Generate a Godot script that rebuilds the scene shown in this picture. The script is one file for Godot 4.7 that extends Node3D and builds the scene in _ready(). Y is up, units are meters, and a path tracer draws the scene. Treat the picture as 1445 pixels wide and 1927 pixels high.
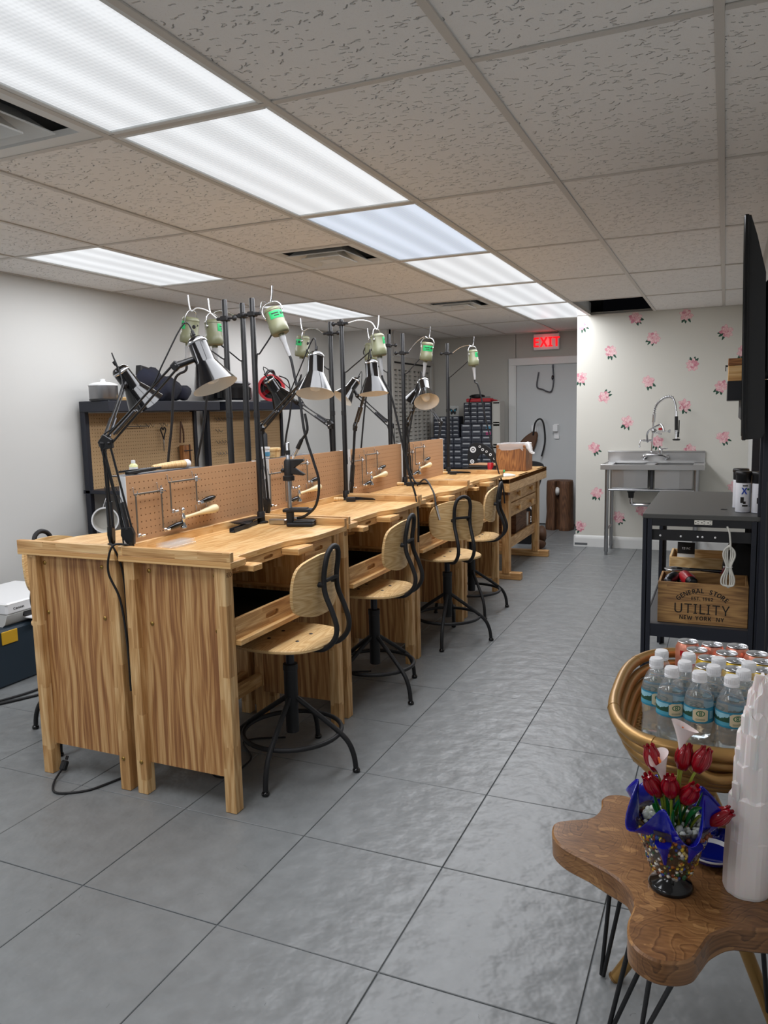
extends Node3D
# A jewellery workshop: two back-to-back rows of wooden benches under a suspended ceiling.
# World: y up, floor at 0, benches run away from the camera along -z.

const H := 2.3427
const FT2 := 0.6096
const FT4 := 1.2192

var M := {}
var used := {}
var rng := RandomNumberGenerator.new()


class MB:
	# collects triangles; UVs are metres, u along the grain axis g
	var v := PackedVector3Array()
	var n := PackedVector3Array()
	var t := PackedVector2Array()
	var g := 0
	var off := Vector2.ZERO
	var xf := Transform3D()

	func grain(axis: int, o := Vector2.ZERO) -> MB:
		g = axis
		off = o
		return self

	func at(x: Transform3D) -> MB:
		xf = x
		return self

	func uvp(p: Vector3, fn: Vector3) -> Vector2:
		var a := fn.abs()
		var d := 0 if a.x >= a.y and a.x >= a.z else (1 if a.y >= a.z else 2)
		if d == g:
			return Vector2(p[(g + 1) % 3] * 0.12, p[(g + 2) % 3]) + off
		return Vector2(p[g] + 0.5, p[3 - g - d]) + off

	func tri(a: Vector3, b: Vector3, c: Vector3, na: Vector3, nb: Vector3, nc: Vector3, uv: Variant = null) -> void:
		var f := (b - a).cross(c - a)
		if f.length_squared() < 1e-16:
			return
		var pts := [a, b, c]
		var ns := [na, nb, nc]
		var uvs: Array = uv if uv != null else [uvp(a, f), uvp(b, f), uvp(c, f)]
		if f.dot(na + nb + nc) > 0.0:
			pts = [a, c, b]
			ns = [na, nc, nb]
			uvs = [uvs[0], uvs[2], uvs[1]]
		for i in 3:
			v.append(xf * pts[i])
			n.append((xf.basis * ns[i]).normalized())
			t.append(uvs[i])

	func flat(a: Vector3, b: Vector3, c: Vector3, out: Vector3) -> void:
		var f := (b - a).cross(c - a).normalized()
		if f.dot(out) < 0.0:
			f = -f
		tri(a, b, c, f, f, f)

	func quad(a: Vector3, b: Vector3, c: Vector3, d: Vector3, out: Vector3) -> void:
		flat(a, b, c, out)
		flat(a, c, d, out)

	func box(c: Vector3, s: Vector3, b := 0.0, bs := Basis()) -> MB:
		var h := s * 0.5
		b = minf(b, minf(h.x, minf(h.y, h.z)) * 0.9)
		var keep := xf
		xf = xf * Transform3D(bs, c)
		for ax in 3:
			var u := (ax + 1) % 3
			var w := (ax + 2) % 3
			for sg in [-1.0, 1.0]:
				var q := []
				for k in [[-1, -1], [1, -1], [1, 1], [-1, 1]]:
					var p := Vector3()
					p[ax] = sg * h[ax]
					p[u] = k[0] * (h[u] - b)
					p[w] = k[1] * (h[w] - b)
					q.append(p)
				var o := Vector3()
				o[ax] = sg
				quad(q[0], q[1], q[2], q[3], o)
			if b > 0.0:
				for s1 in [-1.0, 1.0]:
					for s2 in [-1.0, 1.0]:
						var p1 := Vector3()
						p1[u] = s1 * h[u]
						p1[w] = s2 * (h[w] - b)
						p1[ax] = -(h[ax] - b)
						var p2 := p1
						p2[ax] = h[ax] - b
						var p3 := p2
						p3[u] = s1 * (h[u] - b)
						p3[w] = s2 * h[w]
						var p4 := p3
						p4[ax] = -(h[ax] - b)
						var o2 := Vector3()
						o2[u] = s1
						o2[w] = s2
						quad(p1, p2, p3, p4, o2)
		if b > 0.0:
			for sx in [-1.0, 1.0]:
				for sy in [-1.0, 1.0]:
					for sz in [-1.0, 1.0]:
						flat(Vector3(sx * h.x, sy * (h.y - b), sz * (h.z - b)), Vector3(sx * (h.x - b), sy * h.y, sz * (h.z - b)), Vector3(sx * (h.x - b), sy * (h.y - b), sz * h.z), Vector3(sx, sy, sz))
		xf = keep
		return self

	func m3(p: Vector2, hh: float, ax: int) -> Vector3:
		if ax == 0:
			return Vector3(hh, p.y, p.x)
		if ax == 1:
			return Vector3(p.x, hh, p.y)
		return Vector3(p.x, p.y, hh)

	# an outline pushed along axis ax from h0 to h1; vertex pairs flatter than 45 degrees are shaded round
	func prism(poly: PackedVector2Array, ax: int, h0: float, h1: float, b := 0.0) -> MB:
		var k := poly.size()
		var area := 0.0
		for i in k:
			area += poly[i].cross(poly[(i + 1) % k])
		if area < 0.0:
			poly.reverse()
		var en := []
		for i in k:
			var e := (poly[(i + 1) % k] - poly[i]).normalized()
			en.append(Vector2(e.y, -e.x))
		var vn := []
		for i in k:
			var a: Vector2 = en[(i + k - 1) % k]
			var c: Vector2 = en[i]
			var m := (a + c).normalized()
			vn.append([m, a.dot(c) > 0.7, m / maxf(m.dot(c), 0.4)])
		var inn := PackedVector2Array()
		for i in k:
			inn.append(poly[i] - vn[i][2] * b)
		var tr := Geometry2D.triangulate_polygon(inn)
		if tr.is_empty():
			inn = poly
			tr = Geometry2D.triangulate_polygon(inn)
		var up := m3(Vector2.ZERO, 1.0, ax)
		for i in range(0, tr.size(), 3):
			flat(m3(inn[tr[i]], h1, ax), m3(inn[tr[i + 1]], h1, ax), m3(inn[tr[i + 2]], h1, ax), up)
			flat(m3(inn[tr[i]], h0, ax), m3(inn[tr[i + 1]], h0, ax), m3(inn[tr[i + 2]], h0, ax), -up)
		for i in k:
			var j := (i + 1) % k
			var ni: Vector2 = vn[i][0] if vn[i][1] else en[i]
			var nj: Vector2 = vn[j][0] if vn[j][1] else en[i]
			var n0 := m3(ni, 0, ax)
			var n1 := m3(nj, 0, ax)
			var lo := h0 + b
			var hi := h1 - b
			tri(m3(poly[i], lo, ax), m3(poly[j], lo, ax), m3(poly[j], hi, ax), n0, n1, n1)
			tri(m3(poly[i], lo, ax), m3(poly[j], hi, ax), m3(poly[i], hi, ax), n0, n1, n0)
			if b > 0.0:
				var ou := m3(en[i], 0, ax)
				quad(m3(poly[i], hi, ax), m3(poly[j], hi, ax), m3(inn[j], h1, ax), m3(inn[i], h1, ax), ou + up)
				quad(m3(poly[i], lo, ax), m3(poly[j], lo, ax), m3(inn[j], h0, ax), m3(inn[i], h0, ax), ou - up)
		return self

	# profile of (radius, height) turned round y; wrap gives label UVs (u round, v up the profile)
	func lathe(pr: Array, seg := 24, wrap := false, a0 := 0.0, a1 := TAU) -> MB:
		var k := pr.size()
		var sn := []
		for i in k - 1:
			var d: Vector2 = pr[i + 1] - pr[i]
			sn.append(Vector2(d.y, -d.x).normalized())
		for i in k - 1:
			var s: Vector2 = sn[i]
			var na := s
			var nb := s
			if i > 0 and s.dot(sn[i - 1]) > 0.6:
				na = (s + sn[i - 1]).normalized()
			if i < k - 2 and s.dot(sn[i + 1]) > 0.6:
				nb = (s + sn[i + 1]).normalized()
			for j in seg:
				var t0 := a0 + (a1 - a0) * j / seg
				var t1 := a0 + (a1 - a0) * (j + 1) / seg
				var c0 := Vector3(cos(t0), 0, sin(t0))
				var c1 := Vector3(cos(t1), 0, sin(t1))
				var p: Vector2 = pr[i]
				var q: Vector2 = pr[i + 1]
				var A := c0 * p.x + Vector3.UP * p.y
				var B := c1 * p.x + Vector3.UP * p.y
				var C := c1 * q.x + Vector3.UP * q.y
				var D := c0 * q.x + Vector3.UP * q.y
				var nA := c0 * na.x + Vector3.UP * na.y
				var nB := c1 * na.x + Vector3.UP * na.y
				var nC := c1 * nb.x + Vector3.UP * nb.y
				var nD := c0 * nb.x + Vector3.UP * nb.y
				if wrap:
					var u0 := 1.0 - float(j) / seg
					var u1 := 1.0 - float(j + 1) / seg
					var v0 := 1.0 - float(i) / (k - 1)
					var v1 := 1.0 - float(i + 1) / (k - 1)
					tri(A, B, C, nA, nB, nC, [Vector2(u0, v0), Vector2(u1, v0), Vector2(u1, v1)])
					tri(A, C, D, nA, nC, nD, [Vector2(u0, v0), Vector2(u1, v1), Vector2(u0, v1)])
				else:
					tri(A, B, C, nA, nB, nC)
					tri(A, C, D, nA, nC, nD)
		return self

	# a round bar along points; r is one radius or one per point
	func tube(pts: Array, r: Variant, seg := 8, closed := false, flatten := 1.0) -> MB:
		var k := pts.size()
		var rings := []
		var nor := []
		var up := Vector3.UP
		for i in k:
			var d: Vector3
			if closed:
				d = pts[(i + 1) % k] - pts[(i + k - 1) % k]
			else:
				d = pts[mini(i + 1, k - 1)] - pts[maxi(i - 1, 0)]
			d = d.normalized()
			if i == 0:
				up = Vector3.RIGHT if absf(d.y) > 0.9 else Vector3.UP
			var s := d.cross(up).normalized()
			up = s.cross(d).normalized()
			var rr: float = r[i] if r is Array else r
			var a := []
			var b := []
			for j in seg:
				var t0 := TAU * j / seg
				var o := s * cos(t0) + up * sin(t0) * flatten
				a.append(pts[i] + o * rr)
				b.append((s * cos(t0) + up * sin(t0) / flatten).normalized())
			rings.append(a)
			nor.append(b)
		for i in (k if closed else k - 1):
			var i2 := (i + 1) % k
			for j in seg:
				var j2 := (j + 1) % seg
				tri(rings[i][j], rings[i][j2], rings[i2][j2], nor[i][j], nor[i][j2], nor[i2][j2])
				tri(rings[i][j], rings[i2][j2], rings[i2][j], nor[i][j], nor[i2][j2], nor[i2][j])
		if not closed:
			for e in [[0, 1], [k - 1, k - 2]]:
				var o: Vector3 = pts[e[0]] - pts[e[1]]
				for j in seg:
					flat(pts[e[0]], rings[e[0]][j], rings[e[0]][(j + 1) % seg], o)
		return self

	func ball(c: Vector3, r: Vector3, seg := 12, rings := 8) -> MB:
		var keep := xf
		xf = xf * Transform3D(Basis().scaled(r), c)
		var pr := []
		for i in rings + 1:
			var a := -PI / 2 + PI * i / rings
			pr.append(Vector2(maxf(cos(a), 0.0), sin(a)))
		lathe(pr, seg)
		xf = keep
		return self

	func mesh() -> ArrayMesh:
		var a := []
		a.resize(Mesh.ARRAY_MAX)
		a[Mesh.ARRAY_VERTEX] = v
		a[Mesh.ARRAY_NORMAL] = n
		a[Mesh.ARRAY_TEX_UV] = t
		var m := ArrayMesh.new()
		m.add_surface_from_arrays(Mesh.PRIMITIVE_TRIANGLES, a)
		return m


func mb(axis := 0, o := Vector2.ZERO) -> MB:
	return MB.new().grain(axis, o)


func V(x: float, y: float, z: float) -> Vector3:
	return Vector3(x, y, z)


func cr(pts: Array, sub := 6, closed := false) -> Array:
	# Catmull-Rom through the points
	var out := []
	var k := pts.size()
	for i in (k if closed else k - 1):
		var p0: Vector3 = pts[(i + k - 1) % k] if closed else pts[maxi(i - 1, 0)]
		var p1: Vector3 = pts[i]
		var p2: Vector3 = pts[(i + 1) % k]
		var p3: Vector3 = pts[(i + 2) % k] if closed else pts[mini(i + 2, k - 1)]
		for s in sub:
			out.append(p1.cubic_interpolate(p2, p0, p3, float(s) / sub))
	if not closed:
		out.append(pts[k - 1])
	return out


func cr2(pts: Array, sub := 6) -> PackedVector2Array:
	var q := []
	for p in pts:
		q.append(Vector3(p.x, 0, p.y))
	var out := PackedVector2Array()
	for p in cr(q, sub, true):
		out.append(Vector2(p.x, p.z))
	return out


func numbered(called: String) -> String:
	var k: int = used.get(called, -1) + 1
	used[called] = k
	return called if k == 0 else "%s_%03d" % [called, k]


func tag(o: Node3D, label: String, category: String, group := "", kind := "") -> Node3D:
	o.set_meta("label", label)
	o.set_meta("category", category)
	if group:
		o.set_meta("group", group)
	if kind:
		o.set_meta("kind", kind)
	return o


func thing(called: String, label: String, category: String, at := Vector3.ZERO, turn := 0.0, group := "") -> Node3D:
	var o := Node3D.new()
	o.name = numbered(called)
	add_child(o, true)
	o.position = at
	o.rotation.y = turn
	return tag(o, label, category, group)


func copy(src: Node3D, label: String, at: Vector3, turn := 0.0, group := "") -> Node3D:
	var o: Node3D = src.duplicate()
	var nm := String(src.name)
	if nm.length() > 4 and nm[-4] == "_" and nm.right(3).is_valid_int():
		nm = nm.left(-4)
	o.name = numbered(nm)
	add_child(o, true)
	o.position = at
	o.rotation = Vector3(0, turn, 0)
	o.set_meta("label", label)
	if group:
		o.set_meta("group", group)
	return o


func part(called: String, m: Variant, material: Material, parent: Node3D, at := Vector3.ZERO, rot := Vector3.ZERO) -> MeshInstance3D:
	var o := MeshInstance3D.new()
	o.name = called
	o.mesh = m.mesh() if m is MB else m
	o.material_override = material
	parent.add_child(o, true)
	o.position = at
	o.rotation = rot
	return o


func solo(called: String, m: Variant, material: Material, label: String, category: String, at := Vector3.ZERO, group := "") -> MeshInstance3D:
	var o := part(numbered(called), m, material, self, at)
	tag(o, label, category, group)
	return o


func structure(called: String, m: Variant, material: Material, at := Vector3.ZERO) -> MeshInstance3D:
	var o := part(numbered(called), m, material, self, at)
	o.set_meta("kind", "structure")
	return o


func frame_to(d: Vector3, about := Vector3.FORWARD) -> Basis:
	# a basis whose y axis points along d
	var y := d.normalized()
	var x := about.cross(y)
	if x.length() < 0.01:
		x = Vector3.RIGHT.cross(y)
	x = x.normalized()
	return Basis(x, y, x.cross(y))


func letters(txt: String, size: float, depth := 0.002, bold := false) -> TextMesh:
	var f := SystemFont.new()
	f.font_names = PackedStringArray(["Droid Sans"])
	if bold:
		f.font_weight = 700
	var m := TextMesh.new()
	m.text = txt
	m.font = f
	m.font_size = 48
	m.pixel_size = size / 48.0
	m.depth = depth
	m.curve_step = 2.0
	return m


# ---------------------------------------------------------------- materials

func mat(called: String, c: Variant, rough := 0.6, metal := 0.0) -> StandardMaterial3D:
	var m := StandardMaterial3D.new()
	m.resource_name = called
	m.albedo_color = Color(c)
	m.roughness = rough
	m.metallic = metal
	M[called] = m
	return m


func noise(sd: int, freq: float, oct := 3) -> FastNoiseLite:
	var f := FastNoiseLite.new()
	f.noise_type = FastNoiseLite.TYPE_SIMPLEX_SMOOTH
	f.seed = sd
	f.frequency = freq
	f.fractal_octaves = oct
	return f


func hash1(a: float, b := 0.0) -> float:
	var s := sin(a * 127.1 + b * 311.7) * 43758.5453
	return s - floorf(s)


func tex_from(bytes: PackedByteArray, w: int, h: int) -> ImageTexture:
	return ImageTexture.create_from_image(Image.create_from_data(w, h, false, Image.FORMAT_RGB8, bytes))


# wood that runs along u; the picture covers 1 m x 0.5 m. strip > 0: glued strips of that width, jointed every seg metres
func wood(called: String, dark: String, mid: String, light: String, sd: int, rough: float, ringf := 0.16, warp := 9.0, strip := 0.0, seg := 0.3, vary := 0.35, band := 0.0) -> StandardMaterial3D:
	var n1 := noise(sd, 1.0, 2)
	var n2 := noise(sd + 7, 1.0, 1)
	var cd := Color(dark)
	var cm := Color(mid)
	var cl := Color(light)
	var w := 512
	var h := 512
	var by := PackedByteArray()
	by.resize(w * h * 3)
	var k := 0
	for y in h:
		var vv := y * 500.0 / h
		var st := floorf(vv / (strip * 1000.0)) if strip > 0.0 else 0.0
		for x in w:
			var uu := x * 1000.0 / w
			var tone := 0.0
			var o := 0.0
			if strip > 0.0:
				var sg := floorf(uu / (seg * 1000.0) + hash1(st, sd) * 3.0)
				tone = (hash1(st + 3.0, sg + sd) - 0.5) * vary
				o = hash1(st, sg) * 300.0
			var ring := 0.5 + 0.5 * sin((vv + o) * ringf + warp * n2.get_noise_2d(uu * 0.0016 + o, (vv + o) * 0.011))
			var fine := n1.get_noise_2d(uu * (0.006 if band < 0.5 else 0.0025) + o, (vv + o) * (0.4 if band < 0.5 else 0.28))
			var q := 0.5 + (0.42 if band < 0.5 else 0.18) * (ring - 0.5) + (0.5 if band < 0.5 else 0.38) * fine + tone
			if band > 0.0:
				q += band * n2.get_noise_2d(uu * 0.0011 + 40.0, vv * 0.034 + 0.5 * n2.get_noise_2d(uu * 0.003, vv * 0.01)) + 0.4 * band * n2.get_noise_2d(uu * 0.002 + 90.0, vv * 0.11)
			q = clampf(q, 0.0, 1.0)
			var c := cd.lerp(cm, q * 2.0) if q < 0.5 else cm.lerp(cl, q * 2.0 - 1.0)
			by[k] = int(c.r * 255.0)
			by[k + 1] = int(c.g * 255.0)
			by[k + 2] = int(c.b * 255.0)
			k += 3
	var m := mat(called, "ffffff", rough)
	m.albedo_texture = tex_from(by, w, h)
	m.uv1_scale = V(1, 2, 1)
	return m


func lumpy_normal(sd: int, freq: float, oct: int, strength: float, size := 512) -> ImageTexture:
	var im := noise(sd, freq, oct).get_seamless_image(size, size)
	im.convert(Image.FORMAT_RGBA8)
	im.bump_map_to_normal_map(strength)
	return ImageTexture.create_from_image(im)


func materials() -> void:
	mat("wall_white", "cacac7", 0.75)
	mat("wall_grey", "bab8b1", 0.75)
	mat("door_grey", "c3c6c7", 0.55)
	mat("trim_white", "dcdddb", 0.5)
	mat("tbar", "c9c4bd", 0.5)
	mat("plenum_grey", "77767a", 0.85)
	mat("duct_metal", "9a9b9d", 0.5, 0.6)
	mat("cooker_steel", "8d8d8f", 0.3, 1.0)
	mat("black_steel", "17181c", 0.42)
	mat("black_gloss", "0c0c0e", 0.12)
	mat("black_matte", "111114", 0.6)
	mat("black_plastic", "141416", 0.4)
	mat("navy_steel", "141824", 0.45)
	mat("screen_glass", "08080a", 0.08)
	mat("chrome", "d8d9dc", 0.12, 1.0)
	mat("steel", "a9aaac", 0.3, 1.0)
	mat("brushed_steel", "c6c6c6", 0.3, 1.0)
	mat("dark_steel", "55565a", 0.4, 1.0)
	mat("saw_steel", "85817b", 0.38, 0.9)
	mat("brass", "a98a4e", 0.3, 1.0)
	mat("gold_paint", "a8834d", 0.36, 0.55)
	mat("gold_dark", "7c5f38", 0.5, 0.3)
	mat("white_plastic", "e6e7e8", 0.35)
	mat("white_matte", "dcdcd8", 0.7)
	mat("lamp_inner", "e9e2d6", 0.5)
	mat("bulb_white", "f1eee6", 0.3)
	mat("cord_grey", "c9c7be", 0.5)
	mat("red_plastic", "b3202a", 0.35)
	mat("red_dark", "7d1622", 0.4)
	mat("sage_metal", "737459", 0.42)
	mat("green_label", "1fae62", 0.6)
	mat("label_ink", "1b3527", 0.7)
	mat("grey_boot", "a9a9aa", 0.5)
	mat("white_handle", "ead9b0", 0.45)
	mat("paper", "e4e4e0", 0.8)
	mat("ink_black", "17120e", 0.8)
	mat("ink_white", "e8e8e8", 0.7)
	mat("cloth_navy", "171a2a", 0.9)
	mat("leather_brown", "5a3d28", 0.6)
	mat("foam_yellow", "c79a1a", 0.7)
	mat("case_teal", "1c2c38", 0.6)
	mat("label_blue", "2f8fae", 0.5)
	mat("pegwall", "b3946c", 0.65)
	mat("pegboard", "b38b66", 0.65)
	mat("drawer_grey", "4a4e58", 0.3)
	mat("cab_navy", "1e222e", 0.5)
	mat("pink_card", "c8327c", 0.6)
	mat("blue_card", "4f8fb0", 0.6)
	mat("olive_card", "6c7a2c", 0.6)
	mat("printer_grey", "c9c9c6", 0.5)
	mat("tulip_red", "8c0a1a", 0.12)
	mat("calla_white", "efe0dd", 0.2)
	mat("calla_orange", "d8691e", 0.3)
	mat("leaf_green", "1c6b32", 0.15)
	mat("stem_green", "9aa83c", 0.15)
	mat("frit_white", "dfe4dc", 0.25)
	mat("can_coral", "d88f79", 0.3, 0.6)
	mat("can_yellow", "d6b53c", 0.3, 0.6)
	mat("can_lid", "c9cacc", 0.28, 1.0)
	mat("cap_white", "eeeef0", 0.35)
	mat("leaf_print", "1f7a44", 0.6)
	mat("label_cream", "d9ccab", 0.6)
	mat("label_green", "2a6b46", 0.6)
	mat("spray_white", "d9dadf", 0.35)
	mat("spray_blue", "2a48a8", 0.5)
	mat("spray_silver", "a7aab2", 0.4)
	mat("label_grey", "b4b8bc", 0.4)
	mat("bolt_white", "e2e2e2", 0.4)
	var cob := mat("cobalt_glass", Color(0.03, 0.06, 0.6, 0.82), 0.05)
	cob.transparency = BaseMaterial3D.TRANSPARENCY_ALPHA
	var clr := mat("clear_plastic", Color(0.93, 0.96, 0.98, 0.1), 0.05)
	clr.transparency = BaseMaterial3D.TRANSPARENCY_ALPHA
	var wat := mat("water", Color(0.97, 0.99, 1.0, 0.03), 0.02)
	wat.transparency = BaseMaterial3D.TRANSPARENCY_ALPHA
	wat.refraction_enabled = true
	wat.refraction_scale = 0.033
	var bag := mat("clear_bag", Color(0.95, 0.95, 0.95, 0.35), 0.2)
	bag.transparency = BaseMaterial3D.TRANSPARENCY_ALPHA
	var vg := mat("vase_glass", Color(0.3, 0.25, 0.2, 0.6), 0.08)
	vg.transparency = BaseMaterial3D.TRANSPARENCY_ALPHA
	var sel := mat("selenite", "ece4e2", 0.45)
	sel.subsurf_scatter_enabled = true
	sel.subsurf_scatter_strength = 0.3
	wood("bench_top", "bf8c53", "dbae72", "eac792", 11, 0.36, 0.1, 10.0, 0.062, 0.42, 0.3, 0.2)
	wood("bench_frame", "a97c4a", "cc9f68", "e2c08d", 23, 0.5, 0.11, 8.0, 0.03, 0.26, 0.6, 0.2)
	wood("end_panel", "8d5d36", "b58450", "d1a772", 35, 0.5, 0.05, 14.0, 0.0, 0.3, 0.0, 0.7)
	wood("ply_pine", "bd905a", "ddb880", "ecd09e", 47, 0.42, 0.1, 22.0)
	wood("oak_crate", "6d4c2e", "9a7346", "b88f58", 59, 0.6, 0.2, 12.0, 0.09, 2.0, 0.35)
	wood("walnut_slab", "4d3320", "7d573a", "a37a52", 61, 0.32, 0.09, 30.0)
	wood("teak_box", "5b351e", "8c592f", "b07a46", 73, 0.5, 0.12, 16.0, 0.075, 0.4, 0.5)
	wood("stump_wood", "3e2717", "60402a", "7d573a", 85, 0.7, 0.1, 14.0)
	# painted floor: lumpy tiles rolled over with grey paint
	var fl := mat("floor_paint", "888b8c", 0.38)
	fl.uv1_triplanar = true
	fl.uv1_world_triplanar = true
	fl.uv1_scale = V(0.8, 0.8, 0.8)
	fl.normal_enabled = true
	fl.normal_texture = lumpy_normal(5, 0.018, 4, 5.0)
	fl.normal_scale = 0.32
	fl.albedo_texture = floor_wear()
	mat("floor_joint", "5d6164", 0.7)
	ceiling_board()


func floor_wear() -> ImageTexture:
	# scuffs, paint flecks and faint roller patches
	var im := noise(91, 0.012, 5).get_seamless_image(1024, 1024)
	im.convert(Image.FORMAT_RGB8)
	var d := im.get_data()
	for i in d.size():
		d[i] = 228 + int((d[i] - 128) * 0.1)
	im = Image.create_from_data(1024, 1024, false, Image.FORMAT_RGB8, d)
	rng.seed = 4
	for i in 60:
		var p := Vector2(rng.randf() * 1000, rng.randf() * 1000)
		var q := p
		var dir := Vector2.from_angle(rng.randf() * TAU)
		var c := Color(0.62, 0.63, 0.64) if rng.randf() < 0.5 else Color(0.98, 0.98, 0.98)
		for s in rng.randi_range(2, 16):
			im.set_pixel(int(q.x) & 1023, int(q.y) & 1023, c)
			dir = dir.rotated(rng.randf_range(-0.3, 0.3))
			q += dir
	return ImageTexture.create_from_image(im)


func ceiling_board() -> void:
	# fissured mineral board: one colour with a fine fleck, the pits are relief only
	var w := 512
	var hgt := Image.create(w, w, false, Image.FORMAT_RGB8)
	hgt.fill(Color(1, 1, 1))
	var col := Image.create(w, w, false, Image.FORMAT_RGB8)
	col.fill(Color(0.93, 0.922, 0.91))
	rng.seed = 77
	for i in 14000:
		var x := rng.randi() % w
		var y := rng.randi() % w
		var g := 0.87 + rng.randf() * 0.06
		col.set_pixel(x, y, Color(g, g * 0.98, g * 0.96))
	for i in 620:
		var p := Vector2(rng.randf() * w, rng.randf() * w)
		var dir := Vector2(1, 0).rotated(rng.randf_range(-0.45, 0.45))
		var ln := rng.randi_range(1, 17)
		for s in ln:
			var x := int(p.x) & 511
			var y := int(p.y) & 511
			for q in [Vector2i(x, y), Vector2i(x, (y + 1) & 511)]:
				hgt.set_pixel(q.x, q.y, Color(0, 0, 0))
			dir = dir.rotated(rng.randf_range(-0.35, 0.35))
			p += dir
	var m := mat("ceiling_board", "ffffff", 0.9)
	m.albedo_texture = ImageTexture.create_from_image(col)
	m.uv1_triplanar = true
	m.uv1_world_triplanar = true
	m.uv1_scale = V(1.35, 1.35, 1.35)
	hgt.convert(Image.FORMAT_RGBA8)
	hgt.bump_map_to_normal_map(9.0)
	m.normal_enabled = true
	m.normal_texture = ImageTexture.create_from_image(hgt)
	m.normal_scale = 1.6


func _ready() -> void:
	var cam := Camera3D.new()
	cam.name = "camera"
	add_child(cam)
	cam.position = V(1.2606, 1.43, 2.0911)
	cam.rotation = V(-0.128415, 0.415072, -0.0225195)
	cam.fov = rad_to_deg(2.0 * atan(963.5 / 1455.5))
	cam.near = 0.02
	var we := WorldEnvironment.new()
	we.name = "world_environment"
	var env := Environment.new()
	env.background_mode = Environment.BG_COLOR
	env.background_color = Color(0.02, 0.02, 0.025)
	env.tonemap_mode = Environment.TONE_MAPPER_LINEAR
	env.tonemap_exposure = 1.0
	env.sdfgi_enabled = true
	env.ssao_enabled = true
	env.ssil_enabled = true
	we.environment = env
	add_child(we)
	materials()
	build_lights()
	build_room()
	build_far_end()
	build_left_wall()
	build_benches()
	build_bench_things()
	build_stands()
	build_lamps()
	build_chairs()
	build_sink()
	build_right_wall()
	build_tray()
	build_slab_table()


# ---------------------------------------------------------------- ceiling lights

const LIT_ENERGY := 1.85

func build_lights() -> void:
	# [column, row, label]; a column is two feet wide (x), a row four feet long (-z)
	var rows := [
		[-1, -1, "prismatic ceiling light panel nearest the camera, cut off by the top left of the frame"],
		[-1, 0, "second prismatic ceiling light panel of the long run, counted from the camera"],
		[-1, 1, "third prismatic ceiling light panel of the long run, the bluish one"],
		[-1, 2, "fourth prismatic ceiling light panel of the long run"],
		[-1, 3, "fifth prismatic ceiling light panel of the long run, next to the last"],
		[-1, 4, "last prismatic ceiling light panel of the long run, beside the open ceiling hole"],
		[-4, 1, "separate ceiling light panel at the left, above the near wall shelf"],
		[-4, 3, "separate ceiling light panel at the left, behind the green motors"],
		[-1, -3, "unseen extra ceiling light panel behind the camera over the aisle"],  # unseen extra panels from here on, continuing the rows to add brightness
		[-4, -1, "unseen extra ceiling light panel behind the camera by the left wall"],
		[-4, -3, "unseen extra ceiling light panel far behind the camera by the left wall"],
	]
	var glow := mat("lamp_diffuser", "8c8c8c", 0.4)
	glow.emission_enabled = true
	glow.emission = Color("f5f8fb")
	glow.emission_energy_multiplier = 0.9
	glow.emission_texture = tube_glow()
	glow.emission_operator = BaseMaterial3D.EMISSION_OP_MULTIPLY
	var glow2: StandardMaterial3D = glow.duplicate()
	glow2.resource_name = "lamp_diffuser_blue"
	glow2.emission = Color("dfebfc")
	for r in rows:
		var c := V((r[0] + 0.5) * FT2, H, -(r[1] + 0.5) * FT4)
		var t := thing("ceiling_light", r[2], "ceiling light", c, 0.0, "fluorescent ceiling panels")
		var m := mb()
		for s in [-1, 1]:
			m.box(V(s * 0.287, 0.004, 0), V(0.022, 0.012, 1.19), 0.002)
			m.box(V(0, 0.004, s * 0.592), V(0.55, 0.012, 0.022), 0.002)
		part("frame", m, M.trim_white, t)
		var d := mb()
		d.quad(V(-0.277, 0.005, -0.583), V(0.277, 0.005, -0.583), V(0.277, 0.005, 0.583), V(-0.277, 0.005, 0.583), Vector3.DOWN)
		for i in d.v.size():
			d.t[i] = Vector2(d.v[i].x / 0.554 + 0.5, d.v[i].z / 1.166 + 0.5)
		part("diffuser", d, glow2 if r[1] == 1 and r[0] == -1 else glow, t)
		var hs := mb()
		for s in [-1, 1]:
			hs.box(V(s * 0.29, 0.065, 0), V(0.01, 0.11, 1.19))
			hs.box(V(0, 0.065, s * 0.59), V(0.57, 0.11, 0.01))
		hs.box(V(0, 0.125, 0), V(0.59, 0.01, 1.19))
		part("housing", hs, M.trim_white, t)
		var l := AreaLight3D.new()
		l.name = "area_light"
		t.add_child(l)
		l.position = V(0, -0.004, 0)
		l.rotation = V(-PI / 2, 0, 0)
		l.area_size = Vector2(0.55, 1.16)
		l.light_energy = LIT_ENERGY
		l.light_color = Color("f4f6fb")
		l.area_range = 14.0
		l.area_attenuation = 2.0
		l.shadow_enabled = true


func tube_glow() -> ImageTexture:
	# four tubes behind a ribbed acrylic lens
	var w := 256
	var h := 512
	var by := PackedByteArray()
	by.resize(w * h * 3)
	var k := 0
	for y in h:
		for x in w:
			var u := (x + 0.5) / w
			var g := 0.0
			for c in [[0.1, 0.07, 0.8], [0.36, 0.085, 1.0], [0.66, 0.075, 0.9], [0.93, 0.07, 1.1]]:
				g += c[2] * exp(-pow((u - c[0]) / c[1], 2.0))
			var rib := 0.02 * sin(x * 0.9) + 0.02 * sin(y * 0.8)
			var q := clampf(0.88 + 0.12 * g + rib, 0.0, 1.0)
			by[k] = int(q * 253.0)
			by[k + 1] = int(q * 254.0)
			by[k + 2] = int(q * 255.0)
			k += 3
	return tex_from(by, w, h)


# ---------------------------------------------------------------- room

const X0 := -2.88
const X1 := 1.47
const ZF := 4.4
const ZB := -7.45

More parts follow.
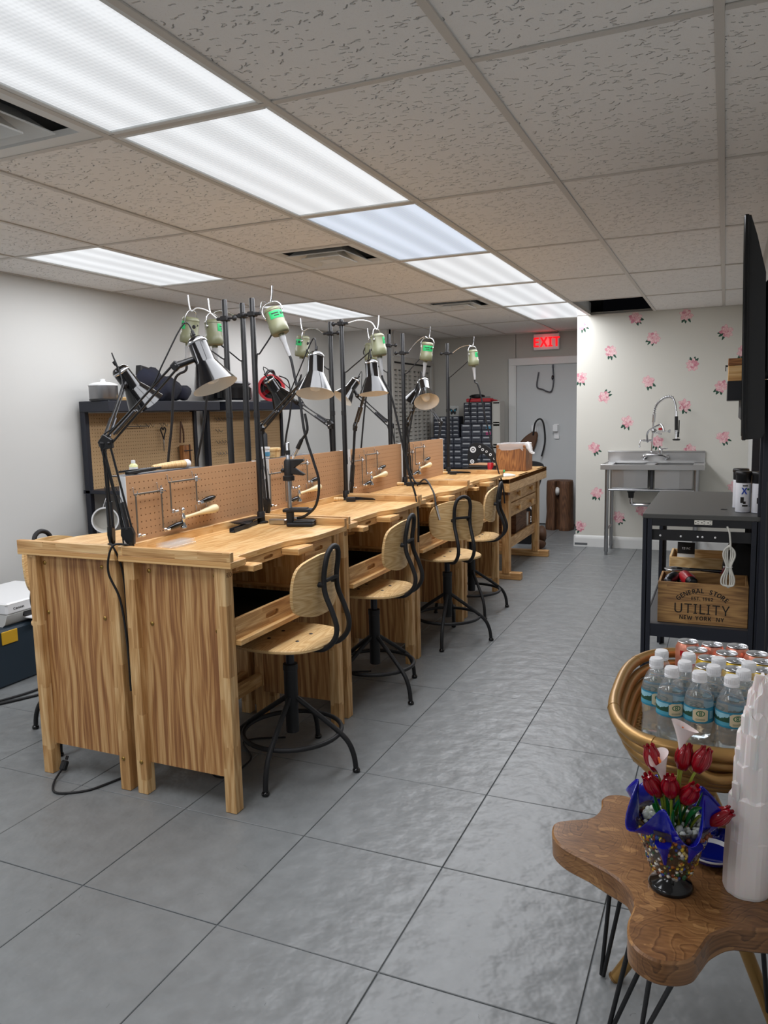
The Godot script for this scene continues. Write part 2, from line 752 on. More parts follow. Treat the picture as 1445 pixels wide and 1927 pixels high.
func is_light(i: int, j: int) -> bool:
	if i == -1 and (j >= -1 and j <= 4 or j == -3):
		return true
	return i == -4 and (j == 1 or j == 3 or j == -1 or j == -3)


func build_room() -> void:
	var root := Node3D.new()
	root.name = "floor"
	add_child(root)
	root.set_meta("kind", "structure")
	part("slab", mb().box(V(-0.7, -0.1, -1.5), V(4.9, 0.192, 12.4)), M.floor_joint, root)
	var tile := mb().box(V(0, -0.009, 0), V(0.4965, 0.018, 0.4945), 0.0015).mesh()
	rng.seed = 12
	for i in range(-7, 3):
		for j in range(-9, 15):
			var cx := 0.487 + 0.5 * (i - 0.5)
			var cz := -0.06 - 0.498 * (j + 0.5)
			if cx < X0 - 0.25 or cx > X1 + 0.25 or cz < ZB - 0.25:
				continue
			var o := part("floor_tile", tile, M.floor_paint, root, V(cx, rng.randf_range(-0.0008, 0.0002), cz))
			o.rotation = V(rng.randf_range(-0.001, 0.001), 0, rng.randf_range(-0.001, 0.001))
	# suspended ceiling
	var ceil := Node3D.new()
	ceil.name = "ceiling"
	add_child(ceil)
	ceil.set_meta("kind", "structure")
	part("slab", mb().box(V(-0.7, 2.95, -1.5), V(4.9, 0.1, 12.4)), M.plenum_grey, ceil)
	for i in range(-5, 3):
		for j in range(-4, 7):
			if is_light(i, j):
				continue
			if i == 0 and j == 4:
				continue
			if i == -2 and (j == 1 or j == 3 or j == -1):
				# a vent takes the far half of this cell
				var zc := -(j + (0.25 if j != -1 else 0.25)) * FT4
				part("ceiling_panel", mb().box(V(0, 0.009, 0), V(0.597, 0.014, 0.597), 0.003), M.ceiling_board, ceil, V((i + 0.5) * FT2, H, zc))
				part("cross_tee", mb().box(V(0, 0.0, 0), V(0.587, 0.005, 0.024), 0.001), M.tbar, ceil, V((i + 0.5) * FT2, H, -(j + 0.5) * FT4))
				continue
			var xa := maxf(i * FT2, X0 + 0.005)
			var xb := minf((i + 1) * FT2, X1 - 0.005)
			var za := minf(-j * FT4, ZF)
			var zb := maxf(-(j + 1) * FT4, ZB)
			if i >= 0:
				zb = maxf(zb, -5.99)
			if xb - xa < 0.05 or za - zb < 0.05:
				continue
			var pm := mb().box(V(0, 0.009, 0), V(xb - xa - 0.012, 0.014, za - zb - 0.012), 0.003)
			var po := part("ceiling_panel", pm, M.ceiling_board, ceil, V((xa + xb) * 0.5, H + rng.randf_range(-0.0005, 0.001), (za + zb) * 0.5))
			po.rotation.x = rng.randf_range(-0.0012, 0.0012)
	for i in range(-4, 3):
		var zz := ZB if i < 0 else -5.99
		part("main_tee", mb().box(V(0, 0, 0), V(0.024, 0.006, ZF - zz), 0.001).box(V(0, 0.02, 0), V(0.004, 0.035, ZF - zz)), M.tbar, ceil, V(i * FT2, H - 0.001, (ZF + zz) * 0.5))
	for j in range(-3, 7):
		var zj := -j * FT4
		for i in range(-5, 3):
			var xa := maxf(i * FT2 + 0.012, X0 + 0.004)
			var xb := minf((i + 1) * FT2 - 0.012, X1 - 0.004)
			if zj < ZB or (i >= 0 and zj < -5.98):
				continue
			part("cross_tee", mb().box(V(0, 0, 0), V(xb - xa, 0.005, 0.024), 0.001), M.tbar, ceil, V((xa + xb) * 0.5, H, zj))
	part("wall_angle", mb().box(V(X0 + 0.011, H, -0.8), V(0.022, 0.005, 10.3)).box(V(X1 - 0.011, H, -0.8), V(0.022, 0.005, 10.3)).box(V(0.66, H, -5.985), V(1.56, 0.005, 0.022)).box(V(-1.16, H, ZB + 0.011), V(2.04, 0.005, 0.022)), M.tbar, ceil)
	# dark duct in the open cell
	part("duct", mb().box(V(0.3, 2.62, -5.4), V(0.5, 0.3, 0.9), 0.05), M.duct_metal, ceil)
	# walls
	structure("wall_left", mb().box(V(X0 - 0.06, 1.45, -0.8), V(0.12, 2.9, 10.4)), M.wall_white)
	structure("wall_closet", mb().box(V(-2.54, 1.45, -6.0), V(0.68, 2.9, 0.12)).box(V(-2.25, 1.45, -6.07), V(0.1, 2.9, 0.12)).box(V(-2.25, 2.49, -6.75), V(0.1, 0.98, 1.26)).box(V(-2.25, 1.45, -7.4), V(0.1, 2.9, 0.1)).box(V(-2.6, 1.45, -7.4), V(0.6, 2.9, 0.1)), M.wall_white)
	structure("wall_back", mb().box(V(-1.9, 1.45, ZB - 0.06), V(1.56, 2.9, 0.12)).box(V(-0.66, 2.47, ZB - 0.06), V(0.93, 0.98, 0.12)).box(V(-0.15, 1.45, ZB - 0.06), V(0.1, 2.9, 0.12)), M.wall_grey)
	structure("wall_right", mb().box(V(X1 + 0.06, 1.45, -0.8), V(0.12, 2.9, 10.4)), M.wall_white)
	structure("wall_front", mb().box(V(-0.7, 1.45, ZF + 0.06), V(4.7, 2.9, 0.12)), M.wall_white)
	# papered wall behind the sink, a box as deep as the passage beside it
	var wp := mat("wallpaper", "ffffff", 0.7)
	wp.albedo_texture = wallpaper()
	var wr := Node3D.new()
	wr.name = "wall_sink"
	add_child(wr)
	wr.set_meta("kind", "structure")
	part("core", mb().box(V(0.68, 1.185, -6.75), V(1.62, 2.37, 1.496)), M.wall_grey, wr)
	var pm2 := mb()
	pm2.quad(V(-0.13, 0, -6.0), V(1.47, 0, -6.0), V(1.47, H + 0.01, -6.0), V(-0.13, H + 0.01, -6.0), V(0, 0, 1))
	for i in pm2.v.size():
		pm2.t[i] = Vector2((pm2.v[i].x + 0.13) / 1.6, 1.0 - pm2.v[i].y / 2.3527)
	part("wallpaper", pm2, wp, wr)
	var prof := PackedVector2Array([Vector2(0, 0), Vector2(0.014, 0), Vector2(0.014, 0.085), Vector2(0.011, 0.1), Vector2(0.006, 0.112), Vector2(0, 0.118)])
	var bm := mb()
	bm.xf = Transform3D(Basis(V(0, 0, -1), V(0, 1, 0), V(1, 0, 0)).inverse(), V(0, 0, -6.0))
	var bq := mb()
	for k in prof.size() - 1:
		var a := prof[k]
		var b := prof[k + 1]
		bq.quad(V(-0.144, a.y, -6.0 + a.x), V(1.46, a.y, -6.0 + a.x), V(1.46, b.y, -6.0 + b.x), V(-0.144, b.y, -6.0 + b.x), V(0, 0.2, 1))
	bq.box(V(-0.138, 0.05, -6.7), V(0.014, 0.1, 1.42), 0.002)
	bq.box(V(-0.137, 0.058, -5.993), V(0.016, 0.114, 0.015))
	structure("baseboard_sink", bq, M.trim_white)
	structure("baseboard_scuff", mb().box(V(-0.07, 0.028, -5.985), V(0.13, 0.022, 0.002), 0.0005), M.cord_grey).material_override = M.floor_joint
	structure("baseboard_left", mb().box(V(X0 + 0.006, 0.05, -0.8), V(0.012, 0.1, 10.2), 0.002), M.trim_white)
	structure("baseboard_back", mb().box(V(-1.7, 0.05, ZB + 0.006), V(0.9, 0.1, 0.012), 0.002), M.trim_white)
	# vents
	vent(-2, 1, "square ceiling air diffuser with a dark slot, between the bluish panel and the left lights")
	vent(-2, 3, "small far ceiling air diffuser beside the fifth light panel")
	vent(-2, -1, "square ceiling air diffuser at the top left corner, cut off by the frame")


func vent(i: int, j: int, label: String) -> void:
	var c := V((i + 0.5) * FT2, H, -(j + 0.75) * FT4)
	var t := thing("air_diffuser", label, "air vent", c, 0.0, "ceiling air diffusers")
	var m := mb()
	# stepped square rings that rise to the middle
	var fr := [[0.295, 0.0], [0.24, 0.004], [0.228, 0.02]]
	for k in 2:
		var a: Array = fr[k]
		var b: Array = fr[k + 1]
		for s in 4:
			var q := Basis(Vector3.UP, s * PI / 2)
			m.quad(q * V(-a[0], a[1], a[0]), q * V(a[0], a[1], a[0]), q * V(b[0], b[1], b[0]), q * V(-b[0], b[1], b[0]), Vector3.DOWN)
	part("frame", m, M.trim_white, t)
	for lv in [[0.188, 0.11, -0.01], [0.122, 0.06, -0.018]]:
		var r := mb()
		for s in 4:
			var q := Basis(Vector3.UP, s * PI / 2)
			r.quad(q * V(-lv[0], lv[2], lv[0]), q * V(lv[0], lv[2], lv[0]), q * V(lv[1], lv[2] + 0.065, lv[1]), q * V(-lv[1], lv[2] + 0.065, lv[1]), Vector3.DOWN)
			r.quad(q * V(-lv[0], lv[2], lv[0]), q * V(lv[0], lv[2], lv[0]), q * V(lv[0], lv[2] + 0.006, lv[0]), q * V(-lv[0], lv[2] + 0.006, lv[0]), q * V(0, 0, 1))
		part("louver", r, M.trim_white, t)
	part("centre_plate", mb().box(V(0, -0.018, 0), V(0.1, 0.004, 0.1), 0.001), M.trim_white, t)
	part("throat", mb().box(V(0, 0.45, 0), V(0.58, 0.01, 0.58)).box(V(0.288, 0.245, 0), V(0.004, 0.4, 0.58)).box(V(-0.288, 0.245, 0), V(0.004, 0.4, 0.58)).box(V(0, 0.245, 0.288), V(0.58, 0.4, 0.004)).box(V(0, 0.245, -0.288), V(0.58, 0.4, 0.004)), M.duct_metal, t)


func wallpaper() -> ImageTexture:
	var w := 1024
	var h := 1524
	var im := Image.create(w, h, false, Image.FORMAT_RGB8)
	im.fill(Color("d6d4cb"))
	rng.seed = 31
	var sx := w / 1.6
	for f in FLOWERS:
		var c := Vector2((f[0] + 0.13) * sx, (2.3527 - f[1]) * h / 2.3527)
		var ang := rng.randf_range(-0.9, 0.9) + (PI if rng.randf() < 0.2 else 0.0)
		# leaves
		for q in [-0.45, 0.5, 0.1]:
			var d := Vector2(0, 1).rotated(q + ang)
			var ln := rng.randf_range(16, 22)
			stamp(im, c + d * 36.0, d, ln, rng.randf_range(6, 9), Color("1f4a3a"), Color("39614c"))
		for ring in [[25, 15, 9], [18, 14, 8], [10, 12, 6], [3, 9, 4]]:
			for k in ring[2]:
				var a: float = TAU * k / ring[2] + rng.randf_range(-0.3, 0.3)
				var d := Vector2.from_angle(a)
				var tone := rng.randf()
				var cc := Color("e8b4b9").lerp(Color("f0d6d4"), tone) if rng.randf() < 0.78 else Color("cf8493").lerp(Color("e0a2ac"), tone)
				stamp(im, c + d * float(ring[0]) * rng.randf_range(0.85, 1.15), d, float(ring[1]) * rng.randf_range(0.8, 1.1), float(ring[1]) * 0.72, cc, cc.lerp(Color("c2667b"), 0.5))
	return ImageTexture.create_from_image(im)


# one printed petal or leaf: an ellipse with a darker outline and veins
func stamp(im: Image, c: Vector2, d: Vector2, a: float, b: float, fillc: Color, edge: Color) -> void:
	var r := int(a) + 2
	for y in range(-r, r + 1):
		for x in range(-r, r + 1):
			var p := Vector2(x, y)
			var u := p.dot(d) / a
			var v := p.cross(d) / (b * (1.0 - 0.35 * absf(u)))
			var q := u * u + v * v
			if q > 1.0:
				continue
			var px := int(c.x) + x
			var py := int(c.y) + y
			if px < 0 or py < 0 or px >= im.get_width() or py >= im.get_height():
				continue
			var k := edge if q > 0.78 or (sin(v * 9.0) > 0.9 and u < 0.2) else fillc
			im.set_pixel(px, py, k)


const FLOWERS := [
	[-0.08, 2.26], [0.43, 2.29], [0.89, 2.29], [0.60, 2.09], [0.20, 1.98], [1.25, 2.11], [1.40, 1.92], [-0.09, 1.73], [0.96, 1.81], [0.56, 1.67], [0.14, 1.53], [1.22, 1.60], [0.90, 1.43], [0.37, 1.28], [0.05, 1.02], [0.66, 1.08], [1.25, 1.12], [0.96, 1.00], [0.08, 0.56], [0.30, 0.32], [0.52, 0.40], [-0.08, 0.21], [1.37, 0.65],
]


# ---------------------------------------------------------------- far end of the room

func build_far_end() -> void:
	# exit door with its casing
	var d := Node3D.new()
	d.name = "door_1"
	add_child(d)
	d.set_meta("kind", "structure")
	d.position = V(-0.66, 0, ZB + 0.005)
	part("leaf", mb().box(V(0, 0.985, -0.01), V(0.9, 1.95, 0.04), 0.003), M.door_grey, d)
	var cs := mb()
	for s in [-1, 1]:
		cs.box(V(s * 0.505, 0.995, 0.012), V(0.09, 2.02, 0.03), 0.006)
		cs.box(V(s * 0.458, 0.98, 0.01), V(0.012, 1.96, 0.05), 0.002)
	cs.box(V(0, 2.005, 0.0135), V(1.1, 0.09, 0.031), 0.006)
	cs.box(V(0, 1.966, 0.01), V(0.92, 0.012, 0.05), 0.002)
	part("casing", cs, M.trim_white, d)
	part("closer_chain", mb().tube(cr([V(0.0, 1.93, 0.03), V(0.01, 1.75, 0.035), V(-0.02, 1.63, 0.04), V(-0.12, 1.66, 0.04), V(-0.19, 1.7, 0.035), V(-0.17, 1.87, 0.03)], 8), 0.009, 6).box(V(0.0, 1.935, 0.02), V(0.02, 0.04, 0.03)).ball(V(0.0, 1.8, 0.036), V(0.016, 0.03, 0.016)), M.dark_steel, d)
	for s in [[0.005, "door_bracket"], [-0.255, "door_bracket"]]:
		part("door_bracket", mb().box(V(0, 0, 0.005), V(0.06, 0.18, 0.006), 0.002).box(V(-0.005, 0.04, 0.035), V(0.06, 0.08, 0.06), 0.004).box(V(0.01, -0.07, 0.012), V(0.05, 0.04, 0.014), 0.002), M.white_plastic, d, V(s[0] - 0.02 + 0.06, 1.15, 0.012))
	# lit exit sign
	var ex := thing("exit_sign", "lit white exit sign with red letters above the grey door", "exit sign", V(-0.735, 2.13, ZB + 0.05))
	part("housing", mb().box(V(0, 0.095, -0.012), V(0.31, 0.19, 0.055), 0.006), M.white_plastic, ex)
	var red := mat("exit_glow", "ff2030", 0.5)
	red.emission_enabled = true
	red.emission = Color(1.0, 0.05, 0.1)
	red.emission_energy_multiplier = 0.95
	part("exit_letters", letters("EXIT", 0.155, 0.004, true), red, ex, V(0, 0.09, 0.018))
	var ol := OmniLight3D.new()
	ol.name = "exit_light"
	ex.add_child(ol)
	ol.position = V(0, 0.1, 0.07)
	ol.light_color = Color(1.0, 0.12, 0.15)
	ol.light_energy = 0.006
	ol.light_size = 0.04
	ol.shadow_enabled = true
	ol.omni_range = 9.0
	ol.omni_attenuation = 2.0
	# louvred closet doors in the side wall
	var cl := Node3D.new()
	cl.name = "door_2"
	add_child(cl)
	cl.set_meta("kind", "structure")
	cl.position = V(-2.225, 0, -6.74)
	var sl := mb()
	for p in 2:
		for k in 38:
			if k == 19:
				continue
			sl.box(V(0, 0.12 + k * 0.0475, (p - 0.5) * 0.135), V(0.006, 0.05, 0.1), 0.0, Basis(Vector3.BACK, 0.6))
	var slm := sl.mesh()
	for k in 4:
		var leaf := Node3D.new()
		leaf.name = "louvred_leaf"
		cl.add_child(leaf, true)
		leaf.position = V(0, 0, (k - 1.5) * 0.306)
		var fr := mb(1)
		for z in [-0.135, 0.0, 0.135]:
			fr.box(V(0, 1.0, z), V(0.028, 1.96, 0.034), 0.002)
		for y in [0.06, 1.02, 1.95]:
			fr.box(V(0, y, 0), V(0.027, 0.07, 0.3), 0.002)
		part("leaf_frame", fr, M.wall_grey, leaf)
		var s := part("slats", slm, M.wall_grey, leaf)
		s.set_meta("kind", "stuff")
	part("casing", mb().box(V(0.03, 1.02, -0.655), V(0.016, 2.04, 0.06), 0.003).box(V(0.03, 1.02, 0.655), V(0.016, 2.04, 0.06), 0.003).box(V(0.03, 2.03, 0), V(0.017, 0.06, 1.3), 0.003), M.wall_grey, cl)
	part("track", mb().box(V(0.012, 1.992, 0), V(0.02, 0.016, 1.22)), M.black_matte, cl)
	organizers()
	end_table()
	stump()


func organizer(label: String, at: Vector3, w: float, h: float, cols: int, rows: int, sd: int) -> void:
	var t := thing("drawer_cabinet", label, "drawer cabinet", at, 0.0, "small parts drawer cabinets")
	var m := mb()
	var dp := 0.16
	m.box(V(0, h / 2, -dp + 0.004), V(w, h, 0.008))
	for c in cols + 1:
		m.box(V(-w / 2 + c * w / cols, h / 2, -dp / 2), V(0.007, h, dp), 0.001)
	for r in rows + 1:
		m.box(V(0, r * h / rows, -dp / 2), V(w + 0.006, 0.007, dp), 0.001)
	part("case", m, M.cab_navy, t)
	var cw := w / cols - 0.009
	var ch := h / rows - 0.009
	var dm := mb().box(V(0, 0, 0), V(cw, ch, 0.03), 0.003).box(V(0, -ch * 0.1, 0.018), V(cw * 0.45, 0.006, 0.016), 0.001).mesh()
	var lm := mb().box(V(0, ch * 0.27, 0.0165), V(cw * 0.72, ch * 0.28, 0.003)).mesh()
	rng.seed = sd
	for r in rows:
		for c in cols:
			var dr := part("drawer", dm, M.drawer_grey, t, V(-w / 2 + (c + 0.5) * w / cols, (r + 0.5) * h / rows, -0.012 + rng.randf_range(-0.004, 0.003)))
			part("label_strip", lm, M.label_grey, dr)
			if sd == 3 and c == 2 and r >= 2:
				var mm: Array = [M.pink_card, M.blue_card][r - 2] if false else [M.pink_card if r == 2 else M.blue_card]
				part("card_insert", mb().box(V(0.02, -0.006, 0.016), V(cw * 0.5, ch * 0.5, 0.002)), mm[0], dr)


func organizers() -> void:
	var z := -7.06
	# the low stand they are stacked on
	var tb := thing("storage_stand", "low dark stand behind the last bench carrying the drawer cabinets", "stand", V(-1.7, 0, -7.16))
	part("top", mb().box(V(0, 0.705, 0), V(1.0, 0.03, 0.4), 0.004), M.black_matte, tb)
	for sx in [-1, 1]:
		for sz in [-1, 1]:
			part("leg", mb().box(V(sx * 0.47, 0.345, sz * 0.17), V(0.04, 0.69, 0.04), 0.003), M.black_steel, tb)
	organizer("lower left small parts cabinet, largely hidden by the last bench", V(-1.91, 0.722, z), 0.41, 0.375, 4, 5, 1)
	organizer("upper left small parts cabinet under the framed butterfly", V(-1.905, 1.1, z - 0.01), 0.33, 0.255, 4, 5, 2)
	organizer("bottom cabinet of the right stack, behind the patterned wing ornament", V(-1.515, 0.722, z), 0.39, 0.245, 3, 4, 5)
	organizer("middle cabinet of the right stack with a pink card in one drawer", V(-1.515, 0.97, z), 0.39, 0.29, 3, 4, 3)
	organizer("top cabinet of the right stack under the red tool case", V(-1.5, 1.263, z), 0.34, 0.255, 4, 5, 4)
	# white wire-drawer tower to the right of the stack
	var wt := thing("drawer_tower", "translucent white plastic drawer tower beside the right cabinet stack", "drawer tower", V(-1.262, 0.722, z - 0.08))
	part("tower_frame", mb().box(V(0, 0.4, -0.1), V(0.1, 0.8, 0.01)).box(V(-0.045, 0.4, 0), V(0.008, 0.8, 0.2)).box(V(0.045, 0.4, 0), V(0.008, 0.8, 0.2)).box(V(0, 0.27, 0), V(0.1, 0.01, 0.2)).box(V(0, 0.54, 0), V(0.1, 0.01, 0.2)).box(V(0, 0.005, 0), V(0.1, 0.01, 0.2)).box(V(0, 0.8, 0), V(0.1, 0.01, 0.2)), M.wall_grey, wt)
	for k in 3:
		part("tower_drawer", mb().box(V(0, 0.135 + k * 0.268, 0.095), V(0.08, 0.22, 0.006), 0.002), M.wall_grey, wt)
	# red case and black strap on top
	var rc := thing("tool_case", "flat red tool case lying on the top right drawer cabinet", "tool case", V(-1.49, 1.526, z - 0.07))
	part("lid", mb().box(V(0, 0.022, 0), V(0.31, 0.044, 0.13), 0.008), M.red_plastic, rc)
	part("spout", mb().tube([V(0.15, 0.02, 0), V(0.2, 0.016, 0), V(0.225, 0.014, 0)], [0.014, 0.009, 0.004], 8), M.red_plastic, rc)
	var st := thing("tool_pouch", "black tool pouch with a hanging strap on the red case", "pouch", V(-1.52, 1.571, z - 0.06))
	part("pouch_body", mb().ball(V(0, 0.025, 0), V(0.1, 0.026, 0.05)), M.black_matte, st)
	part("strap", mb().tube(cr([V(-0.06, 0.02, 0.04), V(-0.075, -0.03, 0.075), V(-0.078, -0.12, 0.095), V(-0.07, -0.2, 0.095)], 6), 0.006, 6), M.black_matte, st)
	part("blade", mb().box(V(0.11, 0.012, 0.02), V(0.12, 0.008, 0.02), 0.002), M.dark_steel, st)
	# framed butterfly
	var bf := thing("butterfly_frame", "clear square frame with a blue and black butterfly on the left cabinets", "frame", V(-1.83, 1.3585, z - 0.07))
	part("pane", mb().box(V(0, 0.065, 0), V(0.14, 0.13, 0.012), 0.002), M.clear_plastic, bf)
	for s in [-1, 1]:
		part("wing", mb().prism(PackedVector2Array([Vector2(0, 0.06), Vector2(s * 0.018, 0.092), Vector2(s * 0.05, 0.1), Vector2(s * 0.046, 0.075), Vector2(s * 0.03, 0.058), Vector2(s * 0.038, 0.04), Vector2(s * 0.024, 0.02), Vector2(s * 0.008, 0.03)]), 2, 0.008, 0.01), M.black_matte, bf)
		part("wing_panel", mb().prism(PackedVector2Array([Vector2(s * 0.012, 0.064), Vector2(s * 0.022, 0.083), Vector2(s * 0.034, 0.078), Vector2(s * 0.024, 0.06)]), 2, 0.0102, 0.0112), M.label_blue, bf)
	part("butterfly_body", mb().ball(V(0, 0.06, 0.01), V(0.004, 0.028, 0.004)), M.black_matte, bf)


func end_table() -> void:
	# joiner's bench with two wide drawers at the end of the rows
	var t := thing("end_workbench", "pale wooden workbench with two knobbed drawers past the last jewellery bench", "workbench", V(-0.36, 0, -4.785))
	var y := 0.865
	part("top", mb(2).box(V(-0.3, y - 0.02, 0.0), V(0.66, 0.04, 1.43), 0.003).box(V(0.012, y - 0.055, 0.0), V(0.036, 0.11, 1.43), 0.003), M.bench_top, t)
	part("end_cap", mb().box(V(-0.3, y - 0.055, 0.695), V(0.6, 0.105, 0.04), 0.003), M.bench_frame, t)
	part("vise_block", mb().box(V(-0.05, y - 0.125, 0.62), V(0.1, 0.03, 0.06), 0.003), M.leather_brown, t)
	for dz in [0.55, -0.55]:
		for dx in [-0.04, -0.56]:
			part("leg", mb(1).box(V(dx, 0.4, dz), V(0.06, 0.7, 0.08), 0.003), M.bench_frame, t)
		part("runner", mb().box(V(-0.27, 0.03, dz), V(0.72, 0.06, 0.07), 0.004), M.bench_frame, t)
		part("runner_rail", mb().box(V(-0.3, 0.27, dz), V(0.46, 0.06, 0.03), 0.002), M.bench_frame, t)
	part("drawer_case", mb(2).box(V(-0.3, 0.64, 0), V(0.5, 0.24, 0.96), 0.002), M.bench_frame, t)
	for r in 2:
		var dr := part("drawer", mb(2).box(V(0, 0, 0), V(0.02, 0.115, 0.98), 0.003), M.bench_frame, t, V(-0.035, 0.7 - r * 0.123, 0))
		for s in [0.24, -0.24]:
			part("knob", mb().at(Transform3D(Basis(Vector3.BACK, -PI / 2), V(0.01, 0, s))).lathe([Vector2(0.012, 0), Vector2(0.012, 0.012), Vector2(0.024, 0.016), Vector2(0.026, 0.028), Vector2(0.02, 0.036), Vector2(0.0, 0.037)], 14), M.bench_top, dr)
	part("shelf", mb(2).box(V(-0.3, 0.305, 0), V(0.5, 0.02, 1.04), 0.002).box(V(-0.045, 0.29, 0), V(0.02, 0.09, 1.04), 0.002), M.bench_frame, t)
	# what stands in it, on it and under it
	var b := thing("shelf_box", "dark brown open box with hand slots on the low shelf of the end workbench", "box", V(-0.56, 0.316, -4.86))
	part("sides", mb(2).box(V(0.13, 0.12, 0), V(0.012, 0.24, 0.4), 0.002).box(V(-0.13, 0.12, 0), V(0.012, 0.24, 0.4), 0.002).box(V(0, 0.12, 0.194), V(0.25, 0.24, 0.012), 0.002).box(V(0, 0.12, -0.194), V(0.25, 0.24, 0.012), 0.002).box(V(0, 0.008, 0), V(0.25, 0.012, 0.38)), M.stump_wood, b)
	solo("camera_case", mb().box(V(0, 0.05, 0), V(0.16, 0.1, 0.2), 0.015).box(V(0, 0.11, 0), V(0.03, 0.02, 0.12), 0.006).ball(V(0.083, 0.05, 0.03), V(0.01, 0.03, 0.03)), M.black_matte, "black equipment case sitting in the dark brown shelf box", "case", V(-0.56, 0.52, -4.93))
	for k in 3:
		solo("shelf_carton", mb().box(V(0, 0.07, 0), V(0.16, 0.14 - k * 0.01, 0.07), 0.003), [M.leather_brown, M.white_matte, M.teak_box][k], ["brown carton nearest the box on the end workbench shelf", "pale carton in the middle of the end workbench shelf", "reddish carton at the far end of the workbench shelf"][k], "carton", V(-0.52, 0.316, -5.1 - k * 0.075), "cartons on the end workbench shelf")
	var wb := thing("wooden_box", "square teak box under a clear plastic bag on the end workbench", "box", V(-0.53, y + 0.001, -5.02))
	part("box_body", mb(1).box(V(0, 0.105, 0), V(0.28, 0.21, 0.26), 0.004), M.teak_box, wb)
	part("box_lid", mb().box(V(0, 0.225, 0), V(0.28, 0.025, 0.26), 0.004), M.teak_box, wb)
	var bag := mb()
	var ring := []
	for k in 28:
		var a := TAU * k / 28
		var sx := 0.146 * signf(cos(a)) * pow(absf(cos(a)), 0.35)
		var sz := 0.136 * signf(sin(a)) * pow(absf(sin(a)), 0.35)
		ring.append(V(sx, 0.19 + 0.012 * sin(k * 2.3), sz))
	for k in 28:
		var a: Vector3 = ring[k]
		var c: Vector3 = ring[(k + 1) % 28]
		var a2 := V(a.x, 0.243 + 0.006 * sin(k * 3.1), a.z)
		var c2 := V(c.x, 0.243 + 0.006 * sin((k + 1) % 28 * 3.1), c.z)
		bag.quad(a, c, c2, a2, V(a.x, 0, a.z))
		bag.flat(a2, c2, V(0, 0.252, 0), Vector3.UP)
	bag.tube(cr([V(0.14, 0.24, 0.1), V(0.17, 0.21, 0.12), V(0.19, 0.17, 0.13), V(0.22, 0.16, 0.13)], 5), [0.03, 0.03, 0.03, 0.03, 0.03, 0.025, 0.025, 0.02, 0.02, 0.018, 0.016, 0.014, 0.012, 0.01, 0.008, 0.006], 8)
	solo("plastic_bag", bag, M.clear_bag, "crumpled clear plastic bag pulled over the teak box", "bag", V(-0.53, y + 0.006, -5.02))
	# papers and folders
	solo("paper_sheets", mb().prism(PackedVector2Array([Vector2(-0.2, -0.16), Vector2(0.14, -0.13), Vector2(0.23, 0.0), Vector2(0.12, 0.17), Vector2(-0.2, 0.15)]), 1, 0.0, 0.012, 0.002), M.paper, "curling stack of white paper on the near corner of the end workbench", "paper", V(-0.58, y + 0.001, -4.35))
	solo("folder_stack", mb().box(V(0, 0.011, 0), V(0.4, 0.022, 0.3), 0.003).box(V(0.02, 0.029, 0.01), V(0.36, 0.012, 0.27), 0.003, Basis(Vector3.UP, 0.15)), M.black_matte, "dark folders stacked flat behind the end of the last bench", "folder", V(-0.83, y + 0.001, -5.15))
	solo("brown_envelope", mb().box(V(0, 0.006, 0), V(0.3, 0.01, 0.22), 0.002, Basis(Vector3.UP, -0.2)), M.pegboard, "brown paper envelope on the dark folders", "envelope", V(-0.82, y + 0.038, -5.15))
	for k in 3:
		solo("marker", mb().at(Transform3D(Basis(Vector3.UP, 0.4 + k * 0.7) * Basis(Vector3.BACK, PI / 2), V(0, 0.009, 0))).lathe([Vector2(0, -0.06), Vector2(0.008, -0.06), Vector2(0.008, 0.05), Vector2(0.004, 0.062), Vector2(0, 0.062)], 10), [M.pink_card, M.white_plastic, M.green_label][k], ["pink marker lying on the end workbench", "white marker lying on the end workbench", "green marker lying on the end workbench"][k], "marker", V(-0.66 + k * 0.05, y + 0.001, -4.66 - k * 0.05), "markers on the end workbench")
	solo("red_tin", mb().lathe([Vector2(0, 0), Vector2(0.03, 0), Vector2(0.03, 0.06), Vector2(0.026, 0.066), Vector2(0, 0.066)], 16), M.red_plastic, "small red tin left of the teak box", "tin", V(-0.76, y + 0.001, -5.02))
	# black wing ornaments painted with white rings
	wing("black wing ornament with white dots standing on the end workbench by the cabinets", V(-0.95, y + 0.001, -5.42), 0.0, 0.24, false)
	wing("black wing ornament with white rings leaning at the far end of the end workbench", V(-0.61, 0.0, -5.97), 0.0, 0.9, true)
	# small things near the floor
	solo("boot_pair", mb().ball(V(0, 0.05, 0), V(0.07, 0.05, 0.1)).ball(V(0.02, 0.14, -0.03), V(0.05, 0.1, 0.06)), M.leather_brown, "brown leather boot on the floor by the far leg of the end workbench", "boot", V(-0.45, 0.0, -5.98 + 0.25))
	var hb := thing("leather_bag", "brown leather bag hanging by a black strap from the door bracket", "bag", V(-0.98, 0.93, ZB + 0.06))
	part("bag_body", mb().prism(cr2([Vector2(-0.12, -0.06), Vector2(0.0, -0.08), Vector2(0.1, 0.0), Vector2(0.15, 0.16), Vector2(0.13, 0.22), Vector2(0.05, 0.2), Vector2(-0.06, 0.1)], 5), 2, 0.0, 0.05, 0.012), M.leather_brown, hb)
	part("strap", mb().tube(cr([V(0.1, 0.18, 0.05), V(0.13, 0.33, 0.07), V(0.19, 0.375, 0.06), V(0.23, 0.3, 0.05), V(0.24, 0.1, 0.03), V(0.2, -0.08, 0.03)], 6), 0.011, 6), M.black_matte, hb)


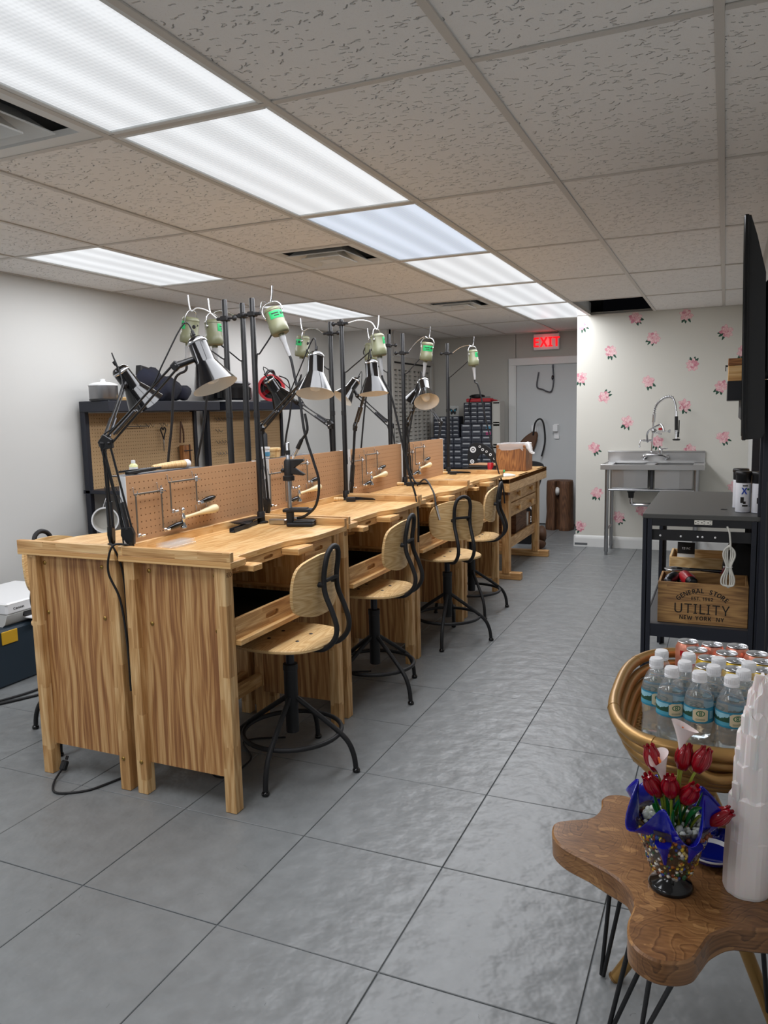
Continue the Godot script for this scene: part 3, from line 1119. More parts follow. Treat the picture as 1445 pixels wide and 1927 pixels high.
func wing(label: String, at: Vector3, turn: float, h: float, tall: bool) -> void:
	var t := thing("wing_ornament", label, "ornament", at, turn, "black and white wing ornaments")
	var o: PackedVector2Array
	if tall:
		o = cr2([Vector2(-0.14, 0.0), Vector2(0.02, 0.0), Vector2(0.06, 0.25), Vector2(0.1, 0.6), Vector2(0.17, 0.88), Vector2(0.12, 0.96), Vector2(-0.05, 0.97), Vector2(-0.2, 0.9), Vector2(-0.06, 0.8), Vector2(-0.06, 0.4)], 5)
	else:
		o = cr2([Vector2(-0.14, 0.0), Vector2(-0.05, 0.0), Vector2(-0.06, 0.08), Vector2(0.0, 0.13), Vector2(0.1, 0.05), Vector2(0.16, 0.0), Vector2(0.24, 0.0), Vector2(0.14, 0.12), Vector2(0.04, 0.21), Vector2(-0.08, 0.24), Vector2(-0.14, 0.2), Vector2(-0.16, 0.1)], 5)
	part("wing_plate", mb().prism(o, 2, -0.012, 0.012, 0.003), M.black_matte, t)
	if tall:
		t.scale = V(0.91, 0.91, 1)
	var spots := [[0.08, 0.84, 0.05], [0.03, 0.62, 0.04], [0.05, 0.45, 0.045], [0.02, 0.3, 0.035], [-0.03, 0.9, 0.018], [-0.08, 0.92, 0.014], [-0.02, 0.14, 0.03]] if tall else [[-0.1, 0.17, 0.032], [0.0, 0.17, 0.014], [0.04, 0.15, 0.012], [0.08, 0.12, 0.014], [0.12, 0.08, 0.011], [-0.03, 0.2, 0.012], [-0.11, 0.05, 0.022]]
	for s in spots:
		var r: float = s[2]
		part("white_ring", mb().at(Transform3D(Basis(Vector3.RIGHT, PI / 2), V(s[0], s[1], 0.0125))).lathe([Vector2(r * 0.55, 0), Vector2(r * 0.55, 0.002), Vector2(r, 0.002), Vector2(r, 0)], 16), M.ink_white, t)
		if r > 0.02:
			part("white_dot", mb().at(Transform3D(Basis(Vector3.RIGHT, PI / 2), V(s[0], s[1], 0.0125))).lathe([Vector2(r * 0.3, 0), Vector2(r * 0.3, 0.002), Vector2(0, 0.002)], 12), M.ink_white, t)


func stump() -> void:
	# hollowed log with a white ball in its slot
	var t := thing("log_pedestal", "dark wooden log pedestal with a hollow slot beside the grey door", "pedestal", V(-0.5, 0, -7.12), 0.0)
	var o := cr2([Vector2(-0.14, 0.1), Vector2(-0.05, 0.15), Vector2(-0.03, 0.08), Vector2(0.0, 0.06), Vector2(0.02, 0.15), Vector2(0.12, 0.14), Vector2(0.15, 0.0), Vector2(0.1, -0.13), Vector2(-0.08, -0.13), Vector2(-0.16, -0.02)], 4)
	var m := mb(1)
	var hs := [0.0, 0.03, 0.2, 0.36, 0.55, 0.58]
	var sc := [1.04, 1.06, 0.97, 1.0, 0.98, 0.94]
	for k in hs.size() - 1:
		for i in o.size():
			var j := (i + 1) % o.size()
			var a: Vector2 = o[i] * sc[k]
			var b: Vector2 = o[j] * sc[k]
			var c: Vector2 = o[j] * sc[k + 1]
			var d: Vector2 = o[i] * sc[k + 1]
			var e := (o[j] - o[i])
			m.quad(V(a.x, hs[k], a.y), V(b.x, hs[k], b.y), V(c.x, hs[k + 1], c.y), V(d.x, hs[k + 1], d.y), V(e.y, 0, -e.x))
	var tr := Geometry2D.triangulate_polygon(o)
	for i in range(0, tr.size(), 3):
		m.flat(V(o[tr[i]].x * 0.94, 0.58, o[tr[i]].y * 0.94), V(o[tr[i + 1]].x * 0.94, 0.58, o[tr[i + 1]].y * 0.94), V(o[tr[i + 2]].x * 0.94, 0.58, o[tr[i + 2]].y * 0.94), Vector3.UP)
	part("log", m, M.stump_wood, t)
	part("slot_ball", mb().ball(V(-0.02, 0.46, 0.1), V(0.035, 0.05, 0.03)), M.white_matte, t)


# ---------------------------------------------------------------- left wall

func pegsheet(w: float, h: float, th: float, pitch: float, r: float) -> MB:
	# hardboard with a real grid of round (eight-sided) holes; lies in x-y, centred, front at z = th/2
	var m := mb()
	var nx := int(w / pitch)
	var ny := int(h / pitch)
	var mx := (w - nx * pitch) * 0.5
	var my := (h - ny * pitch) * 0.5
	for f in [-1.0, 1.0]:
		var z: float = f * th * 0.5
		var o := V(0, 0, f)
		for iy in ny:
			for ix in nx:
				var c := V(-w / 2 + mx + (ix + 0.5) * pitch, -h / 2 + my + (iy + 0.5) * pitch, z)
				for k in 4:
					var bs := Basis(Vector3.BACK, k * PI / 2)
					var p := pitch * 0.5
					var a := c + bs * V(p, -p, 0)
					var b := c + bs * V(p, p, 0)
					var r0 := c + bs * V(r * 0.707, -r * 0.707, 0)
					var r1 := c + bs * V(r, 0, 0)
					var r2 := c + bs * V(r * 0.707, r * 0.707, 0)
					m.tri(a, r1, r0, o, o, o)
					m.tri(a, b, r1, o, o, o)
					m.tri(b, r2, r1, o, o, o)
					if f > 0.0:
						var dz := V(0, 0, -th)
						m.quad(r0, r1, r1 + dz, r0 + dz, c - r1)
						m.quad(r1, r2, r2 + dz, r1 + dz, c - r1)
		if mx > 0.0005:
			for s in [-1.0, 1.0]:
				m.quad(V(s * w / 2, -h / 2, z), V(s * (w / 2 - mx), -h / 2, z), V(s * (w / 2 - mx), h / 2, z), V(s * w / 2, h / 2, z), o)
		if my > 0.0005:
			for s in [-1.0, 1.0]:
				m.quad(V(-w / 2 + mx, s * h / 2, z), V(w / 2 - mx, s * h / 2, z), V(w / 2 - mx, s * (h / 2 - my), z), V(-w / 2 + mx, s * (h / 2 - my), z), o)
	for s in [-1.0, 1.0]:
		m.quad(V(s * w / 2, -h / 2, -th / 2), V(s * w / 2, h / 2, -th / 2), V(s * w / 2, h / 2, th / 2), V(s * w / 2, -h / 2, th / 2), V(s, 0, 0))
		m.quad(V(-w / 2, s * h / 2, -th / 2), V(w / 2, s * h / 2, -th / 2), V(w / 2, s * h / 2, th / 2), V(-w / 2, s * h / 2, th / 2), V(0, s, 0))
	return m


func wall_bench(label: String, z0: float, z1: float, sheet: ArrayMesh) -> Node3D:
	# black steel workbench with a pegboard back and an upper shelf; faces +x
	var zc := (z0 + z1) * 0.5
	var L := z0 - z1
	var t := thing("wall_workbench", label, "workbench", V(-2.84, 0, zc), 0.0, "black steel workbenches on the left wall")
	for s in [-1, 1]:
		part("post", mb().box(V(0.02, 0.76, s * (L / 2 - 0.02)), V(0.045, 1.52, 0.04), 0.003), M.navy_steel, t)
		part("leg", mb().box(V(0.42, 0.45, s * (L / 2 - 0.02)), V(0.045, 0.9, 0.04), 0.003), M.navy_steel, t)
	part("worktop", mb().box(V(0.22, 0.92, 0), V(0.48, 0.025, L), 0.003), M.navy_steel, t)
	part("apron", mb().box(V(0.445, 0.87, 0), V(0.02, 0.075, L - 0.09), 0.002), M.navy_steel, t)
	part("low_shelf", mb().box(V(0.22, 0.2, 0), V(0.44, 0.03, L - 0.02), 0.003), M.navy_steel, t)
	part("upper_shelf", mb().box(V(0.14, 1.512, 0), V(0.27, 0.075, L + 0.02), 0.004), M.navy_steel, t)
	part("pegboard_back", sheet, M.pegwall, t, V(0.02, 1.2, 0), V(0, PI / 2, 0))
	return t


func build_left_wall() -> void:
	var sheet := pegsheet(1.17, 0.535, 0.012, 0.0254, 0.0035).mesh()
	var a := wall_bench("black steel workbench with tan pegboard back, the nearer of two by the left wall", -2.02, -3.27, sheet)
	var b := wall_bench("black steel workbench with tan pegboard back, the farther of two by the left wall", -3.41, -4.66, sheet)
	# hooks on the boards
	var hk := mb().tube([V(0, 0.012, 0), V(0.0, 0.012, 0.01), V(0, 0, 0.016), V(0, -0.012, 0.03), V(0, -0.006, 0.04), V(0, 0.004, 0.042)], 0.0025, 5).mesh()
	for q in [[0.0, 1.37], [0.05, 1.37], [0.16, 1.37], [0.21, 1.37], [-0.1, 1.37]]:
		part("hook", hk, M.steel, a, V(0.03, q[1], -q[0]), V(0, PI / 2, 0))
	for r in 4:
		for q in 4:
			if r == 1 and q > 1:
				continue
			part("hook", hk, M.steel, b, V(0.03, 1.4 - r * 0.1, 0.5 - q * 0.045), V(0, PI / 2, 0))
	# hanging tools
	var sc := thing("shears", "small black shears hanging on the near wall pegboard", "shears", V(-2.79, 1.2, -2.81))
	for s in [-1, 1]:
		part("handle", mb().tube(cr([V(0.012, 0.05, 0), V(0.012, 0.09, s * 0.012), V(0.012, 0.13, s * 0.03), V(0.012, 0.15, s * 0.015), V(0.012, 0.13, s * 0.004)], 5), 0.005, 6), M.black_matte, sc)
		part("blade", mb().prism(PackedVector2Array([Vector2(s * 0.009, 0.06), Vector2(-s * 0.004, 0.06), Vector2(-s * 0.001, -0.04)]), 0, 0.008 + s * 0.003, 0.012 + s * 0.003), M.steel, sc)
	var dw := thing("dowel", "thin steel rod resting on pegboard hooks of the near wall bench", "rod", V(-2.775, 1.365, -2.5))
	part("rod", mb().tube([V(0, 0, 0.14), V(0, 0, -0.14)], 0.004, 6), M.dark_steel, dw)
	var wbk := thing("wooden_block", "wooden block strapped with black cord hanging on the near pegboard", "block", V(-2.77, 1.08, -3.06))
	part("block", mb(1).box(V(0, 0.05, 0), V(0.05, 0.14, 0.1), 0.006), M.teak_box, wbk)
	part("cord", mb().tube([V(0.028, 0.125, -0.02), V(0.03, 0.0, -0.022), V(0.03, -0.03, -0.02)], 0.004, 5).tube([V(0.028, 0.075, 0.052), V(0.029, 0.076, -0.052)], 0.004, 5), M.black_matte, wbk)
	var sr := thing("strap_tool", "brown leather strap hanging above the corded wooden block", "strap", V(-2.785, 1.22, -3.04))
	for s in [-1, 1]:
		part("strap_side", mb().tube(cr([V(0, 0.17, 0), V(0.006, 0.09, s * 0.018), V(0, 0.0, s * 0.022)], 5), 0.007, 6), M.leather_brown, sr)
	# on the upper shelves (top at 1.55)
	var yt := 1.551
	var ck := thing("slow_cooker", "small steel slow cooker with a white lid on the near upper shelf", "cooker", V(-2.68, yt, -2.09))
	part("pot", mb().lathe([Vector2(0, 0), Vector2(0.09, 0), Vector2(0.094, 0.012), Vector2(0.096, 0.02), Vector2(0.096, 0.1), Vector2(0.09, 0.104)], 28), M.cooker_steel, ck)
	part("base_ring", mb().lathe([Vector2(0.088, 0.0), Vector2(0.097, 0.002), Vector2(0.097, 0.012), Vector2(0.09, 0.014)], 28), M.black_plastic, ck)
	part("lid", mb().lathe([Vector2(0.099, 0.102), Vector2(0.099, 0.11), Vector2(0.06, 0.124), Vector2(0.02, 0.128), Vector2(0.014, 0.14), Vector2(0.018, 0.148), Vector2(0.0, 0.151)], 28), M.white_plastic, ck)
	var bg := thing("fabric_bag", "slumped dark navy bag on the near upper shelf", "bag", V(-2.69, yt, -2.66))
	var bm := mb()
	bm.ball(V(0, 0.09, -0.03), V(0.1, 0.1, 0.25), 18, 12).ball(V(0.01, 0.15, 0.1), V(0.08, 0.1, 0.12), 16, 10).ball(V(0, 0.065, -0.26), V(0.08, 0.06, 0.12), 14, 8)
	for i in bm.v.size():
		var p := bm.v[i]
		bm.v[i] = V(p.x, maxf(p.y + 0.018 * sin(p.z * 42.0) * cos(p.x * 31.0 + p.y * 25.0), 0.0), p.z)
	part("bag_body", bm, M.cloth_navy, bg)
	part("bag_peak", mb().prism(PackedVector2Array([Vector2(0.2, 0.19), Vector2(0.19, 0.26), Vector2(0.08, 0.24), Vector2(0.08, 0.16)]), 0, -0.03, 0.03, 0.008), M.black_matte, bg)
	solo("shelf_plank", mb(2).box(V(0, 0.012, 0), V(0.12, 0.024, 0.3), 0.003), M.ply_pine, "pale wood offcut beside the navy bag on the upper shelf", "plank", V(-2.62, yt, -2.34))
	var ro := thing("roaster_oven", "black electric roaster with a domed lid on the farther upper shelf", "roaster", V(-2.68, yt, -3.56))
	part("tub", mb().prism(cr2([Vector2(-0.1, -0.22), Vector2(0.1, -0.22), Vector2(0.12, 0.0), Vector2(0.1, 0.22), Vector2(-0.1, 0.22), Vector2(-0.12, 0.0)], 5), 1, 0.01, 0.13, 0.015), M.black_gloss, ro)
	part("lid", mb().prism(cr2([Vector2(-0.1, -0.22), Vector2(0.1, -0.22), Vector2(0.12, 0.0), Vector2(0.1, 0.22), Vector2(-0.1, 0.22), Vector2(-0.12, 0.0)], 5), 1, 0.135, 0.17, 0.02), M.steel, ro)
	for s in [-1, 1]:
		part("handle", mb().box(V(0, 0.09, s * 0.25), V(0.1, 0.02, 0.03), 0.006), M.black_plastic, ro)
	part("lid_knob", mb().tube(cr([V(0, 0.165, 0.035), V(0, 0.2, 0.02), V(0, 0.2, -0.02), V(0, 0.165, -0.035)], 4), 0.007, 6), M.black_plastic, ro)
	var fn := thing("blower_fan", "red drum blower fan with a black handle on the farther upper shelf", "fan", V(-2.68, yt + 0.002, -4.28))
	var tf := Transform3D(Basis(Vector3.UP, 0.5) * Basis(Vector3.RIGHT, PI / 2), V(0, 0.125, 0.0))
	part("drum", mb().at(tf).lathe([Vector2(0.1, -0.11), Vector2(0.125, -0.11), Vector2(0.125, 0.11), Vector2(0.1, 0.11), Vector2(0.115, 0.09), Vector2(0.115, -0.09), Vector2(0.1, -0.11)], 32), M.red_plastic, fn)
	part("hub", mb().at(tf).lathe([Vector2(0, 0.085), Vector2(0.035, 0.08), Vector2(0.035, -0.06), Vector2(0, -0.06)], 16), M.black_plastic, fn)
	part("motor_plate", mb().at(tf).lathe([Vector2(0, -0.04), Vector2(0.114, -0.04), Vector2(0.114, -0.05), Vector2(0, -0.05)], 28), M.black_plastic, fn)
	part("guard_ring", mb().at(tf).lathe([Vector2(0.07, 0.098), Vector2(0.075, 0.1), Vector2(0.075, 0.104), Vector2(0.07, 0.104)], 24), M.black_matte, fn)
	for k in 5:
		part("blade", mb().at(tf * Transform3D(Basis(Vector3.UP, k * TAU / 5), Vector3.ZERO)).box(V(0.07, 0.03, 0), V(0.08, 0.004, 0.045), 0.001, Basis(Vector3.RIGHT, 0.6)), M.red_dark, fn)
	part("handle", mb().tube(cr([V(-0.02, 0.245, 0.06), V(-0.01, 0.28, 0.035), V(0.0, 0.285, -0.03), V(0.0, 0.245, -0.06)], 5), 0.014, 8), M.black_plastic, fn)
	part("power_cord", mb().tube(cr([V(0.05, 0.24, -0.06), V(0.09, 0.2, -0.15), V(0.1, 0.08, -0.17), V(0.11, 0.02, -0.1), V(0.115, 0.005, 0.02)], 6), 0.006, 6), M.black_matte, fn)
	part("foot", mb().box(V(0, 0.006, 0.0), V(0.18, 0.012, 0.14), 0.004), M.black_plastic, fn)
	# on the worktops
	var tl := thing("torch_head", "dark tangled torch tool lying on the near wall worktop", "torch", V(-2.55, 0.934, -2.2))
	part("torch_body", mb().tube(cr([V(0, 0.03, 0.12), V(0.02, 0.05, 0.02), V(0.0, 0.03, -0.1)], 5), 0.022, 8), M.black_matte, tl)
	part("torch_hose", mb().tube(cr([V(0, 0.03, 0.12), V(0.05, 0.02, 0.18), V(0.08, 0.012, 0.05), V(0.05, 0.012, -0.08)], 6), 0.008, 6), M.dark_steel, tl)
	solo("black_canister", mb().lathe([Vector2(0, 0), Vector2(0.05, 0), Vector2(0.05, 0.32), Vector2(0.02, 0.35), Vector2(0, 0.35)], 18), M.black_matte, "tall black canister on the farther wall worktop behind a pole", "canister", V(-2.62, 0.934, -3.98))
	# grey bucket hanging with its mouth towards the room
	var bk := thing("bucket", "small white rimmed pail hung sideways at the near end of the wall workbench", "bucket", V(-2.6, 0.64, -1.94))
	part("bucket_wall", mb().at(Transform3D(Basis(Vector3.UP, 0.75) * Basis(Vector3.RIGHT, PI / 2), V(0, 0.1, 0))).lathe([Vector2(0.0, -0.07), Vector2(0.07, -0.07), Vector2(0.084, 0.0), Vector2(0.08, 0.0), Vector2(0.067, -0.062), Vector2(0, -0.062)], 24), M.wall_grey, bk)
	part("rim", mb().at(Transform3D(Basis(Vector3.UP, 0.75) * Basis(Vector3.RIGHT, PI / 2), V(0, 0.1, 0))).lathe([Vector2(0.081, -0.004), Vector2(0.09, -0.004), Vector2(0.09, 0.006), Vector2(0.081, 0.006)], 28), M.white_plastic, bk)
	part("hanger", mb().tube([V(-0.06, 0.18, -0.05), V(-0.05, 0.27, -0.09)], 0.004, 6), M.steel, bk)
	# printer on a dark case
	var cs := thing("storage_case", "low dark teal case with yellow foam tabs under the printer", "case", V(-2.5, 0, -0.97))
	part("case_body", mb().box(V(0, 0.1575, 0), V(0.5, 0.315, 1.1), 0.012), M.case_teal, cs)
	for z in [0.16, -0.12]:
		part("foam_tab", mb().box(V(0.254, 0.27, z), V(0.008, 0.07, 0.1), 0.002), M.foam_yellow, cs)
	var pr := thing("printer", "white inkjet printer with an open paper slot by the left wall", "printer", V(-2.5, 0.3155, -1.055))
	pr.scale = V(1, 0.74, 1)
	part("printer_body", mb().prism(PackedVector2Array([Vector2(-0.24, 0.02), Vector2(-0.22, 0.0), Vector2(0.2, 0.0), Vector2(0.22, 0.02), Vector2(0.24, 0.09), Vector2(0.235, 0.09), Vector2(-0.24, 0.09)]), 2, -0.24, 0.24, 0.0), M.printer_grey, pr)
	part("scanner_lid", mb().box(V(0, 0.135, 0), V(0.48, 0.088, 0.48), 0.012), M.white_plastic, pr)
	part("lid_seam", mb().box(V(0, 0.168, 0), V(0.4805, 0.002, 0.4805)), M.cord_grey, pr)
	part("paper_slot", mb().box(V(0.228, 0.072, -0.02), V(0.03, 0.034, 0.3)), M.black_plastic, pr)
	part("output_tray", mb().box(V(0.27, 0.04, -0.02), V(0.1, 0.012, 0.28), 0.003), M.white_plastic, pr)
	var bn := part("brand_letters", letters("Canon", 0.024, 0.001, true), M.ink_black, pr, V(0.2405, 0.13, 0.16), V(0, PI / 2, 0))
	bn.set_meta("label", "small black printed lettering")
	solo("floor_cable", mb().tube(cr([V(-2.3, 0.007, -0.3), V(-2.1, 0.007, -0.5), V(-1.9, 0.007, -0.95), V(-1.95, 0.007, -1.3), V(-2.2, 0.007, -1.5)], 8), 0.007, 6).tube(cr([V(-2.2, 0.008, -0.35), V(-2.05, 0.008, -0.75), V(-2.1, 0.008, -1.1), V(-2.3, 0.008, -1.4)], 8), 0.006, 6), M.black_matte, "black cables on the floor in front of the dark teal case", "cable")


# ---------------------------------------------------------------- jewellery benches

# a board facing +x with a rounded finger slot; y up, z along its width, front face at x = 0
func slotboard(w: float, h: float, th: float, sw: float, sh: float, axis := 2) -> MB:
	var m := mb(axis, Vector2(0.1, 0.1))
	var K := 24
	var ou := []
	var hi := []
	for k in K:
		var a := TAU * k / K
		var c := cos(a)
		var s := sin(a)
		var d := maxf(absf(c), absf(s))
		ou.append(V(0, s / d * h / 2, c / d * w / 2))
		var ex := 0.45
		hi.append(V(0, signf(s) * pow(absf(s), ex) * sh / 2, signf(c) * pow(absf(c), ex) * sw / 2))
	for k in K:
		var j := (k + 1) % K
		m.quad(ou[k], ou[j], hi[j], hi[k], V(1, 0, 0))
		var dp := V(-minf(th * 0.8, 0.012), 0, 0)
		m.quad(hi[k], hi[j], hi[j] + dp, hi[k] + dp, -hi[k])
		m.flat(hi[k] + dp, hi[j] + dp, dp, V(1, 0, 0))
		var b := V(-th, 0, 0)
		m.quad(ou[k], ou[j], ou[j] + b, ou[k] + b, ou[k])
		m.flat(ou[k] + b, ou[j] + b, b, V(-1, 0, 0))
	return m


func make_bench() -> Node3D:
	var t := thing("jeweller_bench", "", "workbench")
	var L := 0.9
	# top with the kneehole cut
	var o := PackedVector2Array([Vector2(-0.235, 0.45), Vector2(-0.235, -0.45), Vector2(0.258, -0.45), Vector2(0.26, -0.16)])
	for q in [[0.256, -0.125], [0.243, -0.09], [0.225, -0.055], [0.211, -0.025], [0.206, 0.01], [0.206, 0.29], [0.207, 0.318], [0.214, 0.338], [0.228, 0.347], [0.244, 0.346], [0.256, 0.35], [0.261, 0.362]]:
		o.append(Vector2(q[0], q[1]))
	o.append(Vector2(0.26, 0.45))
	part("top", mb(2, Vector2(0.3, 0.02)).prism(o, 1, 0.906, 0.93, 0.002), M.bench_top, t)
	part("back_rail", mb(2, Vector2(0.1, 0.21)).box(V(-0.225, 0.946, 0), V(0.02, 0.034, L), 0.0015), M.bench_top, t)
	for s in [-1, 1]:
		part("end_rail", mb(0, Vector2(0.4, 0.28 + s * 0.08)).box(V(0.022, 0.946, s * 0.439), V(0.474, 0.034, 0.022), 0.0015), M.bench_frame, t)
	# legs
	for sx in [-1, 1]:
		for sz in [-1, 1]:
			part("leg", mb(1, Vector2(0.0, 0.11 + sx * 0.09 + sz * 0.045)).box(V(sx * 0.2015, 0.453, sz * 0.4135), V(0.047, 0.906, 0.047), 0.002), M.bench_frame, t)
	for s in [-1, 1]:
		part("end_panel", mb(1, Vector2(0.0, 0.25 + s * 0.02)).box(V(0, 0.513, s * 0.402), V(0.36, 0.784, 0.014)), M.end_panel, t)
	var bolt := mb().lathe([Vector2(0.008, -0.001), Vector2(0.0085, 0.0015), Vector2(0.006, 0.004), Vector2(0.003, 0.0048), Vector2(0.0022, 0.003), Vector2(0, 0.003)], 12).mesh()
	for s in [-1, 1]:
		var rt := V(s * PI / 2, 0, 0)
		for q in [[-0.13, 0.87, 0.409], [-0.13, 0.67, 0.409], [0.162, 0.87, 0.409], [0.162, 0.67, 0.409], [-0.2, 0.128, 0.437]]:
			part("bolt", bolt, M.brass, t, V(q[0], q[1], s * q[2]), rt)
	part("back_stretcher", mb(2, Vector2(0.2, 0.1)).box(V(-0.2, 0.18, 0), V(0.03, 0.06, 0.78), 0.002), M.bench_frame, t)
	part("back_panel", mb(2, Vector2(0.1, 0.1)).box(V(-0.19, 0.78, 0), V(0.014, 0.25, 0.79)), M.end_panel, t)
	# apron under the cut, with its pin slot and hole
	part("apron", slotboard(0.44, 0.032, 0.02, 0.066, 0.014).at(Transform3D()), M.bench_frame, t, V(0.204, 0.889, 0.12))
	part("pin_hole", mb().at(Transform3D(Basis(Vector3.BACK, -PI / 2), V(0.2046, 0.889, 0.02))).lathe([Vector2(0.008, -0.002), Vector2(0.008, 0.0005), Vector2(0.006, 0.0005), Vector2(0.006, -0.0005), Vector2(0, -0.0005)], 14), M.stump_wood, t)
	part("arm_rest", mb(2, Vector2(0.2, 0.3)).box(V(0.242, 0.892, -0.035), V(0.08, 0.026, 0.12), 0.002), M.bench_top, t)
	part("arm_rest", mb(2, Vector2(0.5, 0.3)).box(V(0.25, 0.89, 0.315), V(0.065, 0.022, 0.06), 0.002), M.bench_top, t)
	# knee space: partition, curved shelf
	part("partition", mb(1, Vector2(0.1, 0.3)).box(V(0.015, 0.77, -0.112), V(0.42, 0.27, 0.018), 0.001), M.bench_frame, t)
	var sh := PackedVector2Array([Vector2(-0.18, 0.39), Vector2(-0.18, -0.1), Vector2(0.02, -0.1)])
	for q in [[0.0, -0.02], [-0.04, 0.08], [-0.06, 0.18], [-0.05, 0.28], [0.0, 0.36], [0.04, 0.39]]:
		sh.append(Vector2(q[0], q[1]))
	part("curved_shelf", mb(2, Vector2(0.3, 0.2)).prism(sh, 1, 0.79, 0.802, 0.001), M.bench_frame, t)
	part("tray_runner", mb(0).box(V(0.02, 0.722, -0.095), V(0.4, 0.014, 0.014), 0.001), M.bench_frame, t)
	# catch tray
	var tr := part("catch_tray", mb().box(V(0.015, 0.645, 0.14), V(0.4, 0.008, 0.48)).box(V(-0.18, 0.675, 0.14), V(0.006, 0.06, 0.48)).box(V(0.015, 0.67, 0.383), V(0.4, 0.06, 0.006)).box(V(0.015, 0.67, -0.095), V(0.4, 0.06, 0.006)), M.black_matte, t)
	part("tray_front", slotboard(0.49, 0.074, 0.016, 0.092, 0.022), M.bench_frame, tr, V(0.226, 0.674, 0.145))
	part("tray_ledge", mb(2, Vector2(0.3, 0.05)).box(V(0.222, 0.627, 0.14), V(0.05, 0.02, 0.5), 0.002), M.bench_top, t)
	# drawer column
	part("drawer_case", mb(2).box(V(0.01, 0.64, -0.25), V(0.4, 0.016, 0.27), 0.001).box(V(0.0, 0.77, -0.25), V(0.38, 0.25, 0.235)), M.end_panel, t)
	for q in [[0.861, 0.064], [0.791, 0.066], [0.7, 0.106]]:
		part("drawer", slotboard(0.238, q[1], 0.018, 0.07, 0.018), M.bench_frame, t, V(0.224, q[0], -0.246))
	var mk := part("stamp_letters", letters("RIO", 0.024, 0.0006), M.stump_wood, t, V(0.2254, 0.878, 0.413), V(0, PI / 2, 0))
	mk.scale = V(0.8, 1, 1)
	return t


func bench_spot(k: int, left: bool) -> Vector3:
	return V((-1.022 if left else -0.535) - 0.01 * k, 0, -0.53 - 0.937 * k)


func build_benches() -> void:
	var b := make_bench()
	b.set_meta("group", "jewellery benches in two back to back rows")
	b.set_meta("label", "front bench of the right row, with two end panels of striped wood nearest the camera")
	b.position = bench_spot(0, false)
	var lr := ["second bench of the right row, where the second stool is tucked in", "third bench of the right row, behind the turned stool", "last bench of the right row, next to the drawered end workbench"]
	var ll := ["front bench of the left row, its striped end panel at the far left", "second bench of the left row, hidden behind the first pegboard divider", "third bench of the left row, hidden behind the pegboard dividers", "last bench of the left row, hidden behind the last pegboard divider"]
	for k in 3:
		copy(b, lr[k], bench_spot(k + 1, false))
	for k in 4:
		copy(b, ll[k], bench_spot(k, true), PI)


func saw(called: String, label: String, at: Vector3, w: float, arm: float, arm2: float) -> void:
	# adjustable piercing saw frame, hanging in the y-z plane, w along -z
	var t := thing(called, label, "saw", at, 0.0, "piercing saws on the pegboard dividers")
	part("frame_bar", mb().box(V(0, 0, -w / 2), V(0.004, 0.007, w + 0.02), 0.001), M.saw_steel, t)
	part("frame_arm", mb().box(V(0, -arm2 / 2, 0), V(0.0042, arm2, 0.007), 0.001), M.saw_steel, t)
	part("frame_arm", mb().box(V(0, -arm / 2 + 0.01, -w), V(0.0042, arm + 0.02, 0.007), 0.001), M.saw_steel, t)
	for q in [[-arm2, 0.0], [-arm, -w]]:
		part("blade_clamp", mb().box(V(0.004, q[0], q[1]), V(0.014, 0.014, 0.012), 0.002).tube([V(0.008, q[0], q[1]), V(0.024, q[0], q[1])], 0.003, 6).box(V(0.024, q[0], q[1] - 0.003), V(0.003, 0.008, 0.02), 0.001), M.chrome, t)
	part("slide_clamp", mb().box(V(0.002, 0.0, -w + 0.004), V(0.012, 0.022, 0.016), 0.002).tube([V(0.006, 0, -w), V(0.02, 0, -w)], 0.003, 6), M.chrome, t)
	part("grip", mb().at(Transform3D(Basis(Vector3.RIGHT, -PI / 2 + 0.12), V(0.004, -arm, -w - 0.012))).lathe([Vector2(0, 0), Vector2(0.006, 0.0), Vector2(0.007, 0.012), Vector2(0.0095, 0.03), Vector2(0.0125, 0.06), Vector2(0.011, 0.09), Vector2(0.006, 0.108), Vector2(0, 0.112)], 14), M.black_gloss, t)
	part("ferrule", mb().tube([V(0.004, -arm, -w + 0.004), V(0.004, -arm + 0.001, -w - 0.018)], 0.0055, 8), M.chrome, t)


func hammer(label: String, at: Vector3) -> void:
	var t := thing("chasing_hammer", label, "hammer", at, 0.0, "chasing hammers on the pegboard dividers")
	part("head", mb().lathe([Vector2(0, -0.042), Vector2(0.014, -0.042), Vector2(0.0145, -0.034), Vector2(0.008, -0.024), Vector2(0.0065, -0.016), Vector2(0.0095, -0.008), Vector2(0.0095, 0.008), Vector2(0.006, 0.015), Vector2(0.0055, 0.024), Vector2(0.009, 0.03), Vector2(0.0085, 0.038), Vector2(0.004, 0.043), Vector2(0, 0.044)], 16), M.chrome, t)
	part("handle", mb(1).at(Transform3D(Basis(Vector3.RIGHT, -PI / 2 + 0.06), V(0, 0, 0.008))).lathe([Vector2(0, 0), Vector2(0.0065, 0), Vector2(0.007, 0.03), Vector2(0.0062, 0.07), Vector2(0.0075, 0.11), Vector2(0.012, 0.155), Vector2(0.0175, 0.195), Vector2(0.019, 0.215), Vector2(0.0165, 0.232), Vector2(0.008, 0.242), Vector2(0, 0.244)], 16), M.white_handle, t)


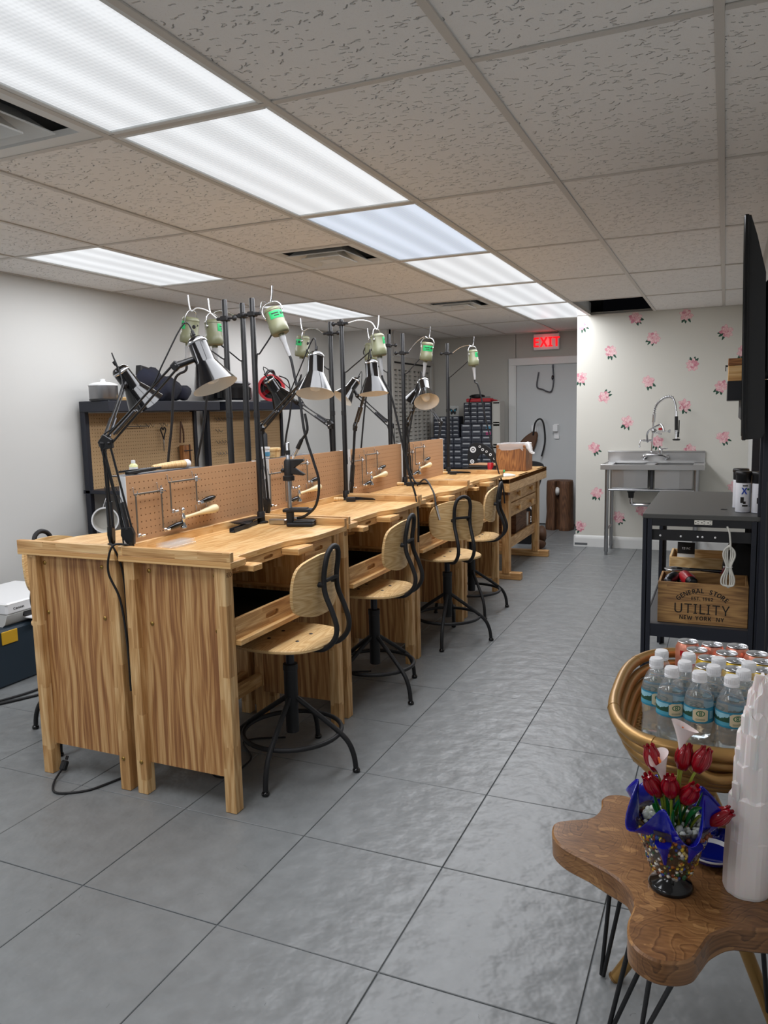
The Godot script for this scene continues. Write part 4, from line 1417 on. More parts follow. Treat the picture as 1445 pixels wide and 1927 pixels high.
func build_bench_things() -> void:
	var spans := [[-0.14, -1.02], [-1.13, -1.94], [-2.03, -2.82], [-2.86, -3.68]]
	var nm := ["nearest", "second", "third", "farthest"]
	for k in 4:
		var za: float = spans[k][0]
		var zb: float = spans[k][1]
		var L := za - zb
		var t := thing("pegboard_divider", "brown perforated pegboard divider standing between the bench rows, %s of the four" % nm[k], "pegboard", V(-0.7785, 0.0, (za + zb) / 2), 0.0, "pegboard dividers between the benches")
		var sheet := pegsheet(L, 0.406, 0.005, 0.0254, 0.003).mesh()
		part("sheet", sheet, M.pegboard, t, V(0.0115, 1.01, 0), V(0, PI / 2, 0))
		part("sheet", sheet, M.pegboard, t, V(-0.0115, 1.01, 0), V(0, PI / 2, 0))
		for s in [-1, 1]:
			part("edge_strip", mb().box(V(0, 1.01, s * (L / 2 - 0.001)), V(0.017, 0.404, 0.004)).box(V(0, 1.01, s * (L / 2 + 0.002)), V(0.03, 0.41, 0.003), 0.0005), M.white_plastic, t)
		part("top_strip", mb().box(V(0, 1.208, 0), V(0.017, 0.006, L - 0.01)), M.pegboard, t)
		if k < 2:
			part("ledge", mb().box(V(-0.045, 1.2125, -L * 0.0 + L / 2 - 0.26), V(0.07, 0.004, 0.48), 0.001), M.dark_steel, t)
		# hooks
		var hk := mb().tube(cr([V(0, 0.02, 0), V(0.004, 0.022, 0), V(0.006, 0.005, 0), V(0.012, -0.01, 0), V(0.022, -0.006, 0), V(0.024, 0.01, 0)], 4), 0.0016, 5).mesh()
		var dz: float = 0.0 if k == 0 else 0.05
		for q in [[1.148, -0.03], [1.155, -0.165], [1.18, -0.228], [1.182, -0.385], [1.038, -0.40], [1.035, -0.47]]:
			part("hook", hk, M.chrome, t, V(0.0145, q[0], L / 2 + q[1] + dz))
		saw("piercing_saw", "lower hanging saw frame with black grip on the %s pegboard divider" % nm[k], V(-0.749, 1.145, za - 0.03 + dz), 0.145, 0.155, 0.155)
		saw("piercing_saw", "upper hanging saw frame with black grip on the %s pegboard divider" % nm[k], V(-0.745, 1.173, za - 0.225 + dz), 0.165, 0.1, 0.115)
		hammer("chasing hammer with pale bulbous handle on the %s pegboard divider" % nm[k], V(-0.742, 1.022, za - 0.29 + dz))
		# file sets by the pole feet
		if k > 0:
			var z: float = za + [0.0, 0.0, 0.0, 0.0][k]
			var p := bench_spot(k, false) + V(-0.145, 0.931, -0.355)
			var f := thing("file_set", "fan of black files with one pale wooden handle by the pole of bench %s" % ["", "two", "three", "four"][k], "file set", p, -1.04, "file sets at the pole feet")
			part("wooden_handle", mb(2).at(Transform3D(Basis(Vector3.RIGHT, PI / 2), V(-0.02, 0.014, 0.02))).lathe([Vector2(0, 0), Vector2(0.008, 0.0), Vector2(0.011, 0.02), Vector2(0.013, 0.06), Vector2(0.011, 0.09), Vector2(0.006, 0.1), Vector2(0, 0.1)], 12), M.ply_pine, f)
			part("file_block", mb().box(V(0, 0.012, -0.02), V(0.05, 0.024, 0.05), 0.002), M.black_matte, f)
			for q in 5:
				part("file_blade", mb().box(V(0.012, 0.008 + q * 0.003, -0.09), V(0.012, 0.003, 0.14), 0.0005, Basis(Vector3.UP, -0.3 - q * 0.14)), M.black_steel, f)
	# nearest bench: channel of black files with a grey fan of emery sheets
	var f1 := thing("file_channel", "long black file channel with a fan of dark emery sheets on the front bench", "file set", V(-0.685, 0.931, -0.79), 0.16)
	part("channel", mb().box(V(0, 0.002, 0.02), V(0.024, 0.004, 0.24)).box(V(0.011, 0.009, 0.02), V(0.003, 0.018, 0.24)).box(V(-0.011, 0.009, 0.02), V(0.003, 0.018, 0.24)), M.black_matte, f1)
	for q in 6:
		part("emery_sheet", mb().box(V(-0.02, 0.021 + q * 0.0016, -0.06), V(0.05, 0.0012, 0.2), 0.0, Basis(Vector3.UP, 0.25 - q * 0.09)), M.dark_steel if q % 2 else M.black_matte, f1)
	solo("steel_block", mb().box(V(0, 0.012, 0), V(0.085, 0.024, 0.035), 0.003), M.brushed_steel, "shiny steel bench block between the pole and the vise stand", "block", V(-0.6, 0.931, -0.93))
	# clear ridged bur blocks
	for q in [["clear ridged plastic block on the near end of the front bench", V(-0.68, 0.931, -0.3)], ["clear ridged plastic block on the last bench of the right row", V(-0.5, 0.931, -2.99)]]:
		var c := mb().box(V(0, 0.004, 0), V(0.07, 0.008, 0.16), 0.001)
		for k in 14:
			c.box(V(0, 0.015, -0.073 + k * 0.0112), V(0.066, 0.014, 0.004), 0.0005)
		solo("bur_block", c, M.clear_plastic, q[0], "tool block", q[1], "clear plastic tool blocks")
	# on the first divider's ledge
	var wt := thing("wooden_pliers", "long steel blade with a wooden handle lying on the nearest divider's top", "hand tool", V(-0.815, 1.2155, -0.37))
	part("blade", mb().prism(PackedVector2Array([Vector2(0.21, 0.0), Vector2(0.0, -0.012), Vector2(-0.02, -0.012), Vector2(-0.02, 0.012), Vector2(0.0, 0.012)]), 0, -0.004, 0.004, 0.001).at(Transform3D()), M.dark_steel, wt, V(0, 0.014, 0), V(0, 0, PI / 2))
	part("second_blade", mb().box(V(0.012, 0.01, 0.1), V(0.02, 0.012, 0.16), 0.002, Basis(Vector3.RIGHT, 0.04)), M.black_matte, wt)
	part("wooden_handle", mb(2).at(Transform3D(Basis(Vector3.RIGHT, -PI / 2), V(0, 0.018, 0.02))).lathe([Vector2(0, 0), Vector2(0.008, 0), Vector2(0.012, 0.05), Vector2(0.015, 0.12), Vector2(0.017, 0.19), Vector2(0.014, 0.215), Vector2(0, 0.22)], 14), M.ply_pine, wt)
	part("handle_cap", mb().at(Transform3D(Basis(Vector3.RIGHT, -PI / 2), V(0, 0.018, -0.175))).lathe([Vector2(0.0175, 0), Vector2(0.0175, 0.028), Vector2(0.006, 0.03), Vector2(0.006, 0.026), Vector2(0, 0.026)], 14), M.white_plastic, wt)
	var bo := thing("lotion_bottle", "small pale yellow bottle with a white cap behind the wooden handled tool", "bottle", V(-0.835, 1.2155, -0.265))
	part("bottle_body", mb().lathe([Vector2(0, 0), Vector2(0.015, 0), Vector2(0.016, 0.004), Vector2(0.016, 0.032), Vector2(0.007, 0.04)], 16), mat("pale_yellow", "d8d79c", 0.35), bo)
	part("bottle_label", mb().lathe([Vector2(0.0163, 0.006), Vector2(0.0163, 0.025)], 16), M.white_plastic, bo)
	part("label_mark", mb().lathe([Vector2(0.0166, 0.012), Vector2(0.0166, 0.018)], 8, false, -0.3, 0.7), M.spray_blue, bo)
	part("bottle_cap", mb().lathe([Vector2(0.008, 0.04), Vector2(0.008, 0.051), Vector2(0, 0.052)], 14), M.white_plastic, bo)
	var tb := thing("white_tub", "white plastic tub with a blue label on the second divider's ledge", "tub", V(-0.83, 1.2155, -1.19))
	part("tub_body", mb().lathe([Vector2(0, 0), Vector2(0.028, 0), Vector2(0.03, 0.045), Vector2(0.032, 0.046), Vector2(0.032, 0.056), Vector2(0, 0.057)], 18), M.white_plastic, tb)
	part("tub_label", mb().lathe([Vector2(0.0305, 0.012), Vector2(0.0312, 0.032)], 10, false, -0.5, 0.9), M.blue_card, tb)
	var pt := thing("wood_tub", "tan wooden tub with a lid beside the white tub", "tub", V(-0.835, 1.2155, -1.28))
	part("tub_body", mb().lathe([Vector2(0, 0), Vector2(0.036, 0), Vector2(0.038, 0.035), Vector2(0.04, 0.036)], 18), M.ply_pine, pt)
	part("tub_lid", mb().lathe([Vector2(0.042, 0.036), Vector2(0.042, 0.046), Vector2(0.036, 0.048), Vector2(0, 0.048)], 18), M.ply_pine, pt)
	# drill-press style vise stand on the front bench
	var vs := thing("vise_stand", "black vise stand with a bright post at the far end of the front bench", "stand", V(-0.5, 0.931, -0.905), 0.25)
	part("base_plate", mb().box(V(0.03, 0.008, -0.005), V(0.12, 0.016, 0.08), 0.004).box(V(0.045, 0.02, -0.005), V(0.09, 0.01, 0.065), 0.003), M.black_matte, vs)
	part("riser", mb().box(V(-0.02, 0.036, 0), V(0.03, 0.06, 0.03), 0.003), M.black_matte, vs)
	part("platform", mb().box(V(0.015, 0.07, -0.005), V(0.13, 0.014, 0.05), 0.003).box(V(0.02, 0.079, -0.005), V(0.08, 0.005, 0.045), 0.001), M.black_matte, vs)
	part("knob", mb().tube([V(0, 0.035, 0), V(0.03, 0.035, 0)], 0.006, 8), M.chrome, vs)
	part("post", mb().lathe([Vector2(0, 0.06), Vector2(0.0095, 0.06), Vector2(0.0095, 0.372), Vector2(0.006, 0.376), Vector2(0, 0.376)], 16).at(Transform3D()), M.steel, vs, V(-0.02, 0, 0))
	part("post_tip", mb().lathe([Vector2(0, 0.32), Vector2(0.0105, 0.32), Vector2(0.0105, 0.34), Vector2(0, 0.34)], 14), M.black_matte, vs, V(-0.02, 0, 0))
	part("jaw", mb().lathe([Vector2(0, 0.205), Vector2(0.026, 0.205), Vector2(0.026, 0.225), Vector2(0.02, 0.228), Vector2(0.02, 0.29), Vector2(0.014, 0.3), Vector2(0, 0.3)], 16).prism(PackedVector2Array([Vector2(0.0, 0.3), Vector2(0.07, 0.3), Vector2(0.075, 0.293), Vector2(0.03, 0.262), Vector2(0.076, 0.234), Vector2(0.07, 0.227), Vector2(0.0, 0.235)]), 2, -0.012, 0.012, 0.003), M.black_matte, vs, V(-0.02, 0, 0))
	part("jaw_knob", mb().ball(V(-0.045, 0.25, 0.0), V(0.012, 0.01, 0.012), 10, 6), M.black_plastic, vs)
	# cords
	var pc := thing("power_cord", "black power cord with a plug on the floor under the left end panel", "cord", Vector3.ZERO)
	part("cable", mb().tube(cr([V(-1.16, 0.02, -0.1), V(-1.12, 0.006, -0.02), V(-1.05, 0.005, 0.03), V(-0.96, 0.005, -0.02), V(-0.92, 0.005, -0.1), V(-0.86, 0.005, -0.3)], 8), 0.0045, 6), M.black_matte, pc)
	part("plug", mb().box(V(-1.165, 0.03, -0.12), V(0.028, 0.04, 0.026), 0.006, Basis(Vector3.RIGHT, -0.5)).box(V(-1.165, 0.055, -0.137), V(0.012, 0.016, 0.004), 0.0, Basis(Vector3.RIGHT, -0.5)), M.black_plastic, pc)
	for k in 2:
		var s := bench_spot(k, false)
		solo("under_bench_cord", mb().tube(cr([s + V(-0.1, 0.62, 0.36), s + V(-0.12, 0.45, 0.3), s + V(-0.08, 0.25, 0.33), s + V(0.0, 0.02, 0.25), s + V(0.03, 0.006, 0.05), s + V(-0.1, 0.006, -0.1), s + V(0.05, 0.006, -0.2)], 7), 0.004, 6), M.black_matte, ["thin black cord drooping under the front bench", "thin black cord drooping under the second bench of the right row"][k], "cord")


# ---------------------------------------------------------------- motor stands

const POLE := [
	# x, z of the pole, then motor centre, motor top pull, arm direction
	[-0.708, -0.953], [-0.738, -1.905], [-0.745, -2.832], [-0.75, -3.77],
	[-0.84, -0.93], [-0.835, -1.065], [-0.84, -1.965], [-0.845, -2.83],
]


func build_stands() -> void:
	var who := ["front bench of the right row", "second bench of the right row", "third bench of the right row", "last bench of the right row", "front bench of the left row, leftmost pole", "left row, second pole from the left", "second bench of the left row", "third bench of the left row"]
	var hang := [V(-0.582, 1.84, -0.95), V(-0.51, 1.797, -1.9), V(-0.572, 1.822, -2.83), V(-0.54, 1.829, -3.77), V(-1.031, 1.826, -0.918), V(-0.998, 1.824, -1.057), V(-1.022, 1.822, -1.957), V(-0.978, 1.838, -2.82)]
	var axis := [V(0.4, -1, 0), V(0.12, -1, 0), V(-0.15, -1, 0), V(0.08, -1, 0), V(-0.2, -1, 0), V(0.05, -1, 0), V(-0.12, -1, 0), V(0.0, -1, 0)]
	var clamp_y := [1.882, 1.93, 1.823, 1.875, 1.868, 1.895, 1.887, 1.877]
	var turn := [0.3, 1.5, 0.0, 1.1, -1.5, 1.5, -1.2, 2.4]
	var mlab := [
		"green and grey hanging motor on the frontmost pole, tilted to the right",
		"hanging motor of the second right pole on a bent white arm",
		"hanging motor of the third right pole, its green label facing the camera",
		"farthest hanging motor, on the last right pole",
		"leftmost hanging motor, behind the black lamp nearest the camera",
		"second hanging motor from the left, beside the leftmost one",
		"hanging motor above the chrome lamp, on the left row's second bench",
		"hanging motor half hidden behind the one on the bent white arm",
	]
	var shafts := [
		[V(-0.497, 1.6, -0.945), V(-0.465, 1.486, -0.93), V(-0.435, 1.345, -0.91), V(-0.39, 1.22, -0.9), V(-0.367, 1.13, -0.9), V(-0.385, 1.03, -0.9), V(-0.44, 0.98, -0.9), V(-0.485, 0.966, -0.905)],
		[V(-0.44, 1.52, -1.9), V(-0.4, 1.36, -1.9), V(-0.345, 1.1, -1.9), V(-0.305, 0.97, -1.9), V(-0.29, 0.86, -1.9), V(-0.3, 0.7, -1.92)],
		[V(-0.635, 1.6, -2.83), V(-0.69, 1.37, -2.83), V(-0.718, 1.12, -2.8), V(-0.66, 0.97, -2.78), V(-0.6, 0.942, -2.74)],
		[V(-0.495, 1.6, -3.77), V(-0.43, 1.31, -3.77), V(-0.355, 1.0, -3.77), V(-0.31, 0.85, -3.78), V(-0.3, 0.7, -3.8)],
		[V(-1.135, 1.6, -0.918), V(-1.165, 1.4, -0.918), V(-1.205, 1.18, -0.918), V(-1.215, 0.965, -0.92), V(-1.26, 0.9, -0.92), V(-1.27, 0.75, -0.92)],
		[V(-1.045, 1.56, -1.057), V(-1.09, 1.36, -1.057), V(-1.14, 1.18, -1.057), V(-1.16, 0.96, -1.057), V(-1.15, 0.945, -1.2)],
		[V(-1.099, 1.538, -1.957), V(-1.13, 1.4, -1.957), V(-1.165, 1.25, -1.957), V(-1.19, 1.0, -1.95), V(-1.18, 0.944, -1.9)],
		[V(-1.014, 1.56, -2.82), V(-1.043, 1.38, -2.82), V(-1.08, 1.1, -2.82), V(-1.09, 0.944, -2.75)],
	]
	var base := mb().lathe([Vector2(0, 0), Vector2(0.035, 0), Vector2(0.036, 0.004), Vector2(0.034, 0.008), Vector2(0.019, 0.01), Vector2(0.018, 0.05), Vector2(0.0165, 0.053), Vector2(0, 0.053)], 18).tube([V(0.0, 0.006, 0.034), V(0, 0.006, 0.05)], 0.006, 6).mesh()
	var pole := mb().lathe([Vector2(0, 0.05), Vector2(0.0125, 0.05), Vector2(0.0125, 1.018), Vector2(0.011, 1.022), Vector2(0, 1.022)], 14).mesh()
	var collar := mb().lathe([Vector2(0, -0.012), Vector2(0.0145, -0.012), Vector2(0.0145, 0.012), Vector2(0, 0.012)], 14).mesh()
	var body := mb().lathe([Vector2(0, 0.062), Vector2(0.03, 0.062), Vector2(0.037, 0.056), Vector2(0.0395, 0.046), Vector2(0.0395, -0.012), Vector2(0.042, -0.014), Vector2(0.042, -0.05), Vector2(0.037, -0.058), Vector2(0.014, -0.06), Vector2(0.014, -0.07), Vector2(0, -0.07)], 28).mesh()
	var lab := mb().lathe([Vector2(0.0399, 0.004), Vector2(0.0401, 0.005), Vector2(0.0401, 0.039), Vector2(0.0399, 0.04)], 12, false, 0.0, 1.9).mesh()
	var ink := mb()
	for q in [[0.25, 0.6, 0.018, 0.03], [0.8, 1.6, 0.024, 0.03], [0.8, 1.4, 0.014, 0.019]]:
		ink.lathe([Vector2(0.0402, q[2]), Vector2(0.0403, q[2]), Vector2(0.0403, q[3]), Vector2(0.0402, q[3])], 6, false, q[0], q[1])
	var inkm := ink.mesh()
	var boot := mb().lathe([Vector2(0.013, 0), Vector2(0.0155, -0.012), Vector2(0.011, -0.03), Vector2(0.0095, -0.07), Vector2(0.007, -0.1), Vector2(0.006, -0.1)], 14).mesh()
	for k in 8:
		var px: float = POLE[k][0]
		var pz: float = POLE[k][1]
		var t := thing("motor_stand", "tall black pole stand clamped to the %s" % who[k], "stand", V(px, 0.931, pz), 0.0, "black motor stand poles")
		part("base_clamp", base, M.black_matte, t)
		part("pole", pole, M.black_plastic, t)
		part("joint_collar", collar, M.black_matte, t, V(0, 0.5, 0))
		var cy: float = clamp_y[k] - 0.931
		var dirx := 1.0 if k < 4 else -1.0
		part("cross_clamp", mb().box(V(0, cy, 0), V(0.04, 0.022, 0.034), 0.004).tube([V(-dirx * 0.02, cy, 0), V(-dirx * 0.045, cy, 0)], 0.005, 6).ball(V(-dirx * 0.05, cy, 0), V(0.011, 0.013, 0.013), 10, 6).box(V(dirx * 0.03, cy, 0), V(0.03, 0.014, 0.016), 0.003), M.black_matte, t)
		var mo: Vector3 = hang[k]
		var ax: Vector3 = (axis[k] as Vector3).normalized()
		var up := -ax
		var hk: Vector3 = mo + up * 0.088 - t.position
		var s := V(dirx * 0.04, cy, 0)
		var crest := V(hk.x - dirx * 0.03, maxf(hk.y + 0.012, cy - 0.005), hk.z)
		part("hanger_arm", mb().tube(cr([s, s.lerp(crest, 0.5) + V(0, 0.014, 0), crest, hk + V(0, 0.0, 0), hk + V(dirx * 0.012, 0.02, 0), hk + V(dirx * 0.018, 0.075, 0)], 5), 0.0035, 6), M.white_plastic if k in [1, 4] else M.chrome, t)
		# motor
		var m := thing("hanging_motor", mlab[k], "motor", mo, 0.0, "hanging flexible shaft motors")
		var bs := frame_to(up) * Basis(Vector3.UP, turn[k])
		var body_o := part("motor_body", body, M.sage_metal, m)
		body_o.basis = bs
		var lo := part("green_tape", lab, M.green_label, body_o)
		part("tape_ink", inkm, M.label_ink, lo)
		part("band", mb().lathe([Vector2(0.0405, -0.002), Vector2(0.0412, 0.0), Vector2(0.0405, 0.002)], 24), M.sage_metal, body_o, V(0, 0.047, 0))
		var bl := mb()
		for q in [-1, 1]:
			bl.tube(cr([V(q * 0.042, 0.03, 0), V(q * 0.046, 0.06, 0), V(q * 0.03, 0.085, 0), V(0, 0.092, 0)], 4), 0.003, 6)
			bl.ball(V(q * 0.042, 0.03, 0), V(0.004, 0.008, 0.008), 8, 6)
		part("bail", bl, M.chrome, body_o)
		part("brush_cap", mb().at(Transform3D(Basis(Vector3.RIGHT, PI / 2), V(0, 0.02, 0.039))).lathe([Vector2(0, 0.004), Vector2(0.006, 0.004), Vector2(0.009, 0), Vector2(0.009, -0.004)], 12), M.black_matte, body_o, Vector3.ZERO, V(0, 2.6, 0))
		part("boot", boot, M.grey_boot, body_o, V(0, -0.066, 0))
		var st: Vector3 = ax * 0.155
		var pts := [st, st + ax * 0.03]
		for q in shafts[k]:
			pts.append(q - mo)
		part("flexible_shaft", mb().tube(cr(pts, 6), 0.0062, 8), M.black_matte, m)
		# lead from the motor back to the pole
		var e := V(px + dirx * 0.014, mo.y - 0.16, pz) - mo
		part("power_lead", mb().tube(cr([bs * V(0.0, 0.03, -0.04 if k != 0 else 0.04), bs * V(-dirx * 0.03, -0.02, -0.03), e + V(dirx * 0.02, 0.03, 0), e, e + V(0, -0.25, 0.003), e + V(0, -0.5, 0)], 6), 0.0035, 6), M.black_matte, m)
	# handpieces
	var hp := thing("handpiece", "white tipped handpiece held in the vise stand of the front bench", "handpiece", V(-0.475, 1.23, -0.88))
	part("grip", mb().tube([V(0.0, 0.02, 0.0), V(0.018, 0.05, 0.0)], 0.009, 10), M.chrome, hp)
	part("sleeve", mb().tube([V(0.018, 0.05, 0), V(0.04, 0.088, 0)], [0.01, 0.0085], 10), M.black_matte, hp)
	part("tip", mb().tube([V(-0.008, 0.005, 0.0), V(0.0, 0.02, 0.0)], [0.004, 0.008], 10), M.white_plastic, hp)
	part("shaft_end", mb().tube(cr([V(0.04, 0.088, 0), V(0.07, 0.13, 0), V(0.055, 0.2, -0.01)], 5), 0.0062, 8), M.black_matte, hp)
	var h2 := thing("handpiece", "slim chrome handpiece hanging beside the second stool's backrest", "handpiece", V(-0.1, 0.86, -1.72))
	part("grip", mb().tube([V(0, 0.0, 0), V(-0.02, 0.075, 0)], [0.007, 0.009], 10), M.chrome, h2)
	part("sleeve", mb().tube(cr([V(-0.02, 0.075, 0), V(-0.05, 0.14, -0.05), V(-0.13, 0.2, -0.14), V(-0.2, 0.16, -0.2)], 5), 0.005, 8), M.black_matte, h2)


# ---------------------------------------------------------------- arm lamps

func lamp(label: String, b: Vector3, e: Vector3, w: Vector3, hd: Vector3, d: Vector3) -> Node3D:
	# b foot, e elbow, w wrist, hd middle of the shade, d the way it shines
	var t := thing("arm_lamp", label, "desk lamp", b, 0.0, "black spring arm lamps")
	e -= b
	w -= b
	hd -= b
	d = d.normalized()
	part("base_clamp", mb().box(V(0, 0.012, 0), V(0.034, 0.024, 0.03), 0.003).lathe([Vector2(0, 0.02), Vector2(0.011, 0.02), Vector2(0.011, 0.045), Vector2(0, 0.045)], 12), M.black_matte, t)
	var f := V(0, 0.045, 0)
	var pl := (e - f).cross(w - e).normalized()
	if pl.length() < 0.5:
		pl = Vector3.RIGHT
	var u := (e - f).normalized()
	var q := u.cross(pl).normalized()
	# knuckle plates
	part("foot_knuckle", mb().at(Transform3D(Basis(q, u, pl), f)).prism(PackedVector2Array([Vector2(-0.012, -0.01), Vector2(0.012, -0.01), Vector2(0.03, 0.03), Vector2(0.022, 0.06), Vector2(-0.018, 0.055), Vector2(-0.022, 0.03)]), 2, -0.009, 0.009, 0.002), M.black_plastic, t)
	var g := 0.016
	var lo := mb()
	lo.tube([f + u * 0.03 + q * g, e + q * g * 0.8], 0.0042, 6)
	lo.tube([f + u * 0.03 - q * g, e - q * g * 0.8], 0.0042, 6)
	part("lower_arm", lo, M.black_plastic, t)
	var sp := mb()
	for s in [-1, 1]:
		var p0: Vector3 = f + u * 0.05 + pl * s * 0.008
		sp.tube([p0, p0 + u * 0.1], 0.0055, 6)
		sp.tube([p0 + u * 0.1, p0 + u * 0.16 + q * 0.01], 0.0015, 5)
	part("spring", sp, M.dark_steel, t)
	var u2 := (w - e).normalized()
	var q2 := u2.cross(pl).normalized()
	part("elbow_plate", mb().at(Transform3D(Basis(q, u, pl), e)).prism(PackedVector2Array([Vector2(-0.022, -0.02), Vector2(0.022, -0.02), Vector2(0.028, 0.01), Vector2(0.0, 0.035), Vector2(-0.028, 0.01)]), 2, -0.008, 0.008, 0.002).at(Transform3D()).ball(e + q * 0.015 + pl * 0.009, V(0.006, 0.006, 0.006), 8, 6).ball(e - q * 0.015 - pl * 0.009, V(0.006, 0.006, 0.006), 8, 6), M.black_plastic, t)
	var hi := mb()
	hi.tube([e + q2 * g * 0.9, w + q2 * g * 0.6], 0.0042, 6)
	hi.tube([e - q2 * g * 0.9, w - q2 * g * 0.6], 0.0042, 6)
	part("upper_arm", hi, M.black_plastic, t)
	part("upper_spring", mb().tube([e + u2 * 0.05 + pl * 0.009, e + u2 * 0.17 + pl * 0.009], 0.0055, 6).tube([e + u2 * 0.05 - pl * 0.009, e + u2 * 0.17 - pl * 0.009], 0.0055, 6), M.dark_steel, t)
	part("rivet", mb().ball(w + pl * 0.009, V(0.006, 0.006, 0.006), 8, 6).ball(e + pl * 0.011, V(0.005, 0.005, 0.005), 8, 6), M.chrome, t)
	var bs := frame_to(d, pl)
	var neck_back := hd - d * 0.045
	part("wrist_plate", mb().tube([w, w.lerp(neck_back, 0.55), neck_back], [0.013, 0.011, 0.009], 8).box(w, V(0.03, 0.03, 0.018), 0.004, Basis(q2, u2, pl)), M.black_plastic, t)
	# shade: y runs along d
	var sh := part("shade", mb().lathe([Vector2(0.008, -0.115), Vector2(0.024, -0.113), Vector2(0.031, -0.106), Vector2(0.034, -0.095), Vector2(0.036, -0.02), Vector2(0.04, -0.014), Vector2(0.079, 0.07), Vector2(0.0805, 0.072)], 36), M.black_gloss, t, hd)
	sh.basis = bs
	part("shade_inside", mb().lathe([Vector2(0.0, -0.02), Vector2(0.034, -0.018), Vector2(0.0775, 0.0705), Vector2(0.0805, 0.072)], 36), M.lamp_inner, sh)
	part("bulb", mb().lathe([Vector2(0.013, -0.018), Vector2(0.014, 0.0), Vector2(0.026, 0.022), Vector2(0.028, 0.036), Vector2(0.02, 0.054), Vector2(0, 0.06)], 18), M.bulb_white, sh)
	part("switch_knob", mb().lathe([Vector2(0.004, -0.113), Vector2(0.004, -0.125), Vector2(0.0065, -0.126), Vector2(0.006, -0.142), Vector2(0, -0.143)], 10), M.black_matte, sh)
	part("chrome_collar", mb().lathe([Vector2(0.0345, -0.1), Vector2(0.0362, -0.097), Vector2(0.0362, -0.092), Vector2(0.0345, -0.09)], 24), M.chrome, sh)
	var c0 := hd - d * 0.12
	part("lamp_cord", mb().tube(cr([c0, c0 - d * 0.02 + q2 * 0.04, w + q2 * 0.04 - u2 * 0.02, w - u2 * 0.12 + q2 * 0.014, e + u2 * 0.08 + q2 * 0.016, e + q2 * 0.03 - u * 0.01, e - u * 0.12 + q * 0.02, f + u * 0.1 + q * 0.02, f + q * 0.03 + V(0, -0.02, 0)], 5), 0.0028, 6), M.black_matte, t)
	return t


func build_lamps() -> void:
	var la := lamp("black arm lamp on the near corner of the front right bench, shade highest", V(-0.735, 0.93, -0.115), V(-0.78, 1.34, -0.07), V(-0.5, 1.605, -0.13), V(-0.405, 1.598, -0.185), V(0.4, -0.9, 0.0))
	var lb := lamp("black arm lamp on the front left bench, leftmost shade, turned away", V(-0.83, 0.93, -0.12), V(-0.8, 1.335, -0.08), V(-0.957, 1.56, -0.38), V(-0.955, 1.54, -0.44), V(0.25, -0.72, -0.45))
	lamp("arm lamp on the second right bench, big glossy shade open towards the camera", V(-0.745, 0.93, -1.07), V(-0.752, 1.36, -1.048), V(-0.44, 1.556, -0.9), V(-0.345, 1.582, -0.86), V(0.1, -0.95, 0.3))
	lamp("arm lamp on the left row before the red fan, shade seen from behind", V(-0.835, 0.93, -1.95), V(-0.85, 1.36, -1.952), V(-1.189, 1.503, -2.155), V(-1.29, 1.565, -2.1), V(0.3, -0.75, -0.45))
	lamp("arm lamp on the third right bench, under the motor with the bent white arm", V(-0.755, 0.93, -2.01), V(-0.719, 1.345, -2.009), V(-0.55, 1.585, -1.83), V(-0.49, 1.6, -1.77), V(0.12, -1, 0.12))
	lamp("arm lamp on the left row with a white lined shade beside the second right pole", V(-0.83, 0.93, -2.88), V(-0.89, 1.331, -2.939), V(-1.19, 1.552, -3.04), V(-1.245, 1.588, -3.0), V(-0.4, -0.75, 0.55))
	lamp("arm lamp on the last right bench, its white inside facing the camera", V(-0.75, 0.93, -2.945), V(-0.759, 1.348, -2.925), V(-0.545, 1.565, -2.66), V(-0.5, 1.545, -2.6), V(0.3, -0.7, 0.5))
	lamp("farthest arm lamp, on the left row, half hidden behind the white lined shade", V(-0.835, 0.93, -3.7), V(-0.805, 1.337, -3.75), V(-1.037, 1.504, -4.05), V(-1.12, 1.58, -4.05), V(-0.5, -0.8, -0.2))
	var ca := []
	for p in [V(-0.735, 0.965, -0.1), V(-0.765, 0.972, -0.06), V(-0.785, 0.93, -0.05), V(-0.8, 0.86, -0.06), V(-0.778, 0.76, -0.085), V(-0.772, 0.6, -0.1), V(-0.778, 0.4, -0.11)]:
		ca.append(p - la.position)
	part("power_cord", mb().tube(cr(ca, 8), 0.0045, 6), M.black_matte, la)
	var cb := []
	for p in [V(-0.83, 0.965, -0.1), V(-0.79, 0.96, -0.08), V(-0.783, 0.85, -0.115), V(-0.78, 0.6, -0.12), V(-0.785, 0.3, -0.14)]:
		cb.append(p - lb.position)
	part("power_cord", mb().tube(cr(cb, 8), 0.004, 6), M.black_matte, lb)


# ---------------------------------------------------------------- stools

